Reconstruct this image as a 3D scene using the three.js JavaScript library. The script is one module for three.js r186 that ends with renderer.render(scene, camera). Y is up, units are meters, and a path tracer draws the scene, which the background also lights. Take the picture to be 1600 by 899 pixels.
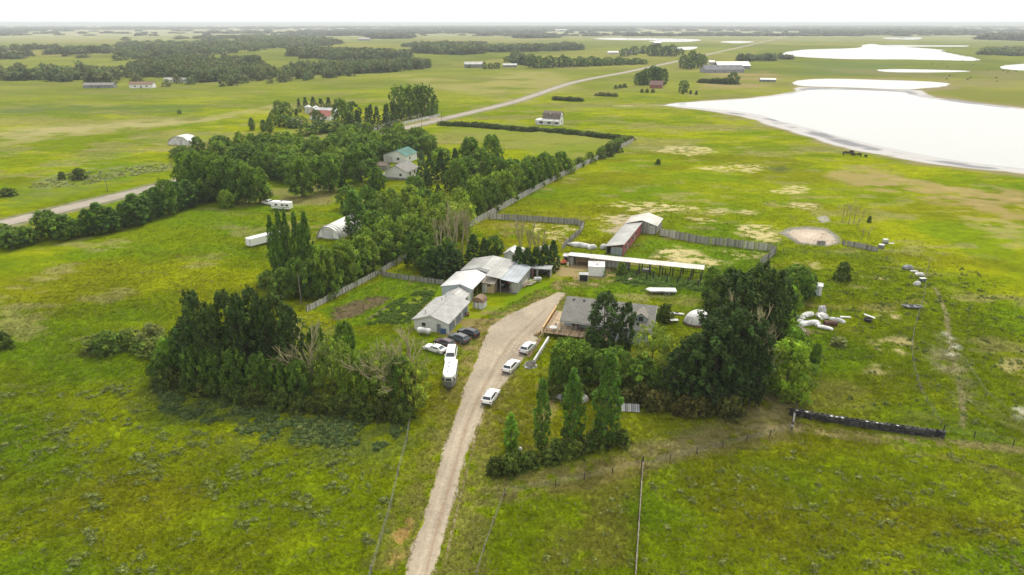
import * as THREE from 'three';
import { mergeGeometries } from 'three/addons/utils/BufferGeometryUtils.js';
import { RoundedBoxGeometry } from 'three/addons/geometries/RoundedBoxGeometry.js';

// ---------------------------------------------------------------- camera, sky, sun, exposure
const scene = new THREE.Scene();
const FOCAL = 1062, EYE = 60, PITCH = Math.atan(413.5 / FOCAL);
const camera = new THREE.PerspectiveCamera(2 * Math.atan(449.5 / FOCAL) * 180 / Math.PI, 1600 / 899, 0.5, 60000);
camera.position.set(0, EYE, 0);
camera.rotation.set(-PITCH, 0, 0);
const renderer = new THREE.WebGLRenderer({ antialias: true });
renderer.setSize(1024, 575);
renderer.toneMapping = THREE.LinearToneMapping;
renderer.toneMappingExposure = 1.24;
renderer.shadowMap.enabled = true;

const SUN_AZ = 24 * Math.PI / 180, SUN_EL = 54 * Math.PI / 180;      // ahead and to the right
const sunDir = new THREE.Vector3(Math.sin(SUN_AZ) * Math.cos(SUN_EL), Math.sin(SUN_EL), -Math.cos(SUN_AZ) * Math.cos(SUN_EL));
const sun = new THREE.DirectionalLight(new THREE.Color(1, 0.93, 0.78), 2.4);
sun.position.copy(sunDir).multiplyScalar(500).add(new THREE.Vector3(0, 0, -200));
sun.target.position.set(0, 0, -200); scene.add(sun.target);
sun.castShadow = true; sun.shadow.radius = 16; sun.shadow.mapSize.set(4096, 4096);
Object.assign(sun.shadow.camera, { left: -350, right: 350, top: 350, bottom: -350, near: 1, far: 1500 });
scene.add(sun);
{ // a thin white overcast: brightest in a wide soft area round the hidden sun
  const W = 256, H = 128, d = new Float32Array(W * H * 4), v = new THREE.Vector3();
  for (let r = 0; r < H; r++) for (let c = 0; c < W; c++) {
    const up = ((r + 0.5) / H - 0.5) * Math.PI, az = ((c + 0.5) / W - 0.5) * 2 * Math.PI;
    v.set(Math.cos(az) * Math.cos(up), Math.sin(up), Math.sin(az) * Math.cos(up));
    const k = Math.max(0, v.dot(sunDir));
    let L = 0.98 + 0.4 * Math.pow(k, 3) + 0.6 * Math.pow(k, 14);
    if (up < 0) L = 0.9;
    const i = (r * W + c) * 4; d[i] = L; d[i + 1] = L * 0.995; d[i + 2] = L * 0.965; d[i + 3] = 1;
  }
  const t = new THREE.DataTexture(d, W, H, THREE.RGBAFormat, THREE.FloatType);
  t.mapping = THREE.EquirectangularReflectionMapping; t.magFilter = t.minFilter = THREE.LinearFilter; t.needsUpdate = true;
  scene.background = t; scene.environment = t;
}
scene.fog = new THREE.FogExp2(new THREE.Color(0.9, 0.96, 1.0), 0.00011);

// ---------------------------------------------------------------- helpers
function rng(s) { return () => { s |= 0; s = s + 0x6D2B79F5 | 0; let t = Math.imul(s ^ s >>> 15, 1 | s); t = t + Math.imul(t ^ t >>> 7, 61 | t) ^ t; return ((t ^ t >>> 14) >>> 0) / 4294967296; }; }
const LAT = new Float32Array(65536); { const r = rng(99); for (let i = 0; i < 65536; i++) LAT[i] = r(); }
function noise(x, y) {
  const fx = Math.floor(x), fy = Math.floor(y); let u = x - fx, v = y - fy;
  u = u * u * (3 - 2 * u); v = v * v * (3 - 2 * v);
  const x0 = fx & 255, x1 = (fx + 1) & 255, y0 = (fy & 255) << 8, y1 = ((fy + 1) & 255) << 8;
  const a = LAT[y0 | x0], b = LAT[y0 | x1], c = LAT[y1 | x0], d = LAT[y1 | x1];
  return a + (b - a) * u + (c - a + (a - b - c + d) * u) * v;
}
const fbm = (x, y, n) => { let s = 0, a = 0.5, t = 0; for (let i = 0; i < n; i++) { s += a * noise(x, y); t += a; a *= 0.5; x = x * 2.03 + 17.3; y = y * 2.03 + 5.7; } return s / t; };
const sstep = (a, b, x) => { const t = Math.min(1, Math.max(0, (x - a) / (b - a))); return t * t * (3 - 2 * t); };
// a point of the place seen under a position of the 1600 x 899 survey photograph, at height h
const CP = Math.cos(PITCH), SP = Math.sin(PITCH);
function P(x, y, h = 0) {
  const u = (x - 800) / FOCAL, v = (y - 449.5) / FOCAL, dy = -v * CP - SP, dz = -(CP - v * SP), t = (h - EYE) / dy;
  return new THREE.Vector3(u * t, h, dz * t);
}
const depthAt = (p) => -(p.z * CP + (p.y - EYE) * SP);
function heightTo(p, y) { // height over ground point p that shows at picture row y
  const v = (y - 449.5) / FOCAL, ang = -v * CP - SP, dz = -(CP - v * SP);
  return EYE + ang * (p.z / dz);
}
const C = (r, g, b) => new THREE.Color(r, g, b);
const used = new Map();
function numbered(n) { const k = used.get(n) || 0; used.set(n, k + 1); return k ? n + '_' + String(k).padStart(3, '0') : n; }
function shade(o) { o.castShadow = true; o.receiveShadow = true; return o; }
function norm(g) { // one attribute set for merging
  if (g.index) g = g.toNonIndexed();
  for (const k of Object.keys(g.attributes)) if (!['position', 'normal', 'uv'].includes(k)) g.deleteAttribute(k);
  if (!g.attributes.normal) g.computeVertexNormals();
  uvm(g); return g;
}
function uvm(g) { // uv in metres by the face's main direction
  const p = g.attributes.position, n = g.attributes.normal, uv = new Float32Array(p.count * 2);
  for (let i = 0; i < p.count; i++) {
    const ax = Math.abs(n.getX(i)), ay = Math.abs(n.getY(i)), az = Math.abs(n.getZ(i));
    if (ay >= ax && ay >= az) { uv[2 * i] = p.getX(i); uv[2 * i + 1] = p.getZ(i); }
    else if (ax >= az) { uv[2 * i] = p.getZ(i); uv[2 * i + 1] = p.getY(i); }
    else { uv[2 * i] = p.getX(i); uv[2 * i + 1] = p.getY(i); }
  }
  g.setAttribute('uv', new THREE.BufferAttribute(uv, 2));
}
function merge(gs) { gs = [].concat(gs); return gs.length === 1 ? norm(gs[0]) : mergeGeometries(gs.map(norm)); }
function obj(name, gs, mat, parent = scene) {
  const m = shade(new THREE.Mesh(merge(gs), mat)); m.name = parent === scene ? numbered(name) : name; parent.add(m); return m;
}
function share(name, geo, mat, parent) { const m = shade(new THREE.Mesh(geo, mat)); m.name = name; parent.add(m); return m; }
function tag(o, label, category, group, kind) {
  if (label) o.userData.label = label; if (category) o.userData.category = category;
  if (group) o.userData.group = group; if (kind) o.userData.kind = kind; return o;
}
function thing(name, label, category, p, turn = 0, group) {
  const o = new THREE.Group(); o.name = numbered(name); o.position.copy(p.isVector3 ? p : new THREE.Vector3(...p)); o.rotation.y = turn;
  scene.add(o); return tag(o, label, category, group);
}
function copy(o, label, p, turn) {
  const c = o.clone(); c.name = numbered(o.name.replace(/_\d{3}$/, '')); c.userData = { ...o.userData }; if (label) c.userData.label = label;
  c.position.copy(p); c.rotation.y = turn; scene.add(c); return c;
}
const box = (x0, x1, y0, y1, z0, z1) => new THREE.BoxGeometry(Math.abs(x1 - x0), Math.abs(y1 - y0), Math.abs(z1 - z0)).translate((x0 + x1) / 2, (y0 + y1) / 2, (z0 + z1) / 2);
const rbox = (x0, x1, y0, y1, z0, z1, r = 0.05) => new RoundedBoxGeometry(Math.abs(x1 - x0), Math.abs(y1 - y0), Math.abs(z1 - z0), 2, r).translate((x0 + x1) / 2, (y0 + y1) / 2, (z0 + z1) / 2);
function bar(a, b, r, n = 6, r2 = r) { // a round bar between two points
  a = new THREE.Vector3(...(a.isVector3 ? a.toArray() : a)); b = new THREE.Vector3(...(b.isVector3 ? b.toArray() : b));
  const d = b.clone().sub(a), g = new THREE.CylinderGeometry(r2, r, d.length(), n, 1);
  g.applyQuaternion(new THREE.Quaternion().setFromUnitVectors(new THREE.Vector3(0, 1, 0), d.normalize()));
  return g.translate((a.x + b.x) / 2, (a.y + b.y) / 2, (a.z + b.z) / 2);
}
function prism(pts, z0, z1) { // outline in x, y carried from z0 to z1
  const s = new THREE.Shape(pts.map(([x, y]) => new THREE.Vector2(x, y)));
  return new THREE.ExtrudeGeometry(s, { depth: Math.abs(z1 - z0), bevelEnabled: false, curveSegments: 6 }).translate(0, 0, Math.min(z0, z1));
}
function slab(a, b, c, d, t) { // a plate with corners a b c d (upper face), t thick
  const T = [a, b, c, d].map((p) => new THREE.Vector3(...p));
  const n = T[1].clone().sub(T[0]).cross(T[3].clone().sub(T[0])).normalize(); if (n.y < 0) n.negate();
  const B = T.map((p) => p.clone().addScaledVector(n, -t)), pos = [];
  const up = T[1].clone().sub(T[0]).cross(T[3].clone().sub(T[0])).dot(n) > 0;
  const quad = (p, q, r, s) => { const l = up ? [p, q, r, p, r, s] : [p, r, q, p, s, r]; for (const v of l) pos.push(v.x, v.y, v.z); };
  quad(T[0], T[1], T[2], T[3]); quad(B[3], B[2], B[1], B[0]);
  for (let i = 0; i < 4; i++) { const j = (i + 1) % 4; quad(T[i], B[i], B[j], T[j]); }
  const g = new THREE.BufferGeometry(); g.setAttribute('position', new THREE.Float32BufferAttribute(pos, 3)); g.computeVertexNormals(); return g;
}
// textures: small tiling maps of tone and grain, in linear-looking greys
function tex(size, metres, fn, srgb = true) {
  const d = new Uint8Array(size * size * 4);
  for (let y = 0; y < size; y++) for (let x = 0; x < size; x++) {
    const c = fn(x / size, y / size), i = (y * size + x) * 4, a = Array.isArray(c) ? c : [c, c, c];
    for (let k = 0; k < 3; k++) d[i + k] = Math.max(0, Math.min(255, 255 * a[k])); d[i + 3] = 255;
  }
  const t = new THREE.DataTexture(d, size, size); t.wrapS = t.wrapT = THREE.RepeatWrapping; t.magFilter = THREE.LinearFilter; t.minFilter = THREE.LinearMipmapLinearFilter;
  t.generateMipmaps = true; if (srgb) t.colorSpace = THREE.SRGBColorSpace; t.repeat.set(1 / metres, 1 / metres); t.needsUpdate = true; return t;
}
const tile = (u, v, f, n) => { // seamless noise: blends the edges of the cell
  const a = fbm(u * f, v * f, n), b = fbm((u - 1) * f, v * f, n), c = fbm(u * f, (v - 1) * f, n), e = fbm((u - 1) * f, (v - 1) * f, n);
  return (a * (1 - u) + b * u) * (1 - v) + (c * (1 - u) + e * u) * v;
};
const T_worn = tex(256, 8, (u, v) => 0.72 + 0.5 * (tile(u, v, 5, 5) - 0.5) + 0.18 * (tile(u, v, 50, 2) - 0.5) + 0.1);
const T_metal = tex(512, 9, (u, v) => { const s = Math.abs(((u * 10) % 1) - 0.5) > 0.44 ? 0.86 : 1; return s * (0.82 + 0.42 * (tile(u, v, 4, 4) - 0.5) + 0.12 * (tile(u * 1, v, 40, 2) - 0.5) + 0.05 * (LAT[(Math.floor(u * 10) * 7) & 65535] - 0.5)); });
const T_shingle = tex(512, 6, (u, v) => { const row = Math.floor(v * 24), col = Math.floor(u * 16 + (row % 2) * 0.5); return 0.85 + 0.1 * (LAT[(row * 131 + (col % 16) * 17) & 65535] - 0.5) + 0.16 * (tile(u, v, 6, 4) - 0.5) - (((v * 24) % 1) < 0.12 ? 0.05 : 0); });
const T_board = tex(512, 5, (u, v) => { const k = Math.floor(u * 25), e = ((u * 25) % 1) < 0.1 ? 0.55 : 1; return e * (0.8 + 0.3 * (LAT[k * 37] - 0.5) + 0.25 * (noise(u * 400, v * 12) - 0.5)); });
const T_siding = tex(256, 3, (u, v) => (((v * 20) % 1) < 0.12 ? 0.8 : 1) * (0.93 + 0.12 * (tile(u, v, 6, 3) - 0.5)));
const mat = (r, g, b, map, o = {}) => new THREE.MeshStandardMaterial({ color: C(r, g, b), map: map || null, roughness: 0.85, metalness: 0, ...o });
const M = {
  white: mat(0.8, 0.8, 0.79, T_worn), whiteSiding: mat(0.87, 0.87, 0.86, T_siding), paleSiding: mat(0.72, 0.73, 0.7, T_siding), blueSiding: mat(0.5, 0.58, 0.62, T_siding),
  whiteMetal: mat(0.85, 0.85, 0.84, T_metal, { roughness: 0.5 }), tin: mat(0.52, 0.54, 0.56, T_metal, { roughness: 0.5, metalness: 0.05 }), tinPale: mat(0.5, 0.5, 0.48, T_metal, { roughness: 0.5, metalness: 0.05 }),
  tinBlue: mat(0.40, 0.45, 0.50, T_metal, { roughness: 0.5, metalness: 0.08 }), garageRoof: mat(0.46, 0.46, 0.45, T_shingle), houseRoof: mat(0.23, 0.225, 0.205, T_shingle), dormerRoof: mat(0.3, 0.27, 0.24, T_shingle),
  brownRoof: mat(0.26, 0.17, 0.11, T_shingle), greenRoof: mat(0.1, 0.26, 0.22, T_metal), greyRoof: mat(0.27, 0.26, 0.24, T_shingle), wood: mat(0.5, 0.34, 0.18, T_board), newWood: mat(0.62, 0.36, 0.14, T_board), ply: mat(0.62, 0.47, 0.28, T_worn),
  greyBoard: mat(0.44, 0.43, 0.4, T_board), paleBoard: mat(0.68, 0.66, 0.6, T_board), darkBoard: mat(0.12, 0.1, 0.085, T_board), redBoard: mat(0.6, 0.16, 0.17, T_board), post: mat(0.07, 0.06, 0.05, T_worn), postGrey: mat(0.3, 0.27, 0.22, T_worn),
  dark: mat(0.03, 0.03, 0.032, T_worn), doorGrey: mat(0.2, 0.23, 0.26, T_siding), glass: mat(0.03, 0.04, 0.05, null, { roughness: 0.12 }), tarp: mat(0.84, 0.84, 0.83, T_worn, { roughness: 0.6 }), rust: mat(0.16, 0.07, 0.05, T_worn),
  rubber: mat(0.025, 0.025, 0.027, T_worn, { roughness: 0.9 }), orange: mat(0.75, 0.14, 0.05, T_worn), blue: mat(0.05, 0.1, 0.22), concrete: mat(0.45, 0.43, 0.4, T_worn), wire: mat(0.25, 0.25, 0.25), redRoof: mat(0.38, 0.13, 0.1, T_shingle), greyPaint: mat(0.32, 0.33, 0.34, T_worn), aluminium: mat(0.45, 0.46, 0.47, T_worn, { roughness: 0.4, metalness: 0.5 }),
};
const YARD = -17 * Math.PI / 180;       // the farmyard's buildings stand square to one another
const poly2 = (px) => px.map(([x, y]) => { const p = P(x, y); return [p.x, p.z]; });
function ragged(pts, step, amp, seed) { // an outline with an uneven edge
  const r = rng(seed), out = [];
  for (let i = 0; i < pts.length; i++) {
    const a = pts[i], b = pts[(i + 1) % pts.length], L = Math.hypot(b[0] - a[0], b[1] - a[1]), n = Math.max(1, Math.round(L / step));
    for (let k = 0; k < n; k++) { const t = k / n, j = amp * (fbm(i * 7 + k * 0.35, seed, 3) - 0.5) * 2 + amp * 0.3 * (r() - 0.5); out.push([a[0] + (b[0] - a[0]) * t - (b[1] - a[1]) / L * j, a[1] + (b[1] - a[1]) * t + (b[0] - a[0]) / L * j]); }
  }
  return out;
}
function smooth(pts, n = 6) { const c = new THREE.CatmullRomCurve3(pts.map(([x, z]) => new THREE.Vector3(x, 0, z)), true, 'centripetal'); return c.getPoints(pts.length * n).slice(0, -1).map((p) => [p.x, p.z]); }
function sheet(name, pts, y, m) { // flat ground sheet
  const s = new THREE.Shape(pts.map(([x, z]) => new THREE.Vector2(x, -z))), g = new THREE.ShapeGeometry(s); g.rotateX(-Math.PI / 2); g.translate(0, y, 0);
  const o = obj(name, g, m); return tag(o, null, null, null, 'structure');
}
function inside(x, z, p) { let r = false; for (let i = 0, j = p.length - 1; i < p.length; j = i++) if ((p[i][1] > z) !== (p[j][1] > z) && x < (p[j][0] - p[i][0]) * (z - p[i][1]) / (p[j][1] - p[i][1]) + p[i][0]) r = !r; return r; }
// ---------------------------------------------------------------- ground: one flat prairie in rings of growing size
const RINGS = [
  { x0: -130, x1: 130, z0: -310, z1: -50, n: 2048 }, { x0: -620, x1: 620, z0: -1200, z1: 40, n: 2048 },
  { x0: -2700, x1: 2700, z0: -5200, z1: 200, n: 2048 }, { x0: -21000, x1: 21000, z0: -40000, z1: 2000, n: 1024 },
];
const GREEN = [0.148, 0.186, 0.002], YELLOW = [0.258, 0.268, 0.003], OLIVE = [0.15, 0.14, 0.004], LUSH = [0.108, 0.182, 0.004], TAN = [0.30, 0.25, 0.11], BROWN = [0.2, 0.14, 0.075], STRAW = [0.43, 0.37, 0.19], SALT = [0.55, 0.52, 0.48], DIRT = [0.3, 0.21, 0.13], SAGE = [0.14, 0.165, 0.075];
function grassAt(x, z, ring, out) {
  const far = Math.hypot(x, z);
  const w = fbm(x * 0.012 + 3, z * 0.02 + 9, 4), m = fbm(x * 0.06 + 40, z * 0.1, 4);
  let f = 0.5;
  if (ring === 0) f = 0.6 * fbm(x * 0.55, z * 0.75, 3) + 0.4 * noise(x * 2.9, z * 2.9);
  else if (ring === 1) f = 0.55 * fbm(x * 0.22, z * 0.42, 4) + 0.45 * noise(x * 1.05, z * 1.3);
  else f = fbm(x * 0.04, z * 0.09, 4);
  const near = 1 - sstep(85, 150, far);                     // nearest pasture: olive of its own, with lens falloff darkening put into the colour
  let y = sstep(0.36, 0.66, w * 0.55 + m * 0.45) * (1 - 0.55 * near);
  const lush = sstep(0.5, 0.66, fbm(x * 0.035 + 80, z * 0.05 + 20, 4)) * 0.55, ol = sstep(0.48, 0.66, fbm(x * 0.025 + 11, z * 0.04 + 60, 5)) * (0.55 + 0.12 * near), fl = far < 700 ? sstep(0.6, 0.76, fbm(x * 0.085 + 200, z * 0.17 + 50, 4)) * (ring < 2 ? 0.55 : 0.3) * (1 - near) : 0;
  for (let k = 0; k < 3; k++) {
    let c = GREEN[k] + (YELLOW[k] - GREEN[k]) * y; c += (LUSH[k] - c) * lush * (1 - sstep(300, 900, far)); c += ((far > 350 ? TAN[k] * 0.8 : OLIVE[k]) - c) * ol;
    c += (TAN[k] * 0.95 - c) * fl; c *= (0.5 + 1.0 * f) * (0.74 + 0.22 * near + 0.06 * (k === 1 ? 1 : 0));
    out[k] = c;
  }
  if (far > 420) { // quarter sections of hay, pasture and stubble, each a shade of its own; distance haze is also put into their colour
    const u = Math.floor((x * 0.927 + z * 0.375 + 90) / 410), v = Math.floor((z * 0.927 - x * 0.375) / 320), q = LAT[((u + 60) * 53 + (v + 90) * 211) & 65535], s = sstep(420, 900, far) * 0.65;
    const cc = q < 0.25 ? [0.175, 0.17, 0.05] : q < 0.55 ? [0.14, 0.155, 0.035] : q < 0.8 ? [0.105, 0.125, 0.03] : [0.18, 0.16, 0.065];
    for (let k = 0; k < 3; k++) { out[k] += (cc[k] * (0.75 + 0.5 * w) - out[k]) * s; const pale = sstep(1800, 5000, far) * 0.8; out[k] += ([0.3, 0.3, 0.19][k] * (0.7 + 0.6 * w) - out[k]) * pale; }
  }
}
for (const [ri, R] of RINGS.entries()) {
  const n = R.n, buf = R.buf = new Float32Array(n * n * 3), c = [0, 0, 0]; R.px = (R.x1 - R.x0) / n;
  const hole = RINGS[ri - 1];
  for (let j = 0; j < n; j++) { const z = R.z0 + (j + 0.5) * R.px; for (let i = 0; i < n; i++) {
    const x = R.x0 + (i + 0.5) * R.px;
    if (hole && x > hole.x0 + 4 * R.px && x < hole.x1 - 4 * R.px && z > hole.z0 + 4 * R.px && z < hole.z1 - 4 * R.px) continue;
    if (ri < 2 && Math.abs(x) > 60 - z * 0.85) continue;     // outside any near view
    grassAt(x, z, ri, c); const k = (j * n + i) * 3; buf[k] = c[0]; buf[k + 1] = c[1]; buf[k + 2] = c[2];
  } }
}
function each(x0, x1, z0, z1, fn, rings = [0, 1, 2]) {
  for (const ri of rings) {
    const R = RINGS[ri], n = R.n, i0 = Math.max(0, Math.floor((x0 - R.x0) / R.px)), i1 = Math.min(n - 1, Math.ceil((x1 - R.x0) / R.px)), j0 = Math.max(0, Math.floor((z0 - R.z0) / R.px)), j1 = Math.min(n - 1, Math.ceil((z1 - R.z0) / R.px));
    for (let j = j0; j <= j1; j++) for (let i = i0; i <= i1; i++) { const x = R.x0 + (i + 0.5) * R.px, z = R.z0 + (j + 0.5) * R.px, k = (j * n + i) * 3, a = fn(x, z, ri); if (a > 0) { const col = each.col, b = R.buf; b[k] += (col[0] - b[k]) * a; b[k + 1] += (col[1] - b[k + 1]) * a; b[k + 2] += (col[2] - b[k + 2]) * a; } }
  }
}
// soil and plant patches (outlines given by picture positions on the ground)
function patch(px, col, strength = 0.8, feather = 2, freq = 0.5, cut = 0.3) {
  const p = poly2(px), xs = p.map((q) => q[0]), zs = p.map((q) => q[1]); each.col = col;
  const dist = (x, z) => { let d = 1e9; for (let i = 0, j = p.length - 1; i < p.length; j = i++) { const [ax, az] = p[j], [bx, bz] = p[i], t = Math.max(0, Math.min(1, ((x - ax) * (bx - ax) + (z - az) * (bz - az)) / ((bx - ax) ** 2 + (bz - az) ** 2 + 1e-9))); d = Math.min(d, Math.hypot(x - ax - t * (bx - ax), z - az - t * (bz - az))); } return inside(x, z, p) ? d : -d; };
  each(Math.min(...xs) - feather, Math.max(...xs) + feather, Math.min(...zs) - feather, Math.max(...zs) + feather, (x, z) => {
    const d = dist(x, z); if (d < -feather) return 0;
    const nz = fbm(x * freq + 5, z * freq * 1.3, 4);
    return strength * sstep(-feather, feather, d + feather * 3 * (nz - 0.5)) * (cut > 0 ? sstep(cut, cut + 0.22, nz) : 1);
  });
}
function trail(px, width, col, strength = 0.6, cut = 0.25, gap = 0) { // a worn line; gap > 0 makes two wheel ruts
  const pts = px.map(([x, y]) => P(x, y)), c = new THREE.CatmullRomCurve3(pts, false, 'centripetal'), L = c.getLength(), n = Math.max(8, Math.round(L / Math.max(1.2, width)));
  each.col = col; const q = c.getPoints(n);
  for (let i = 0; i < n; i++) {
    const a = q[i], b = q[i + 1], m = width * 1.6 + gap;
    each(Math.min(a.x, b.x) - m, Math.max(a.x, b.x) + m, Math.min(a.z, b.z) - m, Math.max(a.z, b.z) + m, (x, z) => {
      const l2 = (b.x - a.x) ** 2 + (b.z - a.z) ** 2, t = ((x - a.x) * (b.x - a.x) + (z - a.z) * (b.z - a.z)) / l2; if (t < 0 || t >= 1) return 0;
      let d = Math.hypot(x - a.x - t * (b.x - a.x), z - a.z - t * (b.z - a.z)); if (gap) d = Math.abs(d - gap / 2);
      const nz = fbm(x * 0.7, z * 0.7, 3); return strength * (1 - sstep(width * 0.35, width * 0.65, d + width * 0.5 * (nz - 0.5))) * sstep(cut, cut + 0.25, nz);
    }, depthAt(a) < 330 ? [0, 1] : [1, 2]);
  }
}
// the yard
patch([[735, 500], [752, 482], [800, 470], [830, 440], [870, 440], [880, 455], [850, 468], [800, 490], [775, 505]], LUSH, 0.8, 2, 0.3, 0.2);
patch([[690, 522], [705, 500], [735, 492], [800, 486], [850, 465], [872, 458], [800, 510], [755, 540], [745, 580], [730, 600], [735, 560]], BROWN, 0.75, 2.5, 0.35, 0.28);
patch([[868, 432], [880, 408], [925, 408], [962, 424], [1000, 430], [1000, 445], [960, 440], [930, 447], [890, 445]], DIRT, 0.75, 2, 0.35, 0.3);
patch([[880, 452], [900, 440], [1100, 452], [1190, 470], [1110, 500], [1040, 478], [920, 462], [885, 468]], LUSH, 0.55, 2, 0.3, 0.25);
patch([[960, 462], [1000, 456], [1100, 470], [1095, 476], [1000, 474]], TAN, 0.5, 2, 0.3, 0.3);
patch([[880, 468], [868, 452], [862, 440], [872, 440], [888, 460]], BROWN, 0.7, 1.2, 0.5, 0.28);
patch([[965, 420], [1100, 440], [1105, 450], [1010, 452], [960, 445]], [0.07, 0.12, 0.016], 0.6, 2, 0.4, 0.25);
patch([[770, 380], [742, 352], [768, 345], [900, 352], [905, 360], [878, 386], [840, 392]], OLIVE, 0.5, 2, 0.3, 0.3);
patch([[815, 350], [900, 354], [903, 362], [885, 380], [860, 375]], STRAW, 0.75, 1.5, 0.7, 0.46);
patch([[765, 350], [815, 350], [820, 362], [790, 370]], BROWN, 0.4, 1.5, 0.5, 0.4);
patch([[985, 400], [1010, 366], [1060, 378], [1200, 396], [1185, 415], [1105, 420], [1020, 404]], LUSH, 0.75, 2, 0.25, 0.2);
patch([[1022, 402], [1030, 392], [1055, 386], [1085, 392], [1105, 404], [1140, 412], [1110, 420], [1060, 410]], STRAW, 0.9, 1.8, 0.5, 0.33);
patch([[1130, 392], [1195, 396], [1190, 404], [1150, 404]], STRAW, 0.65, 1.5, 0.7, 0.45);
patch([[1150, 358], [1175, 349], [1205, 355], [1220, 372], [1205, 380], [1170, 372]], STRAW, 0.85, 2.5, 0.45, 0.36);
for (const [x, y, w, h] of [[1170, 332, 14, 3], [1255, 322, 26, 4], [1230, 300, 30, 4], [1165, 262, 40, 8], [1070, 236, 50, 8], [1120, 264, 40, 4], [1245, 295, 20, 5], [1020, 330, 40, 6], [1060, 325, 30, 5], [1090, 345, 24, 4], [1120, 330, 22, 4], [1370, 435, 16, 3], [1388, 495, 12, 6], [960, 345, 30, 9], [1000, 322, 60, 6], [1260, 415, 20, 5], [1395, 540, 30, 12], [1590, 575, 22, 12], [1380, 580, 20, 8]])
  patch([[x - w, y], [x - w * 0.5, y - h], [x + w * 0.6, y - h * 0.8], [x + w, y + h * 0.2], [x + w * 0.2, y + h]], STRAW, 0.75, 1.8, 0.5, 0.4);
patch([[940, 358], [965, 338], [1000, 336], [985, 350], [960, 366]], [0.36, 0.3, 0.22], 0.85, 2, 0.5, 0.25);          // manure heap ground west of the red barn
// the marshy draw east of the yard
patch([[1290, 268], [1345, 262], [1400, 275], [1480, 290], [1600, 300], [1600, 352], [1500, 325], [1400, 300], [1330, 290]], [0.26, 0.2, 0.09], 0.75, 6, 0.12, 0.3);
patch([[1390, 280], [1440, 285], [1520, 296], [1600, 310], [1600, 330], [1500, 312]], [0.3, 0.24, 0.1], 0.6, 5, 0.2, 0.42);
patch([[1500, 330], [1600, 350], [1600, 390], [1560, 370]], TAN, 0.5, 5, 0.2, 0.4);
patch([[1200, 262], [1225, 258], [1240, 266], [1220, 270]], [0.07, 0.08, 0.025], 0.8, 3, 0.3, 0.3);
// garden west of the garage
patch([[490, 487], [622, 424], [690, 446], [686, 458], [640, 510], [560, 510]], LUSH, 0.85, 1.2, 0.4, 0.15);
patch([[520, 484], [548, 472], [585, 464], [612, 466], [585, 482], [545, 500], [520, 500]], [0.105, 0.08, 0.048], 0.95, 0.8, 0.8, 0.1);
for (let i = 0; i < 5; i++) trail([[575 + i * 14, 500 + i * 1], [618 + i * 14, 470 + i * 0.5]], 0.9, i % 2 ? [0.05, 0.1, 0.015] : [0.2, 0.15, 0.1], 0.8, 0.15);
patch([[615, 500], [668, 450], [678, 452], [640, 505]], [0.22, 0.27, 0.03], 0.8, 1, 0.6, 0.2);
// drive margins, mown tracks, worn paths
trail([[655, 899], [690, 790], [712, 715], [742, 620], [770, 560], [800, 520], [850, 482], [880, 460]], 13, [0.2, 0.17, 0.06], 0.55, 0.25);
trail([[775, 770], [860, 755], [960, 735], [1060, 705], [1150, 690], [1235, 672]], 5.5, [0.16, 0.14, 0.05], 0.75, 0.2);
trail([[790, 758], [880, 742], [960, 722], [1040, 706], [1150, 672]], 4.5, [0.19, 0.165, 0.06], 0.6, 0.3);
trail([[985, 715], [1080, 690], [1160, 668], [1225, 655]], 7, [0.2, 0.18, 0.085], 0.5, 0.3);
patch([[1150, 655], [1190, 610], [1240, 628], [1238, 672], [1180, 680]], [0.19, 0.16, 0.075], 0.8, 2, 0.4, 0.2);
trail([[1235, 668], [1330, 682], [1440, 690], [1560, 700], [1640, 712]], 2.6, [0.24, 0.2, 0.1], 0.7, 0.25);
trail([[1260, 664], [1350, 690], [1460, 712], [1600, 745]], 1.6, [0.17, 0.15, 0.05], 0.5, 0.3);
trail([[770, 760], [752, 830], [742, 899]], 3, [0.16, 0.15, 0.05], 0.5, 0.3);
trail([[845, 600], [862, 640], [845, 660], [868, 600], [878, 570]], 2.2, [0.24, 0.19, 0.08], 0.6, 0.25);
trail([[800, 640], [830, 690], [790, 740]], 8, [0.18, 0.17, 0.035], 0.55, 0.3);
trail([[1462, 450], [1478, 490], [1485, 540], [1497, 590], [1505, 640], [1503, 668]], 0.9, [0.26, 0.23, 0.13], 0.8, 0.2);
trail([[1470, 520], [1500, 590], [1540, 640], [1640, 690]], 1.6, [0.16, 0.17, 0.05], 0.5, 0.2, 1.8);
patch([[1468, 535], [1480, 523], [1492, 545], [1482, 556], [1466, 552]], SALT, 0.85, 1.6, 0.6, 0.42);
patch([[1460, 555], [1490, 552], [1505, 630], [1480, 610]], [0.24, 0.22, 0.13], 0.6, 3, 0.35, 0.4);
patch([[1570, 640], [1590, 636], [1610, 650], [1590, 652]], SALT, 0.6, 2, 0.4, 0.42);
trail([[1265, 478], [1330, 482], [1400, 478], [1445, 470]], 3.2, [0.18, 0.17, 0.04], 0.6, 0.25);
trail([[1085, 445], [1180, 470], [1270, 476]], 3, TAN, 0.4, 0.3);
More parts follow.
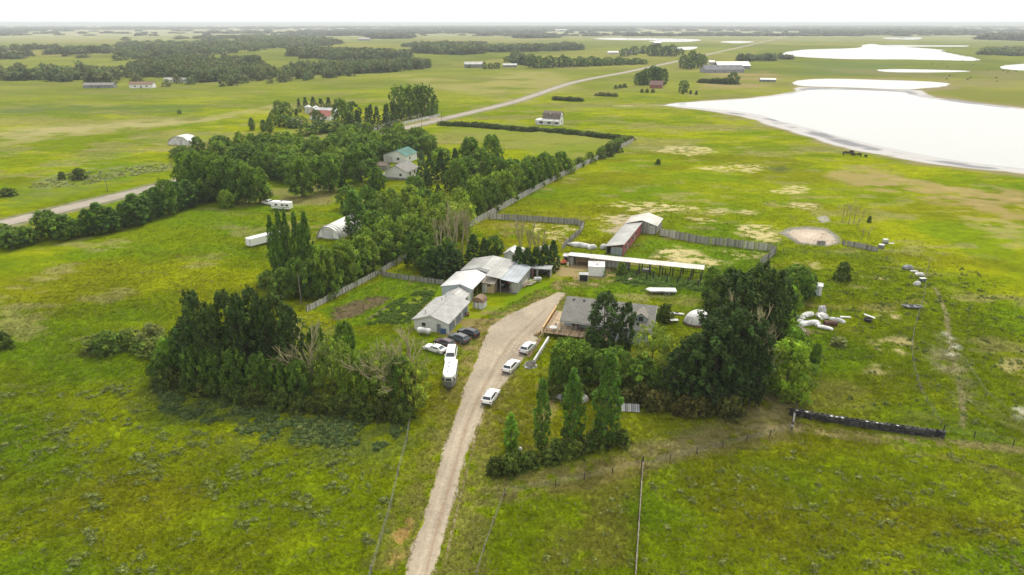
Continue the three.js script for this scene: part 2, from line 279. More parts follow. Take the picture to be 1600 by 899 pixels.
// the pasture nearest the viewer: sage-grey patches in the lee of the shelterbelt, bare spots
patch([[235, 600], [300, 615], [420, 640], [540, 665], [640, 680], [600, 715], [480, 700], [380, 690], [300, 660], [240, 640]], [0.07, 0.1, 0.035], 0.65, 5, 0.25, 0.3);
patch([[240, 590], [262, 590], [280, 604], [250, 606]], [0.3, 0.2, 0.09], 0.7, 1.5, 0.4, 0.25);
patch([[618, 830], [640, 815], [645, 850], [612, 880]], [0.3, 0.17, 0.08], 0.7, 0.8, 0.8, 0.3);
patch([[905, 740], [985, 728], [985, 899], [860, 899], [880, 800]], [0.14, 0.11, 0.03], 0.5, 3, 0.25, 0.3);
// west: hay land, the ditch, alkali flats by the approach road
patch([[0, 200], [185, 190], [350, 178], [450, 160], [440, 170], [300, 192], [0, 228]], [0.27, 0.24, 0.1], 0.55, 6, 0.06, 0.28);
patch([[0, 205], [150, 195], [330, 185], [440, 172], [440, 174], [330, 189], [150, 205], [0, 218]], [0.33, 0.29, 0.15], 0.45, 4, 0.08, 0.3);
patch([[40, 290], [100, 270], [180, 262], [270, 252], [270, 264], [190, 276], [120, 290], [60, 300]], [0.16, 0.17, 0.075], 0.7, 4, 0.25, 0.4);
patch([[0, 300], [60, 290], [120, 285], [220, 280], [0, 330]], [0.09, 0.13, 0.03], 0.5, 4, 0.2, 0.3);
patch([[0, 163], [190, 165], [330, 165], [300, 175], [180, 178], [0, 178]], [0.07, 0.11, 0.03], 0.6, 6, 0.06, 0.35);
patch([[620, 118], [860, 112], [900, 135], [820, 160], [700, 140]], [0.26, 0.23, 0.09], 0.6, 20, 0.02, 0.35);
patch([[1100, 115], [1200, 112], [1220, 125], [1180, 140], [1100, 135]], [0.25, 0.19, 0.1], 0.6, 10, 0.03, 0.3);
patch([[1250, 97], [1420, 98], [1370, 118], [1240, 120]], [0.1, 0.14, 0.04], 0.7, 20, 0.02, 0.2);
patch([[1450, 140], [1640, 145], [1640, 172], [1520, 160]], [0.14, 0.15, 0.03], 0.8, 10, 0.03, 0.2);
patch([[1280, 108], [1600, 112], [1640, 140], [1500, 132]], [0.17, 0.15, 0.07], 0.6, 20, 0.02, 0.3);
patch([[800, 190], [870, 200], [990, 220], [960, 245], [880, 250], [790, 225], [690, 205]], [0.17, 0.19, 0.035], 0.6, 6, 0.07, 0.25);
patch([[420, 300], [500, 290], [560, 300], [500, 320], [440, 318]], [0.2, 0.16, 0.08], 0.6, 4, 0.1, 0.3);
// lake flats: grey mud and salt crust, painted where the shore lies
const LAKE = smooth(poly2([[1042, 164], [1060, 161.5], [1110, 158.5], [1160, 155.5], [1205, 151.5], [1240, 146.5], [1268, 140.5], [1330, 140.5], [1412, 144.5], [1425, 149], [1465, 155.5], [1530, 164], [1605, 172], [1760, 190], [1780, 330], [1610, 267], [1512, 254], [1425, 239.5], [1340, 221], [1272, 203], [1215, 188.5], [1171, 177], [1100, 169.5]]), 5);
function shoreBand(px, col, strength, feather, cut) { patch(px, col, strength, feather, 0.05, cut); }
shoreBand([[1020, 164.5], [1060, 159.5], [1160, 153], [1200, 149], [1236, 143], [1235, 128], [1260, 124], [1400, 122.5], [1510, 134.5], [1480, 141], [1440, 145], [1530, 158], [1620, 168], [1700, 178], [1640, 285], [1512, 266], [1425, 255], [1337, 240], [1272, 221], [1215, 203], [1150, 183], [1100, 174]], [0.2, 0.17, 0.09], 0.85, 5, 0.1);
shoreBand([[1030, 165], [1060, 160.5], [1160, 154], [1205, 149.5], [1240, 143], [1245, 136], [1330, 138], [1440, 141.5], [1460, 152], [1530, 161], [1620, 171], [1690, 180], [1640, 277], [1512, 262], [1425, 251.5], [1337, 236], [1272, 216.5], [1215, 199.5], [1150, 180], [1100, 172.5]], [0.42, 0.41, 0.41], 0.95, 2, 0.05);
shoreBand([[1045, 166], [1100, 171], [1150, 176], [1200, 190], [1272, 211], [1340, 231], [1425, 247], [1512, 260.5], [1600, 271], [1600, 268], [1512, 256], [1425, 243], [1340, 225], [1272, 205], [1200, 184]], [0.17, 0.175, 0.19], 0.85, 2.5, 0.34);
shoreBand([[1230, 147], [1262, 137], [1330, 138], [1420, 142], [1450, 150], [1560, 164], [1620, 172], [1620, 176], [1500, 163], [1420, 150], [1260, 143]], [0.2, 0.2, 0.21], 0.8, 4, 0.25);
shoreBand([[960, 165.5], [1030, 163.8], [1045, 166], [990, 166.5]], [0.4, 0.36, 0.25], 0.8, 2, 0.2);
// the dug-out by the corral fence: a dry clay basin with a grey rim
shoreBand([[1214, 364], [1229, 356], [1261, 354], [1293, 357], [1313, 369], [1316, 380], [1292, 385], [1246, 382]], [0.23, 0.22, 0.2], 0.95, 0.8, 0);
shoreBand([[1226, 363], [1236, 358.5], [1261, 357.5], [1290, 360], [1306, 370], [1309, 380], [1290, 383], [1248, 380]], [0.4, 0.335, 0.265], 0.95, 1, 0);
shoreBand([[1240, 364], [1258, 361], [1282, 363], [1290, 370], [1275, 375], [1252, 373]], [0.52, 0.45, 0.37], 0.7, 2, 0);
shoreBand([[1280, 340], [1290, 338], [1296, 346], [1284, 348]], [0.3, 0.28, 0.27], 0.8, 0.8, 0);

const lin2s = (c) => 255 * (c <= 0.0031308 ? 12.92 * c : 1.055 * Math.pow(c, 1 / 2.4) - 0.055);
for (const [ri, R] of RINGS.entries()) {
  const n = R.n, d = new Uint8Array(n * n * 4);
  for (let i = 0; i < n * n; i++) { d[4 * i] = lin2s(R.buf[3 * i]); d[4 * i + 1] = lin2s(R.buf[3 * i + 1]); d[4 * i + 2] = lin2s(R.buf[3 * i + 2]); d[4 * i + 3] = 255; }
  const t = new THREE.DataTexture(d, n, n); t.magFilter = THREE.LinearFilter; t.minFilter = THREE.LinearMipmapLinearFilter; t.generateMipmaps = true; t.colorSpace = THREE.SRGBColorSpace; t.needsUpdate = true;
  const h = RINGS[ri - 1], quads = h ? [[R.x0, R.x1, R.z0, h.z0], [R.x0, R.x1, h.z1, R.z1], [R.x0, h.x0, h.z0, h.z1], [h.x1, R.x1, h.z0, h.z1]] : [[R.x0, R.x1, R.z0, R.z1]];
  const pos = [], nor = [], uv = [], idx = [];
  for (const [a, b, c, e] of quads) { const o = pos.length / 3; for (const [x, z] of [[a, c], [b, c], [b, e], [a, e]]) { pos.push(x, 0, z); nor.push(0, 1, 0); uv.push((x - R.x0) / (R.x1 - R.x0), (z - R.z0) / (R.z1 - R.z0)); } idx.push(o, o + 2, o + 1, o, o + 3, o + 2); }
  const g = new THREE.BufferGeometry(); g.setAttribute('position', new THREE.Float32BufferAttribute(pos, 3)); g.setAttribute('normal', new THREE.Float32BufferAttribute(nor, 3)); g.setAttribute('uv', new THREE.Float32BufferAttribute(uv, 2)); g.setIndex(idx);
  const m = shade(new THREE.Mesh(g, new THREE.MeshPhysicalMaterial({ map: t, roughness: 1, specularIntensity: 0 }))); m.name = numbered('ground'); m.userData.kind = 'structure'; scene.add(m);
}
// gravel drive and yard
const DRIVE = [[632, 899], [645, 855], [664, 800], [684, 732], [712, 648], [727, 605], [739, 572], [748, 553], [757, 530], [768, 508], [790, 494], [825, 478], [852, 466], [873, 456.5], [884, 458], [878, 466], [866, 484], [855, 508], [838, 535], [818, 562], [797, 590], [780, 609], [762, 630], [742, 674], [720, 740], [700, 816], [681, 886], [674, 920], [622, 940]];
const drive2 = poly2(DRIVE);
const T_gravel = tex(1024, 24, (u, v) => { const a = tile(u, v, 5, 4), b = tile(u, v, 60, 3), c = tile(u, v, 200, 1); const k = 0.74 + 0.22 * (a - 0.5) + 0.2 * (b - 0.5) + 0.14 * (c - 0.5); return [k, k * 0.985, k * 0.965]; });
sheet('driveway', ragged(drive2, 0.8, 0.55, 5), 0.012, new THREE.MeshStandardMaterial({ color: C(0.56, 0.485, 0.375), map: T_gravel, roughness: 0.95 }));
{ // wheel tracks: two paler packed bands and a loose brown crown
  const mid = [[655, 935], [668, 885], [690, 800], [711, 725], [737, 645], [768, 585], [795, 540], [835, 500], [868, 468]].map(([x, y]) => P(x, y)), c = new THREE.CatmullRomCurve3(mid, false, 'centripetal'), n = 90;
  const track = (off, w, seed) => { const L = [], Rr = []; for (let i = 0; i <= n; i++) { const t = i / n, p = c.getPoint(t), d = c.getTangent(t), j = 0.3 * (fbm(i * 0.3, seed, 3) - 0.5), ww = w * (0.6 + 0.8 * noise(i * 0.4, seed + 3)) * Math.sin(Math.PI * Math.min(1, (t + 0.05) * 1.0)) ** 0.3; L.push([p.x - d.z * (off + j - ww / 2), p.z + d.x * (off + j - ww / 2)]); Rr.push([p.x - d.z * (off + j + ww / 2), p.z + d.x * (off + j + ww / 2)]); } return [...L, ...Rr.reverse()]; };
  const packed = new THREE.MeshStandardMaterial({ color: C(0.63, 0.545, 0.425), map: T_gravel, roughness: 0.95 }), loose = new THREE.MeshStandardMaterial({ color: C(0.5, 0.39, 0.28), map: T_gravel, roughness: 0.95 });
  sheet('wheel_track', track(-0.85, 0.55, 3), 0.017, packed); sheet('wheel_track', track(0.85, 0.5, 8), 0.017, packed); sheet('wheel_track', track(0.0, 0.5, 14), 0.017, loose); sheet('wheel_track', track(2.0, 0.3, 21), 0.017, loose);
}
// the grid road
const ROAD = new THREE.CatmullRomCurve3([[-120, 379], [0, 350.5], [120, 322], [240, 293.5], [430, 248], [610, 205.5], [705, 183], [800, 160], [900, 128], [980, 112.5], [1015, 105], [1057, 96], [1102, 86], [1185, 67.5], [1250, 52.5], [1300, 46.5]].map(([x, y]) => P(x, y)), false, 'centripetal');
{
  const side = [[], [], [], []], n = 260;
  for (let i = 0; i <= n; i++) { const t = (i / n), p = ROAD.getPoint(t), d = ROAD.getTangent(t), j = 0.5 * (noise(i * 0.9, 3) - 0.5); [-4.0 + j, 4.0 + j, -7 + 2 * j, 7 - 2 * j].forEach((o, k) => side[k].push([p.x - d.z * o, p.z + d.x * o])); }
  sheet('road_shoulder', [...side[2], ...side[3].reverse()], 0.02, new THREE.MeshStandardMaterial({ color: C(0.2, 0.2, 0.08), map: T_worn, roughness: 0.95 }));
  sheet('road', [...side[0], ...side[1].reverse()], 0.06, new THREE.MeshStandardMaterial({ color: C(0.52, 0.47, 0.4), map: T_gravel, roughness: 0.95 }));
  sheet('approach', ragged([[P(640, 184).x, P(640, 184).z], [P(668, 181).x, P(668, 181).z], [P(690, 184).x, P(690, 184).z], [P(676, 188).x, P(676, 188).z], [P(662, 184.5).x, P(662, 184.5).z]], 4, 0.6, 3), 0.07, new THREE.MeshStandardMaterial({ color: C(0.48, 0.42, 0.34), map: T_gravel, roughness: 0.95 }));
}
// shallow alkali water
const water = new THREE.MeshPhysicalMaterial({ color: C(0.33, 0.335, 0.325), roughness: 0.1, metalness: 0, ior: 1.33 });
const lakes = [
  ['lake', LAKE, 4, 1.5],
  ['pond', smooth(poly2([[1240, 129], [1250, 125.5], [1295, 123.2], [1375, 125], [1450, 127.5], [1480, 130], [1475, 135], [1440, 138.5], [1412, 140], [1325, 136.8], [1260, 135], [1245, 133]]), 4), 4, 2],
  ['pond', smooth(poly2([[1220, 84.5], [1235, 80.5], [1262, 77.5], [1337, 75], [1350, 70], [1365, 68.7], [1382, 71], [1475, 78], [1470, 80], [1497, 85.5], [1522, 95], [1425, 93], [1312, 92], [1237, 87.5]]), 4), 12, 6],
  ['pond', smooth(poly2([[1385, 70.3], [1450, 71], [1507, 71.2], [1507, 72.8], [1450, 72.8], [1400, 73]]), 4), 12, 3],
  ['pond', smooth(poly2([[1372, 109], [1425, 108.3], [1515, 111], [1500, 112.4], [1450, 113.4], [1390, 112.5]]), 4), 6, 3],
  ['pond', smooth(poly2([[1562, 104.5], [1600, 99.8], [1660, 98], [1680, 111], [1600, 110.3], [1575, 108.6]]), 4), 6, 3],
  ['pond', smooth(poly2([[1385, 58.7], [1432, 58], [1425, 62], [1390, 61]]), 4), 20, 5],
  ['pond', smooth(poly2([[927, 60], [960, 59], [1037, 60], [1092, 61.5], [1062, 65.6], [1015, 65.2], [1025, 63], [960, 62.3]]), 4), 20, 5],
  ['pond', smooth(poly2([[1055, 74], [1085, 73], [1083, 77], [1064, 78.2]]), 4), 10, 3],
  ['pond', smooth(poly2([[1125, 65.5], [1150, 64], [1180, 65.4], [1150, 67.5]]), 4), 20, 4],
  ['pond', smooth(poly2([[983, 48.5], [998, 48], [998, 49.3], [985, 49.6]]), 4), 30, 5],
];
lakes.forEach(([n, p, step, amp], i) => { sheet(n, ragged(p, step, amp, 30 + i), 0.05, water); });
// ---------------------------------------------------------------- vegetation prototypes
const leafMat = (r, g, b, tr = 0.34) => new THREE.MeshPhysicalMaterial({ color: C(r, g, b), vertexColors: true, roughness: 0.9, specularIntensity: 0.25, transmission: tr, thickness: 0, side: THREE.DoubleSide });
const barkMat = mat(0.16, 0.13, 0.1, T_worn), paleBark = mat(0.42, 0.37, 0.28, T_worn), deadMat = mat(0.52, 0.46, 0.25, T_worn);
// a crown: clumps of small leaf faces spread through a volume. opt: h height, r radius, b bare height, prof(t) radius share, n clumps, m leaves per clump, s leaf size, up clump stretch
function crown(o) {
  const r = rng(o.seed), pos = [], col = [], idx = [], nor = [];
  const leaf = (x, y, z, s, c, out) => {
    const th = r() * 6.283, ph = Math.acos(2 * r() - 1), n = new THREE.Vector3(Math.sin(ph) * Math.cos(th), Math.abs(Math.cos(ph)) * 0.8 + 0.2, Math.sin(ph) * Math.sin(th)).addScaledVector(out, 0.7).normalize();
    const t = new THREE.Vector3(r() - 0.5, (r() - 0.5) * 1.3, r() - 0.5).cross(n).normalize(), u = n.clone().cross(t), k = pos.length / 3, a = s * (0.75 + 0.5 * r()), b = a * 0.62;
    for (const [p, q] of [[-a, 0], [0, -b], [a, 0], [0, b]]) { pos.push(x + t.x * p + u.x * q, y + t.y * p + u.y * q + (p === 0 ? 0 : -0.12 * a), z + t.z * p + u.z * q); nor.push(n.x, n.y, n.z); col.push(c[0], c[1], c[2]); }
    idx.push(k, k + 1, k + 2, k, k + 2, k + 3);
  };
  const tips = [];
  for (let i = 0; i < o.n; i++) {
    const t = o.lo ? o.lo + (1 - o.lo) * ((i + r() * 0.9) / o.n) : (i + r() * 0.9) / o.n, R = o.r * o.prof(t), a = i * 2.39996 + r() * 0.9, q = o.core ? Math.pow(r(), 0.35) : 0.55 + 0.45 * Math.sqrt(r());
    const lean = o.lean || 0, d = R * q * (0.68 + 0.6 * r());
    const cx = Math.cos(a) * d + lean * t, cz = Math.sin(a) * d, cy = o.b + (o.h - o.b) * t, cr = (o.cr || 0.32) * o.r * (0.55 + 0.75 * r()) * (0.6 + 0.4 * Math.min(1, o.prof(t) * 1.3));
    const tone = 0.4 + 1.25 * r() * r() + 0.3 * t, warm = 0.9 + 0.2 * r(), out = new THREE.Vector3(Math.cos(a), 0.5, Math.sin(a)).normalize();  // tone rises with clump height: lit tops put into the leaf colour
    if (i % 3 === 0) tips.push([cx * 0.85, cy - cr * 0.3, cz * 0.85]);
    for (let k = 0; k < o.m; k++) {
      const th = r() * 6.283, u = 2 * r() - 1, w = Math.sqrt(1 - u * u), g = Math.pow(r(), 0.45), up = o.up || 1;
      const lx = w * Math.cos(th) * g * cr, ly = u * g * cr * up, lz = w * Math.sin(th) * g * cr, v = tone * (0.8 + 0.4 * r()) * (o.dry && r() < o.dry ? 1.9 : 1);
      leaf(cx + lx, Math.max(0.15, cy + ly), cz + lz, o.s * (0.8 + 0.4 * r()), [v * warm, v, v * 0.9], out.clone().multiplyScalar(0.6).add(new THREE.Vector3(lx, ly, lz).normalize().multiplyScalar(0.6)));
    }
  }
  const g = new THREE.BufferGeometry(); g.setAttribute('position', new THREE.Float32BufferAttribute(pos, 3)); g.setAttribute('normal', new THREE.Float32BufferAttribute(nor, 3)); g.setAttribute('color', new THREE.Float32BufferAttribute(col, 3)); g.setIndex(idx);
  return { g, tips };
}
function trunkGeo(o, tips) { // a tapered stem with limbs running out to the clumps
  const gs = [bar([0, -0.1, 0], [0.02, o.b + 0.4 * (o.h - o.b), 0.03], o.tr || 0.18, 7, (o.tr || 0.18) * 0.55), bar([0.02, o.b + 0.4 * (o.h - o.b), 0.03], [o.lean || 0, o.h * 0.94, 0], (o.tr || 0.18) * 0.55, 5, 0.03)];
  for (const [x, y, z] of tips) gs.push(bar([(o.lean || 0) * 0.3, Math.max(o.b * 0.5, y - Math.hypot(x, z) * 0.9 - 0.4), 0], [x, y, z], 0.06, 4, 0.02));
  return merge(gs);
}
// a bare dead crown of branching limbs
function deadBranches(h, spread, seed, depth = 4) {
  const r = rng(seed), gs = [];
  const grow = (p, d, len, rad, k) => {
    const e = p.clone().addScaledVector(d, len); gs.push(bar(p, e, rad, 4, rad * 0.6)); if (!k) return;
    const n = k > 2 ? 3 : 3; for (let i = 0; i < n; i++) grow(p.clone().lerp(e, 0.55 + 0.45 * r()), d.clone().add(new THREE.Vector3((r() - 0.5) * spread, 0.25 * r(), (r() - 0.5) * spread)).normalize(), len * (0.55 + 0.25 * r()), rad * 0.6, k - 1);
  };
  grow(new THREE.Vector3(0, 0, 0), new THREE.Vector3(0.05, 1, 0).normalize(), h * 0.4, h * 0.016 + 0.03, depth);
  return merge(gs);
}
const PROF = {
  poplar: (t) => 0.28 + 0.95 * Math.pow(Math.sin(Math.PI * Math.min(1, 0.1 + t * 0.82)), 0.9) * (t > 0.82 ? 1 - (t - 0.82) * 2.6 : 1),
  spire: (t) => (t < 0.3 ? 0.62 + 1.27 * t : 1 - 0.86 * Math.pow((t - 0.3) / 0.7, 1.7)) * 0.95 + 0.05,
  round: (t) => Math.pow(Math.max(0, 1 - Math.pow(Math.abs(t - 0.42) / 0.6, 2.2)), 0.6) * 0.95 + 0.05,
  broad: (t) => Math.pow(Math.max(0, 1 - Math.pow(Math.abs(t - 0.55) / 0.62, 2)), 0.5) * 0.9 + 0.1,
  cone: (t) => Math.pow(1 - t, 0.7) * 0.96 + 0.05,
  bush: (t) => Math.pow(Math.max(0, 1 - t * t), 0.5) * 0.9 + 0.1,
};
const PROTO = {};
function proto(name, list, tint) { PROTO[name] = list.map((o) => { const c = crown(o), v = { h: o.h, r: o.r, crown: c.g, trunk: o.noTrunk ? null : trunkGeo(o, c.tips.slice(0, o.limbs ?? 16)) }; return v; }); PROTO[name].tints = tint.map(([r, g, b]) => leafMat(r, g, b, g < 0.13 ? 0.16 : 0.36)); }
const DK = [[0.043, 0.078, 0.017], [0.052, 0.092, 0.020], [0.059, 0.098, 0.018]], MID = [[0.128, 0.232, 0.018], [0.155, 0.262, 0.020], [0.108, 0.194, 0.019]], OLV = [[0.222, 0.294, 0.035], [0.181, 0.253, 0.031], [0.242, 0.308, 0.031]], BRT = [[0.222, 0.366, 0.018], [0.255, 0.389, 0.020], [0.181, 0.330, 0.020]];
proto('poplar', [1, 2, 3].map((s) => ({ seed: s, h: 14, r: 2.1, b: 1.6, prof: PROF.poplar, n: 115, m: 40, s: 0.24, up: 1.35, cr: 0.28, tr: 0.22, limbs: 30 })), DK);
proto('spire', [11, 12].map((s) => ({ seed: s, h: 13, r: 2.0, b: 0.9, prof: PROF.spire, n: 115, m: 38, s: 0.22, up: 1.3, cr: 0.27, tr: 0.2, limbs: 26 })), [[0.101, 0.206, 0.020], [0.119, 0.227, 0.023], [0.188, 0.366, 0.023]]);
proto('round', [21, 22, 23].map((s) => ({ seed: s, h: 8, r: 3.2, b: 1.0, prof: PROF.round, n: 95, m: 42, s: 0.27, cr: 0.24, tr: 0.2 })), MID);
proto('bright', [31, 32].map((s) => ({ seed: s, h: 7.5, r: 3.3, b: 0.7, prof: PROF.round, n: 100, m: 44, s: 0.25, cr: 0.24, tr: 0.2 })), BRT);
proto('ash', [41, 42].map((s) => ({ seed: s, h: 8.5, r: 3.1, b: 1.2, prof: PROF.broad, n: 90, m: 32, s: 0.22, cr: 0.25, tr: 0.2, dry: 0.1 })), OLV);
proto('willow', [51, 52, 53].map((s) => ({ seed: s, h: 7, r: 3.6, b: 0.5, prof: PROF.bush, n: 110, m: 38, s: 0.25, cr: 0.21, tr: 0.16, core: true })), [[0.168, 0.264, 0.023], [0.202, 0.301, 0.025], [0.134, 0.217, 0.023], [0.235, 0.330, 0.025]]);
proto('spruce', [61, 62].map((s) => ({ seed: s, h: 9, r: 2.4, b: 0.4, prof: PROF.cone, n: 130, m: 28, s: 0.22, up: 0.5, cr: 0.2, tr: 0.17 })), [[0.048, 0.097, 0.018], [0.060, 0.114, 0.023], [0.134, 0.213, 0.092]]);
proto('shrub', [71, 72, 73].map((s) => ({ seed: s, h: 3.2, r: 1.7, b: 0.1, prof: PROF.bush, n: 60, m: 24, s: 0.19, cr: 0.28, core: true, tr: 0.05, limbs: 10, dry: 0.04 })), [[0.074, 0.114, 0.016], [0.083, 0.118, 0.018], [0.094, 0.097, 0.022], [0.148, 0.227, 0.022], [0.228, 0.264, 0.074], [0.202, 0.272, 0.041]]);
// lighter ones for the middle and far distance
proto('farround', [81, 82, 83].map((s) => ({ seed: s, h: 9, r: 3.6, b: 0.6, prof: PROF.round, n: 50, m: 12, s: 0.6, cr: 0.3, tr: 0.25, limbs: 4 })), [[0.114, 0.194, 0.023], [0.134, 0.217, 0.023], [0.094, 0.165, 0.026], [0.215, 0.294, 0.027]]);
proto('farpoplar', [91, 92].map((s) => ({ seed: s, h: 13, r: 2.2, b: 0.8, prof: PROF.poplar, n: 50, m: 12, s: 0.55, up: 1.6, cr: 0.34, tr: 0.25, limbs: 4 })), [[0.128, 0.217, 0.023], [0.148, 0.242, 0.027]]);
proto('farspruce', [95, 96].map((s) => ({ seed: s, h: 10, r: 2.4, b: 0.3, prof: PROF.cone, n: 60, m: 9, s: 0.5, up: 0.5, cr: 0.24, tr: 0.2, limbs: 3 })), [[0.060, 0.110, 0.025], [0.074, 0.129, 0.027], [0.134, 0.206, 0.089]]);
let treeSeed = 500;
// one tree: kind, ground point, height, crown width (m)
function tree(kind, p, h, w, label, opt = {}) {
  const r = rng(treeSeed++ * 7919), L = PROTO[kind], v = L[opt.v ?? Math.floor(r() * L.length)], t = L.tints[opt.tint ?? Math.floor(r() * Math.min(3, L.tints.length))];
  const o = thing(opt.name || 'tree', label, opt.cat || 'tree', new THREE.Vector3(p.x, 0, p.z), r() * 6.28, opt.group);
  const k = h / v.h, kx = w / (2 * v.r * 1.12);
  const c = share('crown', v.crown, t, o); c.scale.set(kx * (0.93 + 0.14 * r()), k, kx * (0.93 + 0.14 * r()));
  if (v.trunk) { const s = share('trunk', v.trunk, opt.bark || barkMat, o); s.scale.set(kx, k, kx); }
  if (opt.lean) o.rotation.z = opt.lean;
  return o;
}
// a tree given by picture column, base row, top row and width
function treePx(kind, x, yBase, yTop, wPx, label, opt = {}) { const p = P(x, yBase), h = heightTo(p, yTop); return tree(kind, p, h, wPx * depthAt(p) / FOCAL, label, opt); }
function deadTree(p, h, spread, seed, label, name = 'dead_tree', group, leafy) {
  const o = thing(name, label, 'tree', new THREE.Vector3(p.x, 0, p.z), 0, group), n = leafy ? 3 : 1;
  for (let i = 0; i < n; i++) { const m = share(i ? 'limb' : 'trunk', deadBranches(h * (i ? 0.85 : 1) / 1.02, spread, seed + i * 5, 4), deadMat, o); if (i) { m.rotation.set(0, i * 2.1, 0); m.rotation.z = 0.25 * (i === 1 ? 1 : -1); } }
  return o;
}
// a hedge or thicket that reads as one mass: shrubs joined along a line of picture positions
function hedge(name, label, px, h, w, tint, seed, opt = {}) {
  const c = new THREE.CatmullRomCurve3(px.map(([x, y]) => P(x, y)), false, 'centripetal'), n = opt.n || Math.round(c.getLength() / (w * 0.42)), r = rng(seed), A = [], S = [], L = PROTO[opt.kind || 'shrub'];
  const o = thing(name, label, opt.cat || 'hedge', c.getPoint(0.5));
  for (let i = 0; i < n; i++) {
    const p = c.getPoint((i + 0.5 * r()) / n), v = L[i % L.length], k = h * (0.7 + 0.5 * r()) / v.h, kx = w * (0.75 + 0.4 * r()) / (2 * v.r), mx = new THREE.Matrix4().makeRotationY(r() * 6.28).scale(new THREE.Vector3(kx, k, kx));
    mx.setPosition(p.x - o.position.x + (r() - 0.5) * w * 0.4, 0, p.z - o.position.z + (r() - 0.5) * w * 0.4);
    const g = v.crown.clone().applyMatrix4(mx), cc = g.attributes.color, f = 0.75 + 0.5 * r(), wr = 0.9 + 0.25 * r(); for (let q = 0; q < cc.count; q++) cc.setXYZ(q, cc.getX(q) * f * wr, cc.getY(q) * f, cc.getZ(q) * f); A.push(g);
    if (v.trunk) S.push(v.trunk.clone().applyMatrix4(mx));
  }
  share('foliage', mergeGeometries(A), L.tints[tint], o); if (S.length) share('stems', mergeGeometries(S), barkMat, o);
  return o;
}
// ---------------------------------------------------------------- shelterbelt beside the drive (front left)
const BL = 'dark poplars in the shelterbelt left of the drive';
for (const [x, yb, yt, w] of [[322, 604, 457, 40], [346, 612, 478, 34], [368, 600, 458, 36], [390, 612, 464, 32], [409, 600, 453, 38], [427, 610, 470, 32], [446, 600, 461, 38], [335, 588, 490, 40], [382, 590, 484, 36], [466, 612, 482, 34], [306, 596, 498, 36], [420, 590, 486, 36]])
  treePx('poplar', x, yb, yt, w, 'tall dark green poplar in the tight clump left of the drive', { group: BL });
treePx('bright', 270, 588, 530, 44, 'small mid green tree at the left end of the front shelterbelt', { tint: 2, name: 'broadleaf_tree' });
treePx('round', 292, 590, 512, 42, 'dark broadleaf tree second from the left end of the front shelterbelt', { tint: 2, name: 'broadleaf_tree' });
treePx('round', 255, 600, 556, 36, 'low dark tree closing the left end of the front shelterbelt', { tint: 2, name: 'broadleaf_tree' });
treePx('round', 500, 590, 512, 40, 'dark round tree below the garden\'s lower corner', { name: 'broadleaf_tree', tint: 0 });
treePx('round', 545, 590, 505, 40, 'dark green bushy tree between the two dead-topped trees', { name: 'broadleaf_tree', tint: 0 });
treePx('ash', 522, 620, 534, 52, 'mid green tree before the two dead-topped trees', { name: 'broadleaf_tree', tint: 1 });
treePx('ash', 484, 618, 562, 50, 'olive tree at the foot of the dead branches beside the poplar clump', { name: 'broadleaf_tree', tint: 1 });
treePx('willow', 548, 630, 546, 52, 'bright feathery green tree standing before the front shelterbelt\'s hedge', { name: 'broadleaf_tree', tint: 1 });
treePx('willow', 574, 634, 558, 48, 'green feathery tree behind the hedge left of the big dead top', { name: 'broadleaf_tree', tint: 0 });
treePx('ash', 602, 632, 550, 62, 'grey-green ash below the large dead top by the garage', { name: 'broadleaf_tree', tint: 1 });
treePx('round', 630, 642, 560, 48, 'dark tree at the right end of the front shelterbelt', { name: 'broadleaf_tree', tint: 2 });
treePx('ash', 652, 644, 568, 44, 'pale olive tree at the drive end of the front shelterbelt', { name: 'broadleaf_tree', tint: 2 });
for (const [x, yb, yt, w] of [[440, 626, 560, 40], [410, 626, 555, 44], [375, 622, 548, 44], [340, 616, 545, 42], [310, 610, 540, 40], [470, 630, 565, 40]])
  treePx('round', x, yb, yt, w, 'dark undergrowth tree at the foot of the poplar clump', { group: 'undergrowth trees below the poplar clump', tint: 2, name: 'broadleaf_tree' });
deadTree(P(487, 616), heightTo(P(487, 616), 494), 1.3, 3, 'dead bare-branched tree against the garden soil', 'dead_tree', null, true);
deadTree(P(600, 628), heightTo(P(600, 628), 498), 1.7, 8, 'large dead tree with a wide bleached bare top near the garage', 'dead_tree', null, true);
deadTree(P(632, 632), heightTo(P(632, 632), 508), 1.5, 14, 'dead bare top leaning over the white saloon car', 'dead_tree', null, true);
hedge('hedge', 'dark brown-green hedge along the pasture edge of the front shelterbelt', [[250, 602], [300, 612], [360, 624], [420, 634], [480, 642], [540, 648], [600, 654], [642, 658]], 3.3, 3.2, 1, 41);
hedge('thicket', 'grey-green wild scrub running west from the front shelterbelt', [[150, 548], [185, 545], [215, 545], [238, 552], [262, 566]], 3.4, 4.6, 5, 42, { cat: 'thicket' });
treePx('willow', 168, 552, 520, 48, 'round dark bush at the west tip of the scrub', { name: 'bush', cat: 'bush', tint: 2 });
treePx('willow', 5, 380, 352, 60, 'round dark tree cut by the left edge beside the road', { name: 'broadleaf_tree', tint: 2 });
treePx('shrub', 8, 545, 520, 26, 'dark shrub by the left edge in the hay field', { name: 'bush', cat: 'bush', tint: 0 });
treePx('shrub', 240, 545, 508, 44, 'grey-leaved shrub beside the poplar clump', { name: 'bush', cat: 'bush', tint: 4 });
treePx('shrub', 262, 560, 524, 40, 'mixed grey and green shrub against the poplar clump', { name: 'bush', cat: 'bush', tint: 5 });
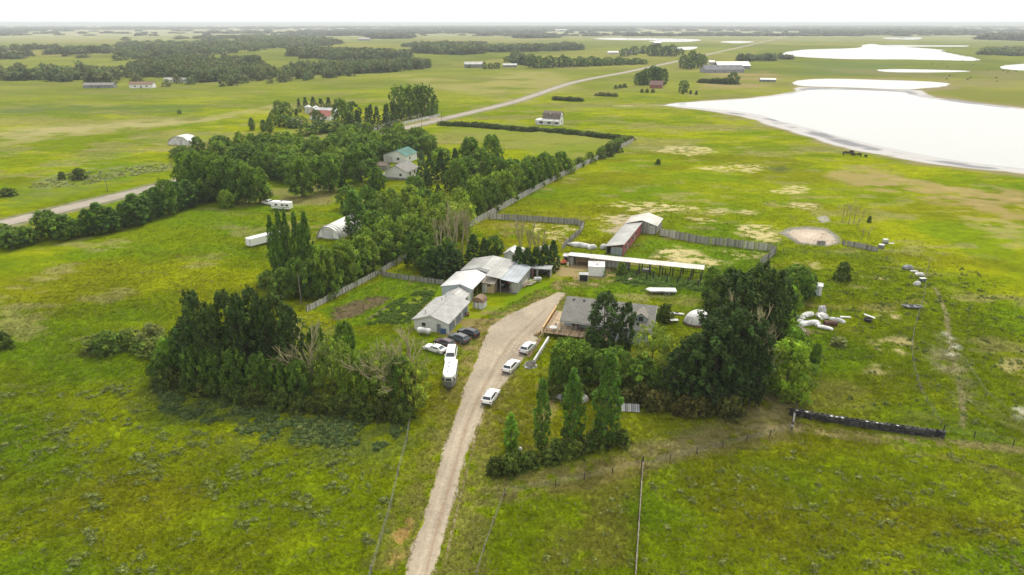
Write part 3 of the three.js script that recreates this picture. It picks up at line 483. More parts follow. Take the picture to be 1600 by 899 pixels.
// ---------------------------------------------------------------- trees round the house
treePx('poplar', 941, 562, 459, 44, 'tall dark poplar standing in front of the grey house roof', { v: 0, tint: 1 });
treePx('poplar', 976, 562, 474, 26, 'narrow poplar beside the taller one in front of the house', { v: 1, tint: 1 });
treePx('poplar', 922, 572, 516, 26, 'shorter poplar at the left foot of the tall house poplar', { v: 2, tint: 1 });
treePx('round', 884, 598, 531, 56, 'round mid green tree below the house deck', { name: 'broadleaf_tree', tint: 1 });
treePx('round', 905, 588, 535, 48, 'green tree between the deck and the tall house poplar', { name: 'broadleaf_tree', tint: 1 });
treePx('round', 960, 600, 545, 52, 'dark broadleaf tree below the tall house poplar', { name: 'broadleaf_tree', tint: 0 });
treePx('round', 930, 600, 550, 50, 'dark undergrowth tree in front of the house', { name: 'broadleaf_tree', tint: 2 });
treePx('round', 870, 614, 560, 30, 'dark bush at the drive corner of the house trees', { name: 'broadleaf_tree', tint: 2 });
treePx('ash', 1016, 602, 512, 60, 'olive ash with thin grey twigs over the house\'s right end', { name: 'broadleaf_tree', tint: 0 });
treePx('ash', 1048, 594, 528, 40, 'yellowish ash between the house and the big poplars', { name: 'broadleaf_tree', tint: 2 });
treePx('round', 1000, 612, 560, 60, 'dark tree below the olive ash', { name: 'broadleaf_tree', tint: 0 });
const HP = 'dark poplars in the big clump right of the house';
for (const [x, yb, yt, w] of [[1068, 632, 530, 40], [1102, 628, 488, 40], [1110, 640, 502, 52], [1140, 636, 486, 50], [1170, 634, 500, 46], [1128, 620, 474, 46], [1148, 640, 540, 40], [1080, 640, 524, 46], [1052, 636, 546, 36], [1180, 636, 545, 26]])
  treePx('poplar', x, yb, yt, w, 'dark green poplar in the dense clump right of the house', { group: HP, tint: x % 2 });
const RP = 'poplars at the back of the clump right of the house';
for (const [x, yb, yt, w] of [[1112, 560, 434, 40], [1134, 552, 424, 40], [1172, 560, 414, 52], [1196, 556, 424, 44], [1150, 566, 432, 40], [1212, 540, 440, 36]])
  treePx('poplar', x, yb, yt, w, 'poplar at the back of the clump, its top over the pole corral', { group: RP, tint: x % 3 });
treePx('round', 1110, 472, 418, 34, 'round green tree at the end of the long open shed', { name: 'broadleaf_tree', tint: 1 });
treePx('round', 1135, 480, 420, 30, 'dark tree beside the long open shed\'s end post', { name: 'broadleaf_tree', tint: 2 });
deadTree(P(1156, 606), heightTo(P(1156, 606), 446), 0.9, 25, 'dead white-limbed tree within the clump right of the house', 'dead_tree', null, true);
deadTree(P(1176, 612), heightTo(P(1176, 612), 478), 1.1, 29, 'smaller dead tree beside the white-limbed one', 'dead_tree', null, true);
treePx('bright', 1226, 620, 536, 78, 'large round bright green tree at the clump\'s right end', { name: 'broadleaf_tree', tint: 1, v: 0 });
treePx('bright', 1205, 590, 538, 40, 'bright bushy tree behind the large round bright one', { name: 'broadleaf_tree', tint: 2 });
treePx('bright', 1222, 545, 490, 48, 'yellow-green tree left of the white scrap pile', { name: 'broadleaf_tree', tint: 0 });
treePx('bright', 1236, 565, 515, 44, 'green bushy tree below the white scrap pile', { name: 'broadleaf_tree', tint: 2 });
treePx('bright', 1228, 498, 450, 42, 'bright round tree between the clump and the white shed', { name: 'broadleaf_tree', tint: 0 });
treePx('round', 1240, 470, 416, 52, 'dark round tree beside the small white shed', { name: 'broadleaf_tree', tint: 0 });
treePx('round', 1216, 478, 424, 40, 'dark round tree left of the one beside the white shed', { name: 'broadleaf_tree', tint: 2 });
treePx('round', 1262, 466, 428, 24, 'small dark tree touching the white shed\'s left wall', { name: 'broadleaf_tree', tint: 2 });
treePx('shrub', 1316, 438, 411, 26, 'lone dark bush in the grass right of the white shed', { name: 'bush', cat: 'bush', tint: 0 });
treePx('round', 1273, 570, 538, 18, 'lone sapling in the grass beside the bright round tree', { name: 'sapling', tint: 0 });
treePx('shrub', 1310, 540, 528, 30, 'low grey-green bush in the grass below the scrap', { name: 'bush', cat: 'bush', tint: 4 });
treePx('shrub', 1038, 502, 476, 26, 'dark round bush at the right gable of the house', { name: 'bush', cat: 'bush', tint: 0 });
treePx('shrub', 971, 430, 411, 20, 'green bush beside the white container', { name: 'bush', cat: 'bush', tint: 3 });
treePx('shrub', 943, 432, 420, 9, 'small green bush growing against the container wall', { name: 'bush', cat: 'bush', tint: 3 });
hedge('hedge', 'dark brown-green hedge below the big poplar clump', [[980, 630], [1020, 638], [1070, 646], [1110, 650], [1156, 648]], 3.2, 3.6, 2, 51);
hedge('hedge', 'dark thicket row just behind the hedge below the poplar clump', [[970, 612], [1020, 618], [1080, 630], [1150, 636]], 3.2, 3.4, 1, 52, { cat: 'thicket' });
hedge('hedge', 'dark hedge at the foot of the three young poplars', [[778, 742], [815, 730], [860, 716], [900, 708], [940, 698], [982, 690]], 2.6, 3.1, 0, 53);
hedge('hedge', 'dark undergrowth between the young poplars and the house trees', [[866, 622], [885, 618], [910, 622], [960, 625]], 2.4, 3.2, 1, 54, { cat: 'thicket' });
treePx('spire', 893, 700, 577, 38, 'middle one of three young poplars standing over the low hedge', { v: 0, tint: 0 });
treePx('spire', 946, 696, 551, 44, 'largest of three young poplars, at the hedge\'s right part', { v: 1, tint: 0 });
treePx('spire', 846, 706, 592, 30, 'slim young poplar left of the two larger ones', { v: 1, tint: 1 });
treePx('spire', 799, 706, 647, 28, 'small bright green young tree beside the drive', { v: 0, tint: 2, name: 'sapling' });
// ---------------------------------------------------------------- great windbreak from the garden to the pasture
const WB = 'trees in the great windbreak along the grey board fence';
const wbl = 'green broadleaf tree in the great windbreak along the board fence';
{ // west end: willows and maples with hand-placed outlines
  for (const [k, x, yb, yt, w, t] of [['willow', 420, 448, 424, 40, 2], ['willow', 446, 462, 420, 52, 2], ['round', 468, 465, 405, 40, 2], ['willow', 508, 462, 386, 60, 0], ['willow', 540, 446, 376, 58, 1], ['willow', 570, 427, 370, 60, 1], ['willow', 600, 411, 362, 56, 0], ['round', 488, 468, 412, 40, 2], ['willow', 628, 398, 348, 54, 1], ['willow', 574, 412, 358, 50, 0], ['willow', 605, 398, 340, 56, 1],
    ['willow', 640, 392, 336, 56, 1], ['willow', 665, 396, 342, 50, 0], ['round', 655, 418, 364, 46, 2], ['willow', 680, 380, 326, 52, 3], ['ash', 700, 380, 318, 44, 0], ['willow', 620, 366, 316, 46, 2], ['willow', 652, 362, 308, 50, 3], ['willow', 690, 356, 302, 50, 1], ['willow', 716, 350, 296, 50, 3], ['ash', 722, 372, 316, 44, 2], ['round', 585, 380, 330, 44, 0], ['willow', 740, 340, 284, 48, 0], ['willow', 765, 328, 280, 46, 2], ['willow', 745, 318, 274, 46, 1],
    ['willow', 775, 312, 270, 44, 3], ['willow', 790, 316, 268, 40, 1], ['willow', 805, 304, 258, 42, 1], ['round', 822, 300, 254, 36, 0], ['willow', 835, 292, 248, 36, 2], ['round', 850, 285, 240, 30, 0], ['willow', 862, 280, 246, 32, 1], ['round', 876, 272, 238, 28, 0], ['willow', 888, 270, 248, 24, 3], ['round', 800, 290, 250, 40, 0], ['round', 778, 296, 246, 40, 2], ['willow', 826, 284, 244, 40, 3], ['willow', 905, 260, 246, 22, 2], ['shrub', 922, 254, 238, 18, 3], ['shrub', 938, 248, 232, 18, 3], ['shrub', 952, 244, 226, 20, 0], ['shrub', 964, 238, 224, 18, 0],
    ['round', 634, 397, 362, 44, 2], ['round', 600, 412, 376, 44, 2], ['round', 560, 432, 388, 46, 2], ['round', 524, 452, 404, 44, 2], ['round', 672, 424, 386, 44, 0], ['willow', 700, 408, 372, 44, 0]])
    treePx(k, x, yb, yt, w, wbl, { group: WB, tint: t, name: 'broadleaf_tree' });
  const SR = 'spruces in the windbreak behind the workshop';
  for (const [x, yb, yt, w] of [[676, 436, 388, 30], [690, 434, 384, 32], [706, 428, 380, 30], [740, 414, 366, 30], [716, 424, 390, 26]]) treePx('spruce', x, yb, yt, w * 1.25, 'dark spruce in the windbreak behind the workshop roof', { group: SR, tint: x % 2, name: 'spruce_tree' });
  treePx('round', 772, 402, 370, 32, 'dark round tree on the pen\'s corner behind the workshop', { name: 'broadleaf_tree', tint: 2 });
  treePx('spruce', 757, 410, 372, 26, 'small spruce behind the workshop\'s back roof', { name: 'spruce_tree', tint: 0 });
  const SL = 'dark evergreens behind the lean-to shed';
  for (const [x, yb, yt, w] of [[810, 428, 386, 34], [824, 428, 388, 34], [838, 426, 386, 34], [852, 424, 382, 34], [864, 420, 376, 28]]) treePx('spruce', x, yb, yt, w, 'dark evergreen in the short row behind the lean-to shed', { group: SL, tint: x % 2, name: 'spruce_tree' });
  const DP = 'thin bare dead trees above the lean-to shed'; for (const [x, yb, yt, s] of [[812, 420, 342, 3], [826, 418, 350, 4], [835, 418, 356, 5], [843, 418, 346, 6]]) deadTree(P(x, yb), heightTo(P(x, yb), yt), 0.5, s, 'thin bare dead tree rising above the evergreens by the lean-to', 'dead_tree', DP);
  const DD = 'dying poplars with bare pale tops in the windbreak'; for (const [x, yb, yt, s] of [[698, 408, 322, 31], [712, 404, 316, 35], [722, 400, 326, 33], [686, 414, 336, 39], [706, 412, 330, 38], [730, 398, 330, 43]]) deadTree(P(x, yb), heightTo(P(x, yb), yt), 0.5, s, 'dying poplar with a bare pale top above the workshop', 'dead_tree', DD);
  const PP = 'slim poplars beside the white arched building'; for (const [x, yb, yt, w] of [[432, 432, 337, 22], [446, 436, 330, 22], [456, 436, 328, 20], [470, 438, 333, 22], [486, 438, 332, 24], [440, 446, 352, 24], [478, 442, 350, 26]]) treePx('spire', x, yb, yt, w * 0.8, 'slim dark poplar beside the white arched building', { group: PP, tint: x % 2 });
  treePx('spire', 556, 372, 298, 40, 'poplar standing at the back corner of the arched building', { tint: 1 });
  treePx('round', 545, 325, 292, 34, 'small tree on the lawn between the arched building and the neighbouring house', { name: 'broadleaf_tree', tint: 0 });
  treePx('round', 515, 300, 242, 44, 'large dark tree at the top of the lawn', { name: 'broadleaf_tree', tint: 0 });
  treePx('round', 472, 308, 246, 42, 'large mid green tree left of the dark one at the top of the lawn', { name: 'broadleaf_tree', tint: 1 });
  treePx('spruce', 537, 300, 270, 16, 'small dark spruce below the large lawn trees', { name: 'spruce_tree', tint: 0 });
  treePx('bright', 355, 325, 298, 26, 'small bright green tree at the corner of the hay field', { name: 'broadleaf_tree', tint: 1 });
}
{ // round the neighbouring white house
  const g = 'trees round the neighbouring white house';
  for (const [k, x, yb, yt, w, t] of [['round', 565, 285, 226, 56, 0], ['round', 590, 300, 262, 28, 0], ['spruce', 584, 300, 266, 18, 0], ['spruce', 672, 286, 238, 22, 1], ['spruce', 690, 284, 236, 24, 0], ['spruce', 712, 276, 232, 24, 0], ['round', 730, 280, 246, 40, 0], ['spruce', 700, 298, 262, 20, 1], ['round', 716, 300, 250, 34, 1], ['spruce', 740, 260, 218, 26, 0], ['round', 768, 262, 212, 34, 0], ['round', 735, 262, 216, 36, 0], ['round', 752, 272, 232, 36, 1], ['round', 690, 262, 232, 34, 1], ['bright', 682, 268, 240, 18, 1], ['spruce', 654, 304, 272, 20, 1], ['spruce', 668, 302, 266, 22, 0], ['round', 648, 312, 276, 34, 0], ['willow', 612, 330, 296, 40, 1], ['willow', 640, 322, 290, 44, 3], ['willow', 590, 322, 300, 36, 1], ['round', 575, 330, 292, 34, 0], ['spruce', 685, 312, 288, 18, 0], ['round', 663, 330, 296, 38, 0], ['willow', 590, 346, 312, 38, 2], ['willow', 560, 352, 318, 34, 2]])
    treePx(k, x, yb, yt, w, k === 'spruce' ? 'dark spruce by the neighbouring white house' : 'green broadleaf tree by the neighbouring white house', { group: g + (k === 'spruce' ? ', spruces' : ', broadleaf'), tint: t, name: k === 'spruce' ? 'spruce_tree' : 'broadleaf_tree' });
  treePx('spruce', 660, 282, 236, 22, 'blue-grey spruce beside the neighbouring white house', { tint: 2, name: 'spruce_tree' });
}
{ // wood along the road, grove at its west end, roadside row
  const g1 = 'tall trees of the grove at the hay field corner';
  for (const [x, yb, yt, w] of [[298, 306, 240, 40], [318, 312, 238, 44], [340, 314, 244, 44], [362, 316, 250, 44], [384, 318, 256, 44], [406, 318, 262, 40], [310, 300, 240, 40], [346, 304, 246, 44], [376, 306, 252, 44], [330, 296, 238, 40]]) treePx('round', x, yb, yt, w, 'tall green tree in the grove at the hay field corner', { group: g1, name: 'broadleaf_tree', tint: x % 3 });
  const g2 = 'trees of the wood between the road and the neighbouring house', r = rng(77), area = poly2([[330, 256], [380, 240], [440, 232], [500, 238], [560, 222], [620, 224], [668, 226], [676, 240], [640, 246], [600, 250], [556, 274], [500, 284], [440, 290], [400, 275]]);
  const xs = area.map((p) => p[0]), zs = area.map((p) => p[1]); let n = 0, guard = 0; const put = [];
  while (n < 82 && guard++ < 4000) { const x = Math.min(...xs) + r() * (Math.max(...xs) - Math.min(...xs)), z = Math.min(...zs) + r() * (Math.max(...zs) - Math.min(...zs)); if (!inside(x, z, area) || put.some(([a, b]) => Math.hypot(a - x, b - z) < 6)) continue; put.push([x, z]); n++; tree(r() < 0.6 ? 'willow' : 'round', { x, z }, 7.5 + 4 * r(), 9 + 4 * r(), 'green tree in the wood between the road and the neighbouring house', { group: g2, name: 'broadleaf_tree' }); }
  for (const [x, yb, yt, w] of [[288, 250, 228, 34], [310, 240, 214, 26], [345, 236, 212, 40], [275, 246, 232, 22]]) treePx('willow', x, yb, yt, w, 'green tree at the road beside the white arched shelter', { group: 'trees by the far white arched shelter', name: 'broadleaf_tree', tint: 2 });
  for (const [x, yb, yt, w] of [[394, 204, 184, 12], [412, 206, 187, 12], [422, 208, 184, 14]]) treePx('spire', x, yb, yt, w, 'slim young tree at the west end of the road wood', { group: 'slim young trees at the road wood', tint: 0 });
  const g3 = 'trees in the row between the hay field and the road';
  for (const [x, yb, yt, w] of [[20, 388, 356, 42], [44, 382, 352, 36], [78, 372, 336, 40], [100, 374, 332, 50], [122, 370, 340, 44], [140, 368, 328, 34], [158, 366, 322, 34], [178, 362, 318, 36], [196, 356, 316, 36], [214, 352, 306, 36], [230, 346, 300, 34], [248, 340, 292, 36], [264, 336, 286, 36], [280, 330, 280, 36], [296, 324, 282, 36], [310, 318, 286, 30], [170, 352, 330, 34], [206, 342, 314, 34], [240, 330, 300, 36], [272, 318, 284, 36], [325, 316, 294, 30]]) treePx(x > 130 && x % 3 ? 'spire' : 'round', x, yb, yt + (x * 7 % 13) - 6, w * (0.75 + (x * 5 % 7) * 0.06), 'green tree in the row between the hay field and the road', { group: g3, name: 'broadleaf_tree', tint: x % 2 });
  treePx('shrub', 124, 281, 264, 24, 'dark bush in the pale weeds beyond the road', { name: 'bush', cat: 'bush', tint: 0 });
  treePx('shrub', 97, 281, 269, 14, 'small dark bush left of the larger one beyond the road', { name: 'bush', cat: 'bush', tint: 0 });
  treePx('shrub', 12, 306, 294, 28, 'low dark bush by the left edge beyond the road', { name: 'bush', cat: 'bush', tint: 0 });
}
{ // neighbouring farmstead across the road
  const gs = 'conifers round the farmstead across the road', gb = 'broadleaf trees round the farmstead across the road', gp = 'tall poplars at the farmstead\'s road corner';
  for (const [x, yb, yt, w] of [[468, 176, 154, 10], [478, 172, 152, 12], [490, 170, 151, 12], [502, 170, 154, 14], [514, 172, 152, 14], [526, 174, 155, 14], [536, 178, 158, 14], [464, 190, 170, 10], [560, 206, 172, 18], [575, 204, 168, 18], [590, 202, 166, 18], [604, 200, 164, 18], [616, 198, 162, 16], [548, 204, 176, 16], [580, 196, 164, 16], [606, 192, 162, 16]]) treePx('farspruce', x, yb, yt, w, 'dark conifer by the farmstead across the road', { group: gs, name: 'spruce_tree', tint: x % 2 });
  treePx('farspruce', 607, 202, 176, 14, 'blue-grey conifer in the row beside the white fence', { name: 'spruce_tree', tint: 2 });
  for (const [x, yb, yt, w] of [[497, 196, 174, 22], [436, 182, 158, 20], [448, 186, 160, 24], [430, 196, 172, 18], [444, 198, 180, 24], [458, 200, 186, 24], [535, 200, 156, 30], [552, 196, 160, 28], [520, 206, 190, 36], [500, 208, 190, 30], [494, 186, 172, 20], [512, 184, 174, 16], [480, 212, 194, 30], [560, 210, 192, 26]]) treePx('farround', x, yb, yt, w, 'broadleaf tree by the farmstead across the road', { group: gb, name: 'broadleaf_tree', tint: x % 3 });
  treePx('farround', 469, 198, 182, 26, 'yellow-green round tree by the farmstead\'s white garage', { name: 'broadleaf_tree', tint: 3 });
  for (const [x, yb, yt, w] of [[618, 186, 136, 18], [628, 188, 135, 18], [640, 186, 134, 18], [652, 184, 134, 18], [664, 184, 133, 18], [674, 182, 136, 16], [634, 178, 136, 18], [658, 176, 134, 18], [680, 178, 150, 12]]) treePx('farpoplar', x, yb, yt, w, 'tall poplar in the clump at the farmstead\'s road corner', { group: gp, tint: x % 2 });
  hedge('hedge', 'clipped dark hedge beside the road, across from the white fence', [[693, 196], [740, 198], [790, 202], [830, 206]], 2.4, 6, 0, 61, { n: 40 });
  hedge('hedge', 'dark hedge along the small field below the lone white house', [[830, 203], [870, 207], [900, 210], [940, 215], [985, 219]], 2.2, 6, 0, 62, { n: 40 });
  hedge('thicket', 'dark thicket where the board fence meets the field hedge', [[940, 236], [958, 228], [978, 220]], 2.6, 5, 3, 63, { cat: 'thicket', n: 12 });
}
{ // single trees and clumps of the middle distance
  const F = (k, x, yb, yt, w, label, o = {}) => treePx(k, x, yb, yt, w, label, o);
  const gg = 'dark conifers behind the red house'; for (const [x, yb, yt, w] of [[998, 133, 114, 16], [1008, 133, 108, 16], [1018, 132, 104, 18], [1028, 132, 106, 18], [1036, 133, 108, 16], [1003, 133, 112, 16], [1024, 132, 106, 16]]) F('farround', x, yb, yt, w, 'dark tree in the clump behind the small red house', { group: gg, tint: 2, name: 'broadleaf_tree' });
  F('farround', 1068, 144, 126, 18, 'lone round tree near the lake tip', { name: 'broadleaf_tree', tint: 0 });
  const sm = 'small bushes in the pasture near the lake tip'; for (const [x, y, w] of [[962, 139, 6], [969, 138, 7], [976, 137, 8], [1003, 145, 6], [1011, 145, 7], [1020, 145, 7], [1067, 147, 5], [1079, 147, 5], [1088, 148, 5]]) F('shrub', x, y, y - 6, w, 'small dark bush in the pasture near the lake tip', { group: sm, name: 'bush', cat: 'bush', tint: 0 });
  hedge('thicket', 'low dark thicket in the pasture above the lone white house', [[866, 156], [880, 157], [896, 158], [910, 158]], 3, 7, 0, 64, { cat: 'thicket', n: 14 });
  hedge('thicket', 'low grey-green thicket in the pasture right of the other one', [[934, 150], [945, 150], [966, 151]], 3, 6, 4, 65, { cat: 'thicket', n: 10 });
  hedge('thicket', 'dark thicket before the large farm shed roof', [[1095, 129], [1110, 130], [1130, 131], [1150, 132]], 5, 12, 0, 66, { cat: 'thicket', n: 14 });
  F('farround', 1146, 131, 113, 18, 'round dark tree at the large farm shed\'s corner', { name: 'broadleaf_tree', tint: 2 });
  const gr = 'trees where the farm lane meets the grid road'; for (const [x, yb, yt, w] of [[1068, 106, 86, 18], [1080, 106, 80, 18], [1090, 106, 84, 18], [1076, 108, 88, 20], [1098, 104, 86, 14]]) F('farround', x, yb, yt, w, 'tree in the clump where the grid road passes the farm', { group: gr, name: 'broadleaf_tree', tint: 0 });
  const gy = 'trees round the farmyard across the grid road'; for (const [x, yb, yt, w] of [[976, 88, 76, 18], [990, 86, 73, 18], [1018, 88, 70, 18], [1028, 88, 69, 18], [1040, 88, 72, 18], [1050, 88, 70, 18], [1062, 86, 76, 16], [1006, 84, 72, 14]]) F('farround', x, yb, yt, w, 'tree in the farmyard across the grid road', { group: gy, name: 'broadleaf_tree', tint: 2 });
  const gw = 'trees of the wood edge left of the grid road'; for (let i = 0; i < 20; i++) F('farround', 832 + i * 9 + (i % 3), 106 - i * 0.35 + (i % 2), 86 + i * 0.2 + (i * 7 % 5), 18, 'tree in the long row beside the grid road', { group: gw, name: 'broadleaf_tree', tint: i % 3 });
  const gb = 'trees before the long grey barn'; for (const [x, yb, yt, w] of [[757, 108, 97, 8], [766, 108, 99, 10], [776, 107, 98, 12], [733, 107, 101, 7], [793, 97, 88, 14], [804, 96, 87, 5], [812, 97, 88, 6]]) F('farround', x, yb, yt, w, 'tree by the long grey barn in the hay land', { group: gb, name: 'broadleaf_tree', tint: 2 });
  const wt = 'bare willows by the dug-out'; for (const [x, yb, yt, s] of [[1316, 346, 316, 3], [1326, 350, 312, 4], [1334, 348, 314, 7], [1340, 356, 322, 9], [1346, 376, 350, 11], [1356, 374, 348, 12], [1322, 340, 318, 14]]) deadTree(P(x, yb), heightTo(P(x, yb), yt), 1.3, s, 'thin greyish bare willow by the clay dug-out', 'bare_tree', wt);
  F('shrub', 1358, 348, 338, 8, 'small dark bush right of the bare willows', { name: 'bush', cat: 'bush', tint: 0 });
  F('shrub', 1028, 257, 249, 10, 'lone small tree in the pasture above the red barn', { name: 'bush', cat: 'bush', tint: 0 });
  F('farround', 280, 178, 172, 7, 'lone dark bush in the hay land above the far arched shelter', { name: 'bush', cat: 'bush', tint: 2 });
}
// ---------------------------------------------------------------- building helpers (origin at the front left corner, x to the right, -z to the back)
function wallsGable(W, D, h, rise, ridge, peak = 0.5, t = 0.15) {
  const gs = [];
  if (ridge === 'z') { const f = [[0, 0], [W, 0], [W, h], [W * peak, h + rise], [0, h]]; gs.push(prism(f, -t, 0), prism(f, -D, -D + t), box(0, t, 0, h, -t, -D + t), box(W - t, W, 0, h, -t, -D + t)); }
  else { const f = [[0, 0], [D, 0], [D, h], [D * peak, h + rise], [0, h]]; for (const x of [0, W - t]) gs.push(prism(f, 0, t).rotateY(Math.PI / 2).translate(x, 0, 0)); gs.push(box(t, W - t, 0, h, -t, 0), box(t, W - t, 0, h, -D, -D + t)); }
  return gs;
}
function roofGable(W, D, h, rise, ridge, over = 0.35, peak = 0.5, t = 0.1) {
  const gs = [], y = h + 0.06;
  if (ridge === 'z') { const kL = rise / (W * peak), kR = rise / (W * (1 - peak)); gs.push(slab([-over, y - kL * over, over], [W * peak, y + rise, over], [W * peak, y + rise, -D - over], [-over, y - kL * over, -D - over], t), slab([W * peak, y + rise, over], [W + over, y - kR * over, over], [W + over, y - kR * over, -D - over], [W * peak, y + rise, -D - over], t), box(W * peak - 0.14, W * peak + 0.14, y + rise - 0.03, y + rise + 0.05, over, -D - over)); }
  else { const kF = rise / (D * peak), kB = rise / (D * (1 - peak)); gs.push(slab([-over, y - kF * over, over], [W + over, y - kF * over, over], [W + over, y + rise, -D * peak], [-over, y + rise, -D * peak], t), slab([-over, y + rise, -D * peak], [W + over, y + rise, -D * peak], [W + over, y - kB * over, -D - over], [-over, y - kB * over, -D - over], t), box(-over, W + over, y + rise - 0.03, y + rise + 0.05, -D * peak - 0.14, -D * peak + 0.14)); }
  return gs;
}
function opening(o, name, side, W, D, c, y0, w, h, m, frameM) { // a window or door on the front (z = 0), right (x = W) or left face; a frame round it
  const turn = side === 'front' ? 0 : side === 'right' ? Math.PI / 2 : -Math.PI / 2;
  const put = (g) => side === 'front' ? g.translate(c, 0, 0.03) : side === 'right' ? g.rotateY(turn).translate(W + 0.03, 0, -c) : g.rotateY(turn).translate(-0.03, 0, -c);
  const p = obj(name, put(box(-w / 2, w / 2, y0, y0 + h, -0.03, 0.02)), m, o);
  if (frameM) obj('frame', [box(-w / 2 - 0.09, -w / 2, y0, y0 + h, -0.03, 0.06), box(w / 2, w / 2 + 0.09, y0, y0 + h, -0.03, 0.06), box(-w / 2 - 0.09, w / 2 + 0.09, y0 + h, y0 + h + 0.1, -0.03, 0.06), box(-w / 2 - 0.09, w / 2 + 0.09, y0 - 0.08, y0, -0.03, 0.07)].map(put), frameM, p);
  return p;
}
const win = (o, side, W, D, c, y, w, h) => opening(o, 'window', side, W, D, c, y, w, h, M.glass, M.white);
const at = (x, z) => new THREE.Vector3(x, 0, z);
// ---------------------------------------------------------------- garage with three bays
{
  const W = 7.6, D = 12, h = 2.5, o = thing('garage', 'pale three-bay garage with grey roof beside the parked cars', 'garage', at(-20.5, -129.8), YARD);
  obj('wall', wallsGable(W, D, h, 1.3, 'z'), M.paleSiding, o);
  const r = obj('roof', roofGable(W, D, h, 1.3, 'z', 0.35), M.garageRoof, o);
  obj('vent', [bar([2.2, 3.3, -1.2], [2.2, 4.4, -1.2], 0.12, 8), bar([2.2, 4.4, -1.2], [2.2, 4.5, -1.2], 0.2, 8)], M.white, r); obj('vent', bar([2.6, 3.4, -9], [2.6, 4.1, -9], 0.1, 8), M.tinPale, r); obj('flue', bar([3.0, 3.4, -10.4], [3.0, 4.5, -10.4], 0.09, 8), M.tin, r);
  obj('fascia', [prism([[-0.36, h - 0.22], [W / 2, h + 1.14], [W + 0.36, h - 0.22], [W + 0.36, h - 0.06], [W / 2, h + 1.3], [-0.36, h - 0.06]], 0.35, 0.38), box(W + 0.35, W + 0.38, h - 0.26, h - 0.08, 0.3, -D - 0.3)], M.white, o);
  for (const c of [2.1, 6.0, 9.9]) { const d = opening(o, 'garage_door', 'right', W, D, c, 0.02, 3.1, 2.15, M.doorGrey, M.white); obj('door_rail', [0.6, 1.15, 1.7].map((y) => box(W + 0.05, W + 0.07, y, y + 0.05, -c - 1.5, -c + 1.5)), M.greyPaint, d); }
  opening(o, 'door', 'front', W, D, 5.6, 0.02, 0.9, 2, M.doorGrey, M.white); win(o, 'front', W, D, 2.2, 1.1, 0.9, 0.8);
  const b = thing('rubbish_bin', 'dark blue bin against the garage front', 'bin', P(693, 521)); obj('body', rbox(-0.55, 0.55, 0, 1.05, -0.4, 0.4, 0.06), M.blue, b); obj('lid', rbox(-0.6, 0.6, 1.05, 1.13, -0.45, 0.45, 0.03), M.blue, b);
  const t = thing('fuel_tank', 'white tank on a low stand before the garage wall', 'tank', P(663, 524), YARD); obj('tank', new THREE.CapsuleGeometry(0.62, 2.0, 6, 16).rotateZ(Math.PI / 2).translate(0, 1.05, 0), M.tarp, t); for (const x of [-0.8, 0.8]) obj('leg', box(x - 0.06, x + 0.06, 0, 0.6, -0.4, 0.4), M.greyPaint, t); obj('cap', bar([0.2, 1.62, 0], [0.2, 1.8, 0], 0.12, 8), M.greyPaint, t);
}
{ // small building, hut, shop, workshop
  const W = 5, D = 6, h = 2.3, o = thing('shed', 'small white gabled building between the garage and the white workshop', 'shed', at(-15.6, -142.6), YARD);
  obj('wall', wallsGable(W, D, h, 1.1, 'z'), M.whiteSiding, o); obj('roof', roofGable(W, D, h, 1.1, 'z', 0.25), M.tinPale, o); opening(o, 'window', 'right', W, D, 1.6, 0.5, 1.1, 1.5, M.dark, M.white); opening(o, 'door', 'front', W, D, 3.7, 0.02, 0.9, 1.9, M.dark, M.white);
  const q = thing('playhouse', 'little white hut with a brown domed roof beside the garage', 'hut', P(739, 481), YARD - 0.15);
  obj('wall', [box(0, 2.4, 0, 1.6, -0.12, 0), box(0, 2.4, 0, 1.6, -2.2, -2.08), box(0, 0.12, 0, 1.6, -0.12, -2.08), box(2.28, 2.4, 0, 1.6, -0.12, -2.08)], M.white, q);
  const pr = []; for (let i = 0; i <= 8; i++) { const a = Math.PI * i / 8; pr.push([1.2 - Math.cos(a) * 1.4, 1.6 + Math.sin(a) * 1.15]); } obj('roof', prism(pr, -2.35, 0.15), M.brownRoof, q); opening(q, 'door', 'front', 2.4, 2.2, 0.9, 0.02, 0.8, 1.4, M.paleSiding, M.dark);
  const w = thing('spool', 'white wheel-shaped frame leaning on the little brown-roofed hut', 'frame', P(754, 479), YARD + 0.5); obj('ring', new THREE.TorusGeometry(0.75, 0.12, 8, 20).rotateY(1.2).translate(0, 0.85, 0), M.white, w); for (const a of [0, 1.05, 2.1]) obj('spoke', bar([0, 0.85 + Math.sin(a) * 0.7, Math.cos(a) * 0.7], [0, 0.85 - Math.sin(a) * 0.7, -Math.cos(a) * 0.7], 0.05, 5).rotateY(-0.37), M.white, w);
}
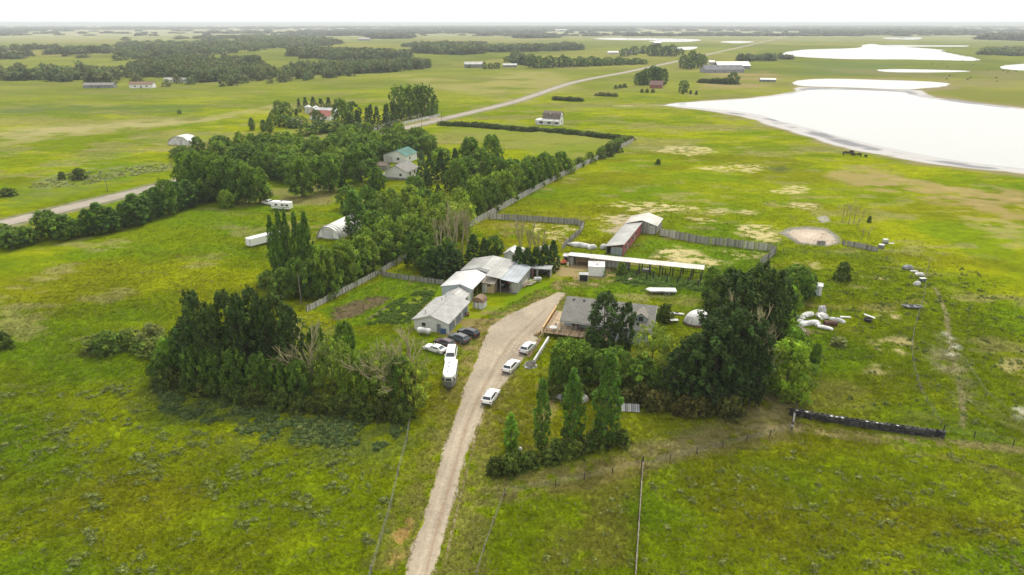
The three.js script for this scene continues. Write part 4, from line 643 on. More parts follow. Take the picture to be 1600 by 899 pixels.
{
  const o = thing('workshop', 'long farm workshop with weathered grey tin roof and open bay', 'workshop', at(-12.6, -157.5), YARD), R = 5.1, pk = 4.4;
  obj('wall', [box(0, 0.15, 0, 3.0, 0, -9.6), box(0, 11.4, 0, 3.2, -9.6, -9.75), prism([[0, 3.0], [11.4, 3.3], [R, 4.2]], -9.75, -9.6), box(11.25, 11.4, 0, 3.9, -4, -9.6), box(0.15, 7.4, 0, 2.9, -0.15, 0)], M.tin, o);
  const roof = obj('roof', [slab([-0.3, 3.12, -0.05], [R, pk, -0.05], [R, pk, -9.9], [-0.3, 3.12, -9.9], 0.1), slab([R, pk, -0.05], [7.7, 4.08, -0.05], [7.7, 4.08, -9.9], [R, pk, -9.9], 0.1), slab([7.7, 4.08, 3.8], [11.5, 3.62, 3.8], [11.5, 3.62, -9.9], [7.7, 4.08, -9.9], 0.1)], M.tinPale, o);
  obj('roof_seam', [bar([R, pk + 0.03, 0], [R, pk + 0.03, -9.9], 0.09, 5), bar([7.7, 4.11, 3.8], [7.7, 4.11, -9.9], 0.05, 5)], M.tin, roof);
  obj('lean_to_roof', slab([11.4, 3.56, 3.9], [15.6, 2.7, 3.1], [15.6, 2.7, -8.9], [11.4, 3.56, -9.9], 0.1), M.tinBlue, o);
  obj('lean_to_wall', [box(15.3, 15.45, 0, 2.7, 3.0, -8.8), box(11.4, 15.3, 0, 2.9, -8.95, -8.8), box(13.9, 15.3, 0, 2.6, 2.9, 3.0)], M.tinPale, o);
  for (const x of [8.0, 11.4, 13.8]) obj('post', box(x - 0.09, x + 0.09, 0, x < 9 ? 3.9 : 3.3 - (x - 11.4) * 0.18, 3.5, 3.68), M.postGrey, o);
  obj('front_gable', prism([[0, 2.6], [R, 3.7], [7.6, 3.0], [7.6, 3.98], [R, 4.28], [0, 3.0]], -0.3, -0.06), M.whiteSiding, o);
  obj('bay_floor', box(7.5, 15.3, 0.01, 0.05, -8.7, 3.4), mat(0.14, 0.11, 0.08, T_worn), o);
  const s = thing('workshop', 'white-roofed workshop with low gable joined to the grey one', 'workshop', at(-16.4, -147.4), YARD), W = 7.6, D = 10.1;
  obj('wall', [prism([[0, 0], [W - 0.3, 0], [W, 2.9], [4.9, 3.95], [0, 2.95]], -0.15, 0), box(0, 0.15, 0, 2.95, -0.15, -D), box(4.2, 4.35, 0, 3.2, -0.15, -D)], M.blueSiding, s);
  obj('inner_wall', box(4.4, 4.5, 0, 2.9, -1, -D), M.wood, s);
  obj('roof', [slab([-0.25, 3.0, 0.3], [4.9, 4.12, 0.3], [4.9, 4.12, -D], [-0.25, 3.0, -D], 0.1), slab([4.9, 4.12, 0.3], [W + 0.2, 3.12, 0.3], [W + 0.2, 3.12, -D], [4.9, 4.12, -D], 0.1)], M.whiteMetal, s);
  for (const z of [-0.3, -3.6, -6.8]) obj('post', box(W - 0.2, W - 0.04, 0, 3.0, z - 0.08, z + 0.08), M.wood, s);
  obj('beam', box(W - 0.22, W - 0.02, 2.75, 3.0, -0.15, -D), M.wood, s);
  const a = thing('shed', 'tan plywood annex with a white door under the workshop eave', 'shed', P(753.5, 457), YARD);
  obj('wall', [box(0, 2.9, 0, 2.5, -0.12, 0), box(2.78, 2.9, 0, 2.3, -0.12, -2.8), box(0, 0.12, 0, 2.3, -0.12, -2.8)], M.ply, a); obj('roof', slab([-0.2, 2.62, 0.25], [3.15, 2.5, 0.25], [3.15, 2.95, -3.2], [-0.2, 3.05, -3.2], 0.08), mat(0.5, 0.45, 0.38, T_metal), a); opening(a, 'door', 'front', 2.9, 3, 0.55, 0.02, 0.95, 2, M.white, M.white); opening(a, 'window', 'front', 2.9, 3, 1.75, 1.75, 0.8, 0.4, M.dark, M.wood);
  const b = thing('shed', 'small white-roofed shed behind the grey workshop roof', 'shed', P(788, 412), YARD); obj('wall', wallsGable(3.4, 4.2, 2.9, 1, 'z'), M.white, b); obj('roof', roofGable(3.4, 4.2, 2.9, 1, 'z', 0.25), M.whiteMetal, b);
  const l = thing('shed', 'dark flat-roofed lean-to shed with two open doorways', 'shed', P(830, 433), YARD + 0.1);
  obj('wall', [box(0, 0.12, 0, 2.3, 0, -3), box(0.12, 0.5, 0, 2.1, -0.12, 0), box(1.3, 1.8, 0, 2.1, -0.12, 0), box(4.7, 4.85, 0, 2.1, -0.12, 0), box(0.12, 4.85, 2.1, 2.4, -0.12, 0), box(4.73, 4.85, 0, 2.3, -0.12, -3), box(0, 4.85, 0, 2.3, -3.12, -3)], M.greyBoard, l); obj('roof', slab([-0.2, 2.5, 0.3], [5.1, 2.5, 0.3], [5.1, 2.35, -3.3], [-0.2, 2.35, -3.3], 0.1), M.tin, l); obj('door', box(0.5, 0.58, 0.05, 1.95, 0, 0.85), M.redBoard, l);
}
{ // clutter about the workshop
  const r = rng(5), o = thing('lumber_pile', 'pile of pale planks at the corner of the tin workshop', 'lumber pile', P(822, 446), YARD); for (let i = 0; i < 16; i++) { const g = box(-1.8, 1.8, 0, 0.08, -0.1, 0.1).rotateZ((r() - 0.5) * 0.12).rotateY(1.1 + (r() - 0.5) * 1.1).translate((r() - 0.5) * 1.6, 0.12 + 0.05 * i, (r() - 0.5) * 2.6); obj('plank', g, i % 3 ? M.paleBoard : M.ply, o); }
  const t = thing('propane_tank', 'white propane tank standing beside the lean-to shed', 'tank', P(840, 441), 0.1); obj('tank', new THREE.CapsuleGeometry(0.5, 1.1, 6, 16).rotateZ(Math.PI / 2).translate(0, 0.85, 0), M.white, t); for (const x of [-0.5, 0.5]) obj('foot', box(x - 0.1, x + 0.1, 0, 0.5, -0.35, 0.35), M.white, t); obj('valve', bar([0, 1.3, 0], [0, 1.5, 0], 0.1, 8), M.greyPaint, t);
  const m = thing('tractor', 'red machine parked in the workshop\'s open bay', 'tractor', P(797, 445), YARD); obj('body', rbox(-0.45, 0.45, 0.6, 1.3, -1.2, 0.6, 0.08), mat(0.6, 0.05, 0.03), m); obj('bonnet', rbox(-0.35, 0.35, 0.7, 1.15, 0.6, 1.3, 0.06), mat(0.6, 0.05, 0.03), m); for (const [x, z, q] of [[-0.7, -0.8, 0.6], [0.7, -0.8, 0.6], [-0.5, 1, 0.35], [0.5, 1, 0.35]]) obj('wheel', new THREE.CylinderGeometry(q, q, 0.25, 16).rotateZ(Math.PI / 2).translate(x, q, z), M.rubber, m); obj('seat', rbox(-0.25, 0.25, 1.3, 1.75, -0.9, -0.5, 0.05), M.dark, m);
  const w = thing('quad_bike', 'white quad bike parked in the workshop\'s open bay', 'quad bike', P(786.5, 448), YARD); obj('body', rbox(-0.35, 0.35, 0.45, 0.85, -0.8, 0.8, 0.08), M.white, w); for (const [x, z] of [[-0.45, -0.6], [0.45, -0.6], [-0.45, 0.6], [0.45, 0.6]]) obj('wheel', new THREE.CylinderGeometry(0.3, 0.3, 0.25, 14).rotateZ(Math.PI / 2).translate(x, 0.3, z), M.rubber, w); obj('handlebar', bar([-0.4, 1.1, 0.35], [0.4, 1.1, 0.35], 0.04), M.dark, w); obj('seat', rbox(-0.2, 0.2, 0.85, 1.0, -0.7, 0.1, 0.04), M.dark, w);
  const g = thing('covered_trailer', 'small grey covered trailer before the workshop\'s open bay', 'trailer', P(802, 451), 0.2); obj('cover', new THREE.SphereGeometry(1, 14, 8, 0, 6.283, 0, 1.57).scale(1.3, 0.75, 0.7).translate(0, 0.25, 0), M.greyPaint, g); for (const z of [-0.6, 0.6]) obj('wheel', new THREE.CylinderGeometry(0.25, 0.25, 0.15, 12).rotateX(Math.PI / 2).translate(0, 0.25, z), M.rubber, g); obj('drawbar', bar([1.1, 0.35, 0], [1.9, 0.3, 0], 0.05), M.dark, g);
  const wb = thing('woodpile', 'small dark pile of scrap wood by the garage\'s last bay door', 'wood pile', P(727, 494), 0); for (let i = 0; i < 9; i++) obj('log', bar([-0.6 + r(), 0.15 + 0.08 * i, -0.4 + r() * 0.8], [0.5 + r() * 0.4, 0.12 + 0.07 * i, -0.4 + r() * 0.8], 0.1, 6), i % 2 ? M.wood : M.rust, wb);
}
{ // sheds in the corral yard
  const o = thing('shed', 'open-fronted tan shed with a white roof in the corral yard', 'shed', P(888, 414), YARD);
  obj('wall', [box(0, 0.12, 0, 2.5, 0, -3), box(0, 5.6, 0, 2.4, -3.1, -3), box(5.48, 5.6, 0, 2.5, 0, -3), box(0.12, 1.3, 0, 2.3, -0.12, 0)], M.greyBoard, o); obj('inner_wall', box(1.3, 5.4, 0, 2.2, -2.98, -2.86), M.ply, o); obj('roof', slab([-0.3, 2.75, 0.4], [5.9, 2.75, 0.4], [5.9, 2.45, -3.4], [-0.3, 2.45, -3.4], 0.1), M.whiteMetal, o); for (const x of [1.4, 2.2, 5.4]) obj('post', box(x - 0.08, x + 0.08, 0, 2.6, -0.16, 0), M.postGrey, o);
  obj('rail', [0.5, 1.0].map((y) => box(2.2, 5.4, y, y + 0.12, -0.1, -0.04)), M.rust, o);
  const q = thing('shed', 'little grey shed with white roof left of the tan open one', 'shed', P(880, 411), YARD); obj('wall', wallsGable(1.5, 2.2, 2, 0.3, 'x'), M.greyBoard, q); obj('roof', roofGable(1.5, 2.2, 2, 0.3, 'x', 0.2), M.whiteMetal, q); opening(q, 'door', 'front', 1.5, 2, 0.75, 0.02, 0.7, 1.6, M.dark, M.greyBoard);
  const m = thing('mower', 'bright orange machine standing at the corral shed', 'machine', P(881, 413), 0.4); obj('hood', new THREE.ConeGeometry(1.0, 0.9, 9).scale(1.1, 1, 0.8).translate(0, 1.05, 0), M.orange, m); obj('deck', rbox(-0.8, 0.8, 0.35, 0.65, -0.5, 0.5, 0.08), M.orange, m); for (const [x, z] of [[-0.7, 0.5], [0.7, 0.5], [-0.7, -0.5], [0.7, -0.5]]) obj('wheel', new THREE.CylinderGeometry(0.3, 0.3, 0.2, 12).rotateX(Math.PI / 2).translate(x, 0.3, z), M.rubber, m);
  const y = thing('drum', 'pale yellow drum beside the orange machine', 'drum', P(887, 416)); obj('body', new THREE.CylinderGeometry(0.3, 0.3, 0.95, 14).translate(0, 0.48, 0), mat(0.75, 0.6, 0.32), y); obj('lid', new THREE.CylinderGeometry(0.32, 0.32, 0.06, 14).translate(0, 0.98, 0), M.white, y);
  const c = thing('container', 'white box container with flat roof in the corral yard', 'container', at(19.3, -161.9), YARD + 0.18); obj('wall', box(0, 4.1, 0.1, 2.55, -4.3, 0), M.whiteSiding, c); obj('roof', rbox(-0.08, 4.18, 2.55, 2.68, -4.38, 0.08, 0.04), M.white, c); obj('vent', box(2, 2.5, 2.68, 2.85, -2, -1.6), M.greyPaint, c); opening(c, 'door', 'right', 4.1, 4.3, 1.4, 0.15, 1.0, 2, M.white, M.greyPaint);
  const k = thing('kennel', 'small white-framed kennel with a dark open front', 'kennel', P(905, 440), YARD + 0.25); obj('wall', [box(0, 0.12, 0, 1.7, 0, -1.8), box(2.1, 2.22, 0, 1.7, 0, -1.8), box(0.12, 2.1, 0, 1.7, -1.8, -1.7)], M.white, k); obj('roof', slab([-0.1, 1.82, 0.2], [2.3, 1.82, 0.2], [2.3, 1.75, -2], [-0.1, 1.75, -2], 0.08), M.tinPale, k); obj('inner_wall', box(0.12, 2.1, 0, 1.55, -0.35, -0.3), M.dark, k);  // near-black panel behind the open front stands in for the shade inside
  const L = thing('open_shed', 'long low white-roofed open shed on dark posts', 'shed', at(20.4, -168.3), Math.atan2(-(-159.4 + 168.3), 47.8 - 20.4)); const len = 28.9;
  obj('roof', [0, 1, 2, 3, 4, 5, 6, 7].map((i) => slab([i * len / 8, 2.8, 0.2], [(i + 1) * len / 8 - 0.02, 2.8 - 0.004 * i, 0.2], [(i + 1) * len / 8 - 0.02, 3.1, -2.4], [i * len / 8, 3.1, -2.4], 0.1)), mat(0.8, 0.74, 0.68, T_metal, { roughness: 0.6 }), L);
  obj('wall', [box(0, 10.2, 0, 2.7, -2.2, -2.1), box(0, 0.1, 0, 2.7, -2.1, 0)], M.paleBoard, L); for (let i = 0; i < 8; i++) { const x = 10.2 + i * 2.62; obj('post', box(x - 0.1, x + 0.1, 0, 2.75, -0.12, 0.08), M.post, L); obj('post', box(x - 0.08, x + 0.08, 0, 2.95, -2.3, -2.14), M.post, L); } obj('rail', box(10.2, len, 1.0, 1.14, -2.13, -2.08), M.post, L);
  const pl = thing('lumber_pile', 'small pile of pale boards beside the pole rows', 'lumber pile', P(982, 437), 0.2); for (let i = 0; i < 7; i++) obj('plank', box(-0.12, 0.12, 0.04 + i * 0.04, 0.08 + i * 0.04, -1.7, 1.7).rotateY(-0.5 + i * 0.13).translate((i - 3) * 0.25, 0, 0), i % 2 ? M.paleBoard : M.ply, pl);
  const fd = thing('feeder', 'grey feed trough with pale lid under the pole shed', 'trough', P(1010, 425), YARD); obj('tub', rbox(-1.1, 1.1, 0.15, 0.75, -0.5, 0.5, 0.05), M.greyPaint, fd); obj('lid', rbox(-1.0, 1.2, 0.75, 0.83, -0.55, 0.4, 0.02), M.paleBoard, fd); for (const x of [-0.9, 0.9]) obj('leg', box(x - 0.06, x + 0.06, 0, 0.2, -0.4, 0.4), M.post, fd);
  const g = 'dark corral posts standing in rows in the weeds', pp = [[825, 468], [855, 432], [880, 398], [925, 488], [955, 440], [1075, 438], [1045, 470], [1245, 485], [1220, 525], [1320, 537], [1345, 488], [1440, 505], [1418, 560], [1120, 505], [1520, 558], [1275, 425], [1175, 440], [1100, 470], [990, 470], [1370, 450]];
  pp.forEach(([x, y], i) => { const q = P(860 + x / 6.154, 360 + y / 6.154), t = tag(obj('corral_post', box(-0.12, 0.12, 0, 2.3 + 0.3 * Math.sin(i * 3.1), -0.12, 0.12), M.post), 'dark corral post standing in the weeds before the long open shed', 'post', g); t.position.copy(q); t.rotation.y = i; });
}
{ // red barn with its cross wing
  const o = thing('barn', 'long red-walled barn with pale tin roof and grey wing', 'barn', at(26.2, -179.9), -22 * Math.PI / 180), W = 4.7, D = 24;
  obj('wall', [box(W - 0.14, W, 0, 3.3, 0, -D)], M.redBoard, o); obj('back_wall', [box(0, 0.14, 0, 2.3, 0, -D - 9)], M.greyBoard, o);
  obj('end_wall', [box(1.3, W - 0.14, 0, 2.35, -0.14, 0)], M.tinBlue, o); obj('gable_board', prism([[0, 2.05], [W, 2.5], [W, 3.3], [0, 2.35]], -0.13, 0.02), M.rust, o); obj('bay_post', box(0.1, 0.25, 0, 2.2, -0.2, 0), M.post, o);
  obj('roof', [slab([-0.4, 2.35, 0.4], [W + 0.35, 3.5, 0.4], [W + 0.35, 3.5, -D], [-0.4, 2.35, -D], 0.1)], M.tinPale, o);
  for (const [z, h] of [[-3, 1.1], [-8, 1.1], [-12.2, 1.1], [-17, 1.1]]) opening(o, 'window', 'right', W, D, -z, 1.4, 1.5, 0.8, M.dark, M.greyBoard); for (const z of [5.5, 14.6]) opening(o, 'door', 'right', W, D, z, 0.02, 1.3, 2.2, M.tin, M.redBoard); obj('brace', [bar([W + 0.9, 0, -0.3], [W, 1.6, -0.3], 0.06), bar([W + 0.7, 0, -1], [W, 1.4, -1], 0.05)], M.postGrey, o);
  obj('wing_roof', [slab([-0.4, 2.5, -D + 0.02], [W + 0.2, 4.1, -D + 0.3], [W + 0.2, 4.1, -D - 9.4], [-0.4, 2.5, -D - 9.4], 0.1), slab([W + 0.2, 4.1, -D + 0.3], [W + 5, 2.7, -D + 0.3], [W + 5, 2.7, -D - 9.4], [W + 0.2, 4.1, -D - 9.4], 0.1)], mat(0.72, 0.68, 0.62, T_metal, { roughness: 0.6 }), o);
  obj('wing_wall', [prism([[W, 0], [W + 4.7, 0], [W + 4.7, 2.7], [W, 4.0]], -D - 0.14, -D), box(W + 4.56, W + 4.7, 0, 2.65, -D - 0.14, -D - 9.2), prism([[0, 0], [W + 4.7, 0], [W + 4.7, 2.6], [W, 4.0], [0, 2.4]], -D - 9.3, -D - 9.16)], M.greyBoard, o);
  obj('wing_door', box(W + 2.6, W + 4.2, 0.02, 2.5, -D, -D + 0.06), M.white, o);
}
// ---------------------------------------------------------------- house with the deck
{
  const L = 18.7, D = 12.2, he = 3.4, o = thing('farmhouse', 'grey-shingled farmhouse with a wooden deck, partly behind poplars', 'house', at(9.8, -127.1), YARD);
  obj('wall', [box(0.5, L - 0.4, 0, 3.4, -2.75, -2.6), box(0.5, L - 0.4, 0, 3.4, -11.85, -12), ...[0.5, L - 0.55].map((x) => prism([[2.6, 0], [12, 0], [12, 3.4], [6.2, 6.2], [2.6, 4.4]], 0, 0.15).rotateY(Math.PI / 2).translate(x, 0, 0)), box(10.2, L - 0.4, 0, 3.3, -0.45, -0.3), box(10.2, 10.35, 0, 3.4, -0.45, -2.6), box(L - 0.55, L - 0.4, 0, 3.3, -0.45, -2.6)], M.blueSiding, o);
  const r = obj('roof', [slab([0, he, 0.2], [L + 0.1, he, 0.2], [L + 0.1, 6.35, -6.2], [0, 6.35, -6.2], 0.14), slab([0, 6.35, -6.2], [L + 0.1, 6.35, -6.2], [L + 0.1, 3.5, -12.5], [0, 3.5, -12.5], 0.14)], M.houseRoof, o);
  for (const x of [1.7, 3.9, 6.2, 8.6, 10.7, 13.0]) obj('vent', rbox(x - 0.22, x + 0.22, 5.85, 6.15, -5.6, -5.2, 0.04), M.dark, r);
  obj('chimney', [bar([6.9, 5, -4.6], [6.9, 6.6, -4.6], 0.14, 8)], M.tin, r);
  obj('fascia', [box(0, L + 0.1, he - 0.32, he - 0.12, 0.16, 0.2), prism([[-0.2, he - 0.3], [6.2, 6.1], [6.2, 6.35], [-0.2, he - 0.05]], 0, 0.04).rotateY(Math.PI / 2).translate(L + 0.1, 0, 0), prism([[6.2, 6.1], [12.5, 3.2], [12.5, 3.45], [6.2, 6.35]], 0, 0.04).rotateY(Math.PI / 2).translate(L + 0.1, 0, 0)], M.white, o);
  const dm = obj('dormer', [prism([[0, 3.9], [2.2, 3.9], [2.2, 5.3], [1.1, 6.05], [0, 5.3]], -5.2, -2.0).translate(15.0, 0, 0)], M.blueSiding, o);
  obj('dormer_roof', [slab([14.75, 5.2, -1.7], [16.1, 6.18, -1.7], [16.1, 6.18, -5.9], [14.75, 5.2, -5.2], 0.1), slab([16.1, 6.18, -1.7], [17.45, 5.2, -1.7], [17.45, 5.2, -5.2], [16.1, 6.18, -5.9], 0.1)], M.dormerRoof, dm); obj('window', box(15.6, 16.6, 4.4, 5.3, -2.0, -1.95), M.glass, dm);
  for (const [x, w] of [[1.8, 1.3], [5.0, 1.8], [7.6, 1.2]]) { const p = obj('window', box(x, x + w, 1.9, 3.0, -2.6, -2.56), M.glass, o); obj('frame', [box(x - 0.1, x + w + 0.1, 3.0, 3.1, -2.6, -2.52), box(x - 0.1, x + w + 0.1, 1.8, 1.9, -2.6, -2.52)], M.white, p); }
  { const p = obj('window', box(11.0, 12.2, 1.9, 3.0, -0.3, -0.26), M.glass, o); obj('frame', [box(10.9, 12.3, 3.0, 3.1, -0.3, -0.22), box(10.9, 12.3, 1.8, 1.9, -0.3, -0.22), box(10.9, 11.0, 1.9, 3.0, -0.3, -0.22), box(12.2, 12.3, 1.9, 3.0, -0.3, -0.22)], M.white, p); }
  const dk = obj('deck', [box(-3.0, 0.45, 1.0, 1.12, 2.0, -9.6), box(0.45, 10.1, 1.0, 1.12, 2.0, -2.55)], mat(0.6, 0.45, 0.3, T_board), o);
  for (let i = 0; i < 22; i++) obj('board', box(-3.0, 0.45, 1.121, 1.15, 1.98 - i * 0.527, 1.98 - i * 0.527 - 0.5), i % 3 ? mat(0.66, 0.5, 0.34, T_board) : M.ply, dk);
  const rail = (a, b, m) => { const d = Math.hypot(b[0] - a[0], b[1] - a[1]), n = Math.round(d / 0.35), gs = [bar([a[0], 2.1, a[1]], [b[0], 2.1, b[1]], 0.07, 4), bar([a[0], 1.3, a[1]], [b[0], 1.3, b[1]], 0.05, 4)]; for (let i = 0; i <= n; i++) { const t = i / n, x = a[0] + (b[0] - a[0]) * t, z = a[1] + (b[1] - a[1]) * t; gs.push(box(x - 0.03, x + 0.03, 1.1, 2.1, z - 0.03, z + 0.03)); } obj('railing', gs, m, o); };
  obj('privacy_screen', box(-3.08, -3.0, 1.1, 2.2, 1.9, -9.6), M.newWood, o); rail([-3.0, 2.0], [10.0, 2.0], M.wood); obj('screen_cap', box(-3.2, -2.9, 2.2, 2.27, 2.0, -9.7), mat(0.75, 0.5, 0.24, T_board), o);
  for (const x of [-2.9, 0.3, 3.4, 6.6, 9.7]) obj('post', box(x - 0.08, x + 0.08, 0, x < 0 ? 2.3 : 3.3, 1.86, 2.02).translate(0, 0, x < 0 ? 0 : -1.85), M.wood, o); for (const x of [-2.9, 0, 3, 6, 9.7]) obj('pier', box(x - 0.1, x + 0.1, 0, 1.0, 1.7, 1.9), M.darkBoard, o);
  obj('steps', [0, 1, 2, 3].map((i) => box(-4.1 - i * 0.3, -3.8 - i * 0.3, 0, 0.9 - i * 0.22, 0.6, 1.9)), M.wood, o);
  const set = (x, z) => at(9.8, -127.1).add(new THREE.Vector3(x, 1.15, z).applyAxisAngle(new THREE.Vector3(0, 1, 0), YARD));
  const t = thing('garden_table', 'white table standing on the house deck', 'table', set(-1.2, 0.6), YARD); obj('tabletop', new THREE.CylinderGeometry(0.8, 0.8, 0.06, 20).translate(0, 0.72, 0), M.white, t); obj('leg', bar([0, 0, 0], [0, 0.7, 0], 0.07, 8), M.white, t); obj('foot', new THREE.CylinderGeometry(0.35, 0.4, 0.05, 14).translate(0, 0.03, 0), M.white, t);
  const ch = thing('garden_chair', 'white garden chair left of the table on the deck', 'chair', set(-2.3, 0.9), YARD + 1.4); obj('seat', rbox(-0.25, 0.25, 0.42, 0.47, -0.25, 0.25, 0.02), M.white, ch); obj('backrest', rbox(-0.25, 0.25, 0.47, 0.95, -0.27, -0.22, 0.02), M.white, ch); for (const x of [-0.21, 0.21]) for (const z of [-0.21, 0.21]) obj('leg', box(x - 0.03, x + 0.03, 0, 0.42, z - 0.03, z + 0.03), M.white, ch);
  copy(ch, 'white garden chair right of the table on the deck', set(0.1, 0.8), YARD - 1.4); copy(ch, 'white garden chair behind the table on the deck', set(-1.1, -0.8), YARD);
  const bb = thing('barbecue', 'dark grill against the house wall on the deck', 'barbecue', set(2.9, -1.5), YARD); obj('firebox', rbox(-0.6, 0.6, 0.75, 1.2, -0.3, 0.3, 0.08), M.dark, bb); obj('cart', box(-0.55, 0.55, 0, 0.75, -0.25, 0.25), M.greyPaint, bb); obj('handle', bar([-0.4, 1.05, 0.36], [0.4, 1.05, 0.36], 0.025), M.aluminium, bb);
}
// ---------------------------------------------------------------- other buildings
function arch(name, label, p, turn, W, D, h, m, endM, group) { // half-round sheeted building
  const o = thing(name, label, 'building', p, turn, group), pts = [], n = 16; for (let i = 0; i <= n; i++) { const a = Math.PI * i / n; pts.push([W / 2 - Math.cos(a) * W / 2, Math.sin(a) * h]); }
  const gs = []; for (let i = 0; i < n; i++) gs.push(slab([pts[i][0], pts[i][1], 0.15], [pts[i + 1][0], pts[i + 1][1], 0.15], [pts[i + 1][0], pts[i + 1][1], -D], [pts[i][0], pts[i][1], -D], 0.06));
  obj('roof', gs, m, o); const inn = pts.map(([x, y]) => [W / 2 + (x - W / 2) * 0.96, y * 0.96]); obj('end_wall', prism(inn, -0.5, -0.3), endM, o); obj('back_wall', prism(inn, -D + 0.2, -D + 0.4), endM, o);
  return { o, pts };
}
{
  const { o } = arch('arched_building', 'large white arched building among the windbreak trees', at(-58.4, -195), YARD - 0.02, 7.7, 17, 3.9, M.whiteMetal, M.whiteSiding); opening(o, 'door', 'front', 7.7, 17, 3.6, 0.02, 3.2, 2.7, M.white, M.greyPaint).position.z = -0.3; obj('band', box(0.6, 7.1, 0, 0.35, -0.32, -0.26), M.greyPaint, o); 
  const ribs = []; for (let k = 0; k < 2; k++) for (let i = 0; i < 16; i++) { const a = Math.PI * i / 16, b = Math.PI * (i + 1) / 16; ribs.push(bar([3.85 - Math.cos(a) * 3.88, Math.sin(a) * 3.94, -0.9 - k * 1.3], [3.85 - Math.cos(b) * 3.88, Math.sin(b) * 3.94, -0.9 - k * 1.3], 0.07, 4)); } obj('rib', ribs, M.greyPaint, o);
  const f = arch('arched_shelter', 'white arched shelter alone in the hay land beyond the road', P(262, 226), -0.55 - Math.PI / 2 + 0.35 + Math.PI / 2, 13.5, 8, 4.6, M.whiteMetal, M.white).o; obj('side_band', box(0.2, 13.2, 0, 1.6, -0.05, 0.16), M.white, f);
}
{
  const o = thing('house', 'white house with grey roof, the nearer of two among the trees', 'house', at(-52.4, -278.5), YARD), W = 9.8, D = 11; obj('wall', wallsGable(W, D, 3.4, 2.5, 'z'), M.whiteSiding, o); obj('roof', roofGable(W, D, 3.4, 2.5, 'z', 0.5), M.greyRoof, o); obj('skirting', box(-0.05, W + 0.05, 0, 0.7, -0.1, 0.08), M.greyPaint, o); win(o, 'right', W, D, 3, 1.4, 1.4, 1.2); win(o, 'right', W, D, 7.5, 1.4, 1.4, 1.2); obj('porch', [box(-2, 0, 0.6, 0.75, -1, -6), box(-2, -1.9, 0.75, 1.7, -1, -6)], M.white, o); win(o, 'front', W, D, 7, 1.4, 1.0, 1.0);
  const g = thing('garage', 'white building with green roof behind the grey-roofed house', 'building', at(-59.5, -315), YARD - 0.05); obj('wall', wallsGable(11.5, 11, 3.4, 2.3, 'z', 0.62), M.whiteSiding, g); obj('roof', roofGable(11.5, 11, 3.4, 2.3, 'z', 0.4, 0.62), M.greenRoof, g); opening(g, 'door', 'front', 11.5, 11, 3, 0.02, 3, 2.4, M.white, M.greyPaint); win(g, 'right', 11.5, 11, 4, 1.3, 1, 1); win(g, 'front', 11.5, 11, 7.6, 1.3, 1.2, 1);
  const s = thing('shed', 'small brown-roofed shed left of the white house', 'shed', P(589, 266), YARD); obj('wall', wallsGable(4.5, 4, 2.2, 1.2, 'x'), M.greyBoard, s); obj('roof', roofGable(4.5, 4, 2.2, 1.2, 'x', 0.3), mat(0.22, 0.17, 0.14, T_shingle), s); opening(s, 'door', 'front', 4.5, 4, 2, 0.02, 0.9, 1.9, M.white, M.dark);
}
{ // lone gambrel-roofed house
  const o = thing('gambrel_house', 'lone white gambrel-roofed house in the field by the lake', 'house', at(19.5, -440), -0.42), W = 11.5, D = 6.5, h = 4;
  const prof = [[0, 0], [D, 0], [D, h], [D * 0.8, h + 3], [D / 2, h + 4.2], [D * 0.2, h + 3], [0, h]]; obj('wall', [...[0, W - 0.15].map((x) => prism(prof, 0, 0.15).rotateY(Math.PI / 2).translate(x, 0, 0)), box(0.15, W - 0.15, 0, h, -0.15, 0), box(0.15, W - 0.15, 0, h, -D, -D + 0.15)], M.whiteSiding, o);
  const rp = [[-0.3, h - 0.2], [D * 0.2, h + 3.1], [D / 2, h + 4.35], [D * 0.8, h + 3.1], [D + 0.3, h - 0.2]], gs = []; for (let i = 0; i < 4; i++) gs.push(slab([-0.3, rp[i][1], -rp[i][0]], [W + 0.3, rp[i][1], -rp[i][0]], [W + 0.3, rp[i + 1][1], -rp[i + 1][0]], [-0.3, rp[i + 1][1], -rp[i + 1][0]], 0.12)); const r = obj('roof', gs, mat(0.2, 0.16, 0.14, T_shingle), o); obj('vent', box(4.6, 5.2, h + 2.4, h + 3.2, -0.6, -1.2), M.white, r);
  const pc = obj('porch', box(-4, W, 0, 2.6, 0, 2.4), M.white, o); obj('porch_roof', slab([-4.2, 2.7, 2.6], [W + 0.2, 2.7, 2.6], [W + 0.2, 3.5, 0], [-4.2, 3.5, 0], 0.1), M.white, pc); for (const x of [-1.5, 4, 9]) { const p = obj('window', box(x, x + 2.6, 1.0, 2.1, 2.4, 2.45), M.glass, o); } win(o, 'right', W, D, 3.2, 1.2, 1, 1.2); win(o, 'right', W, D, 3.2, 4.6, 1, 1.1);
  obj('wing', box(-4, 0, 0, 3.3, -4.5, 0), M.whiteSiding, o);
}
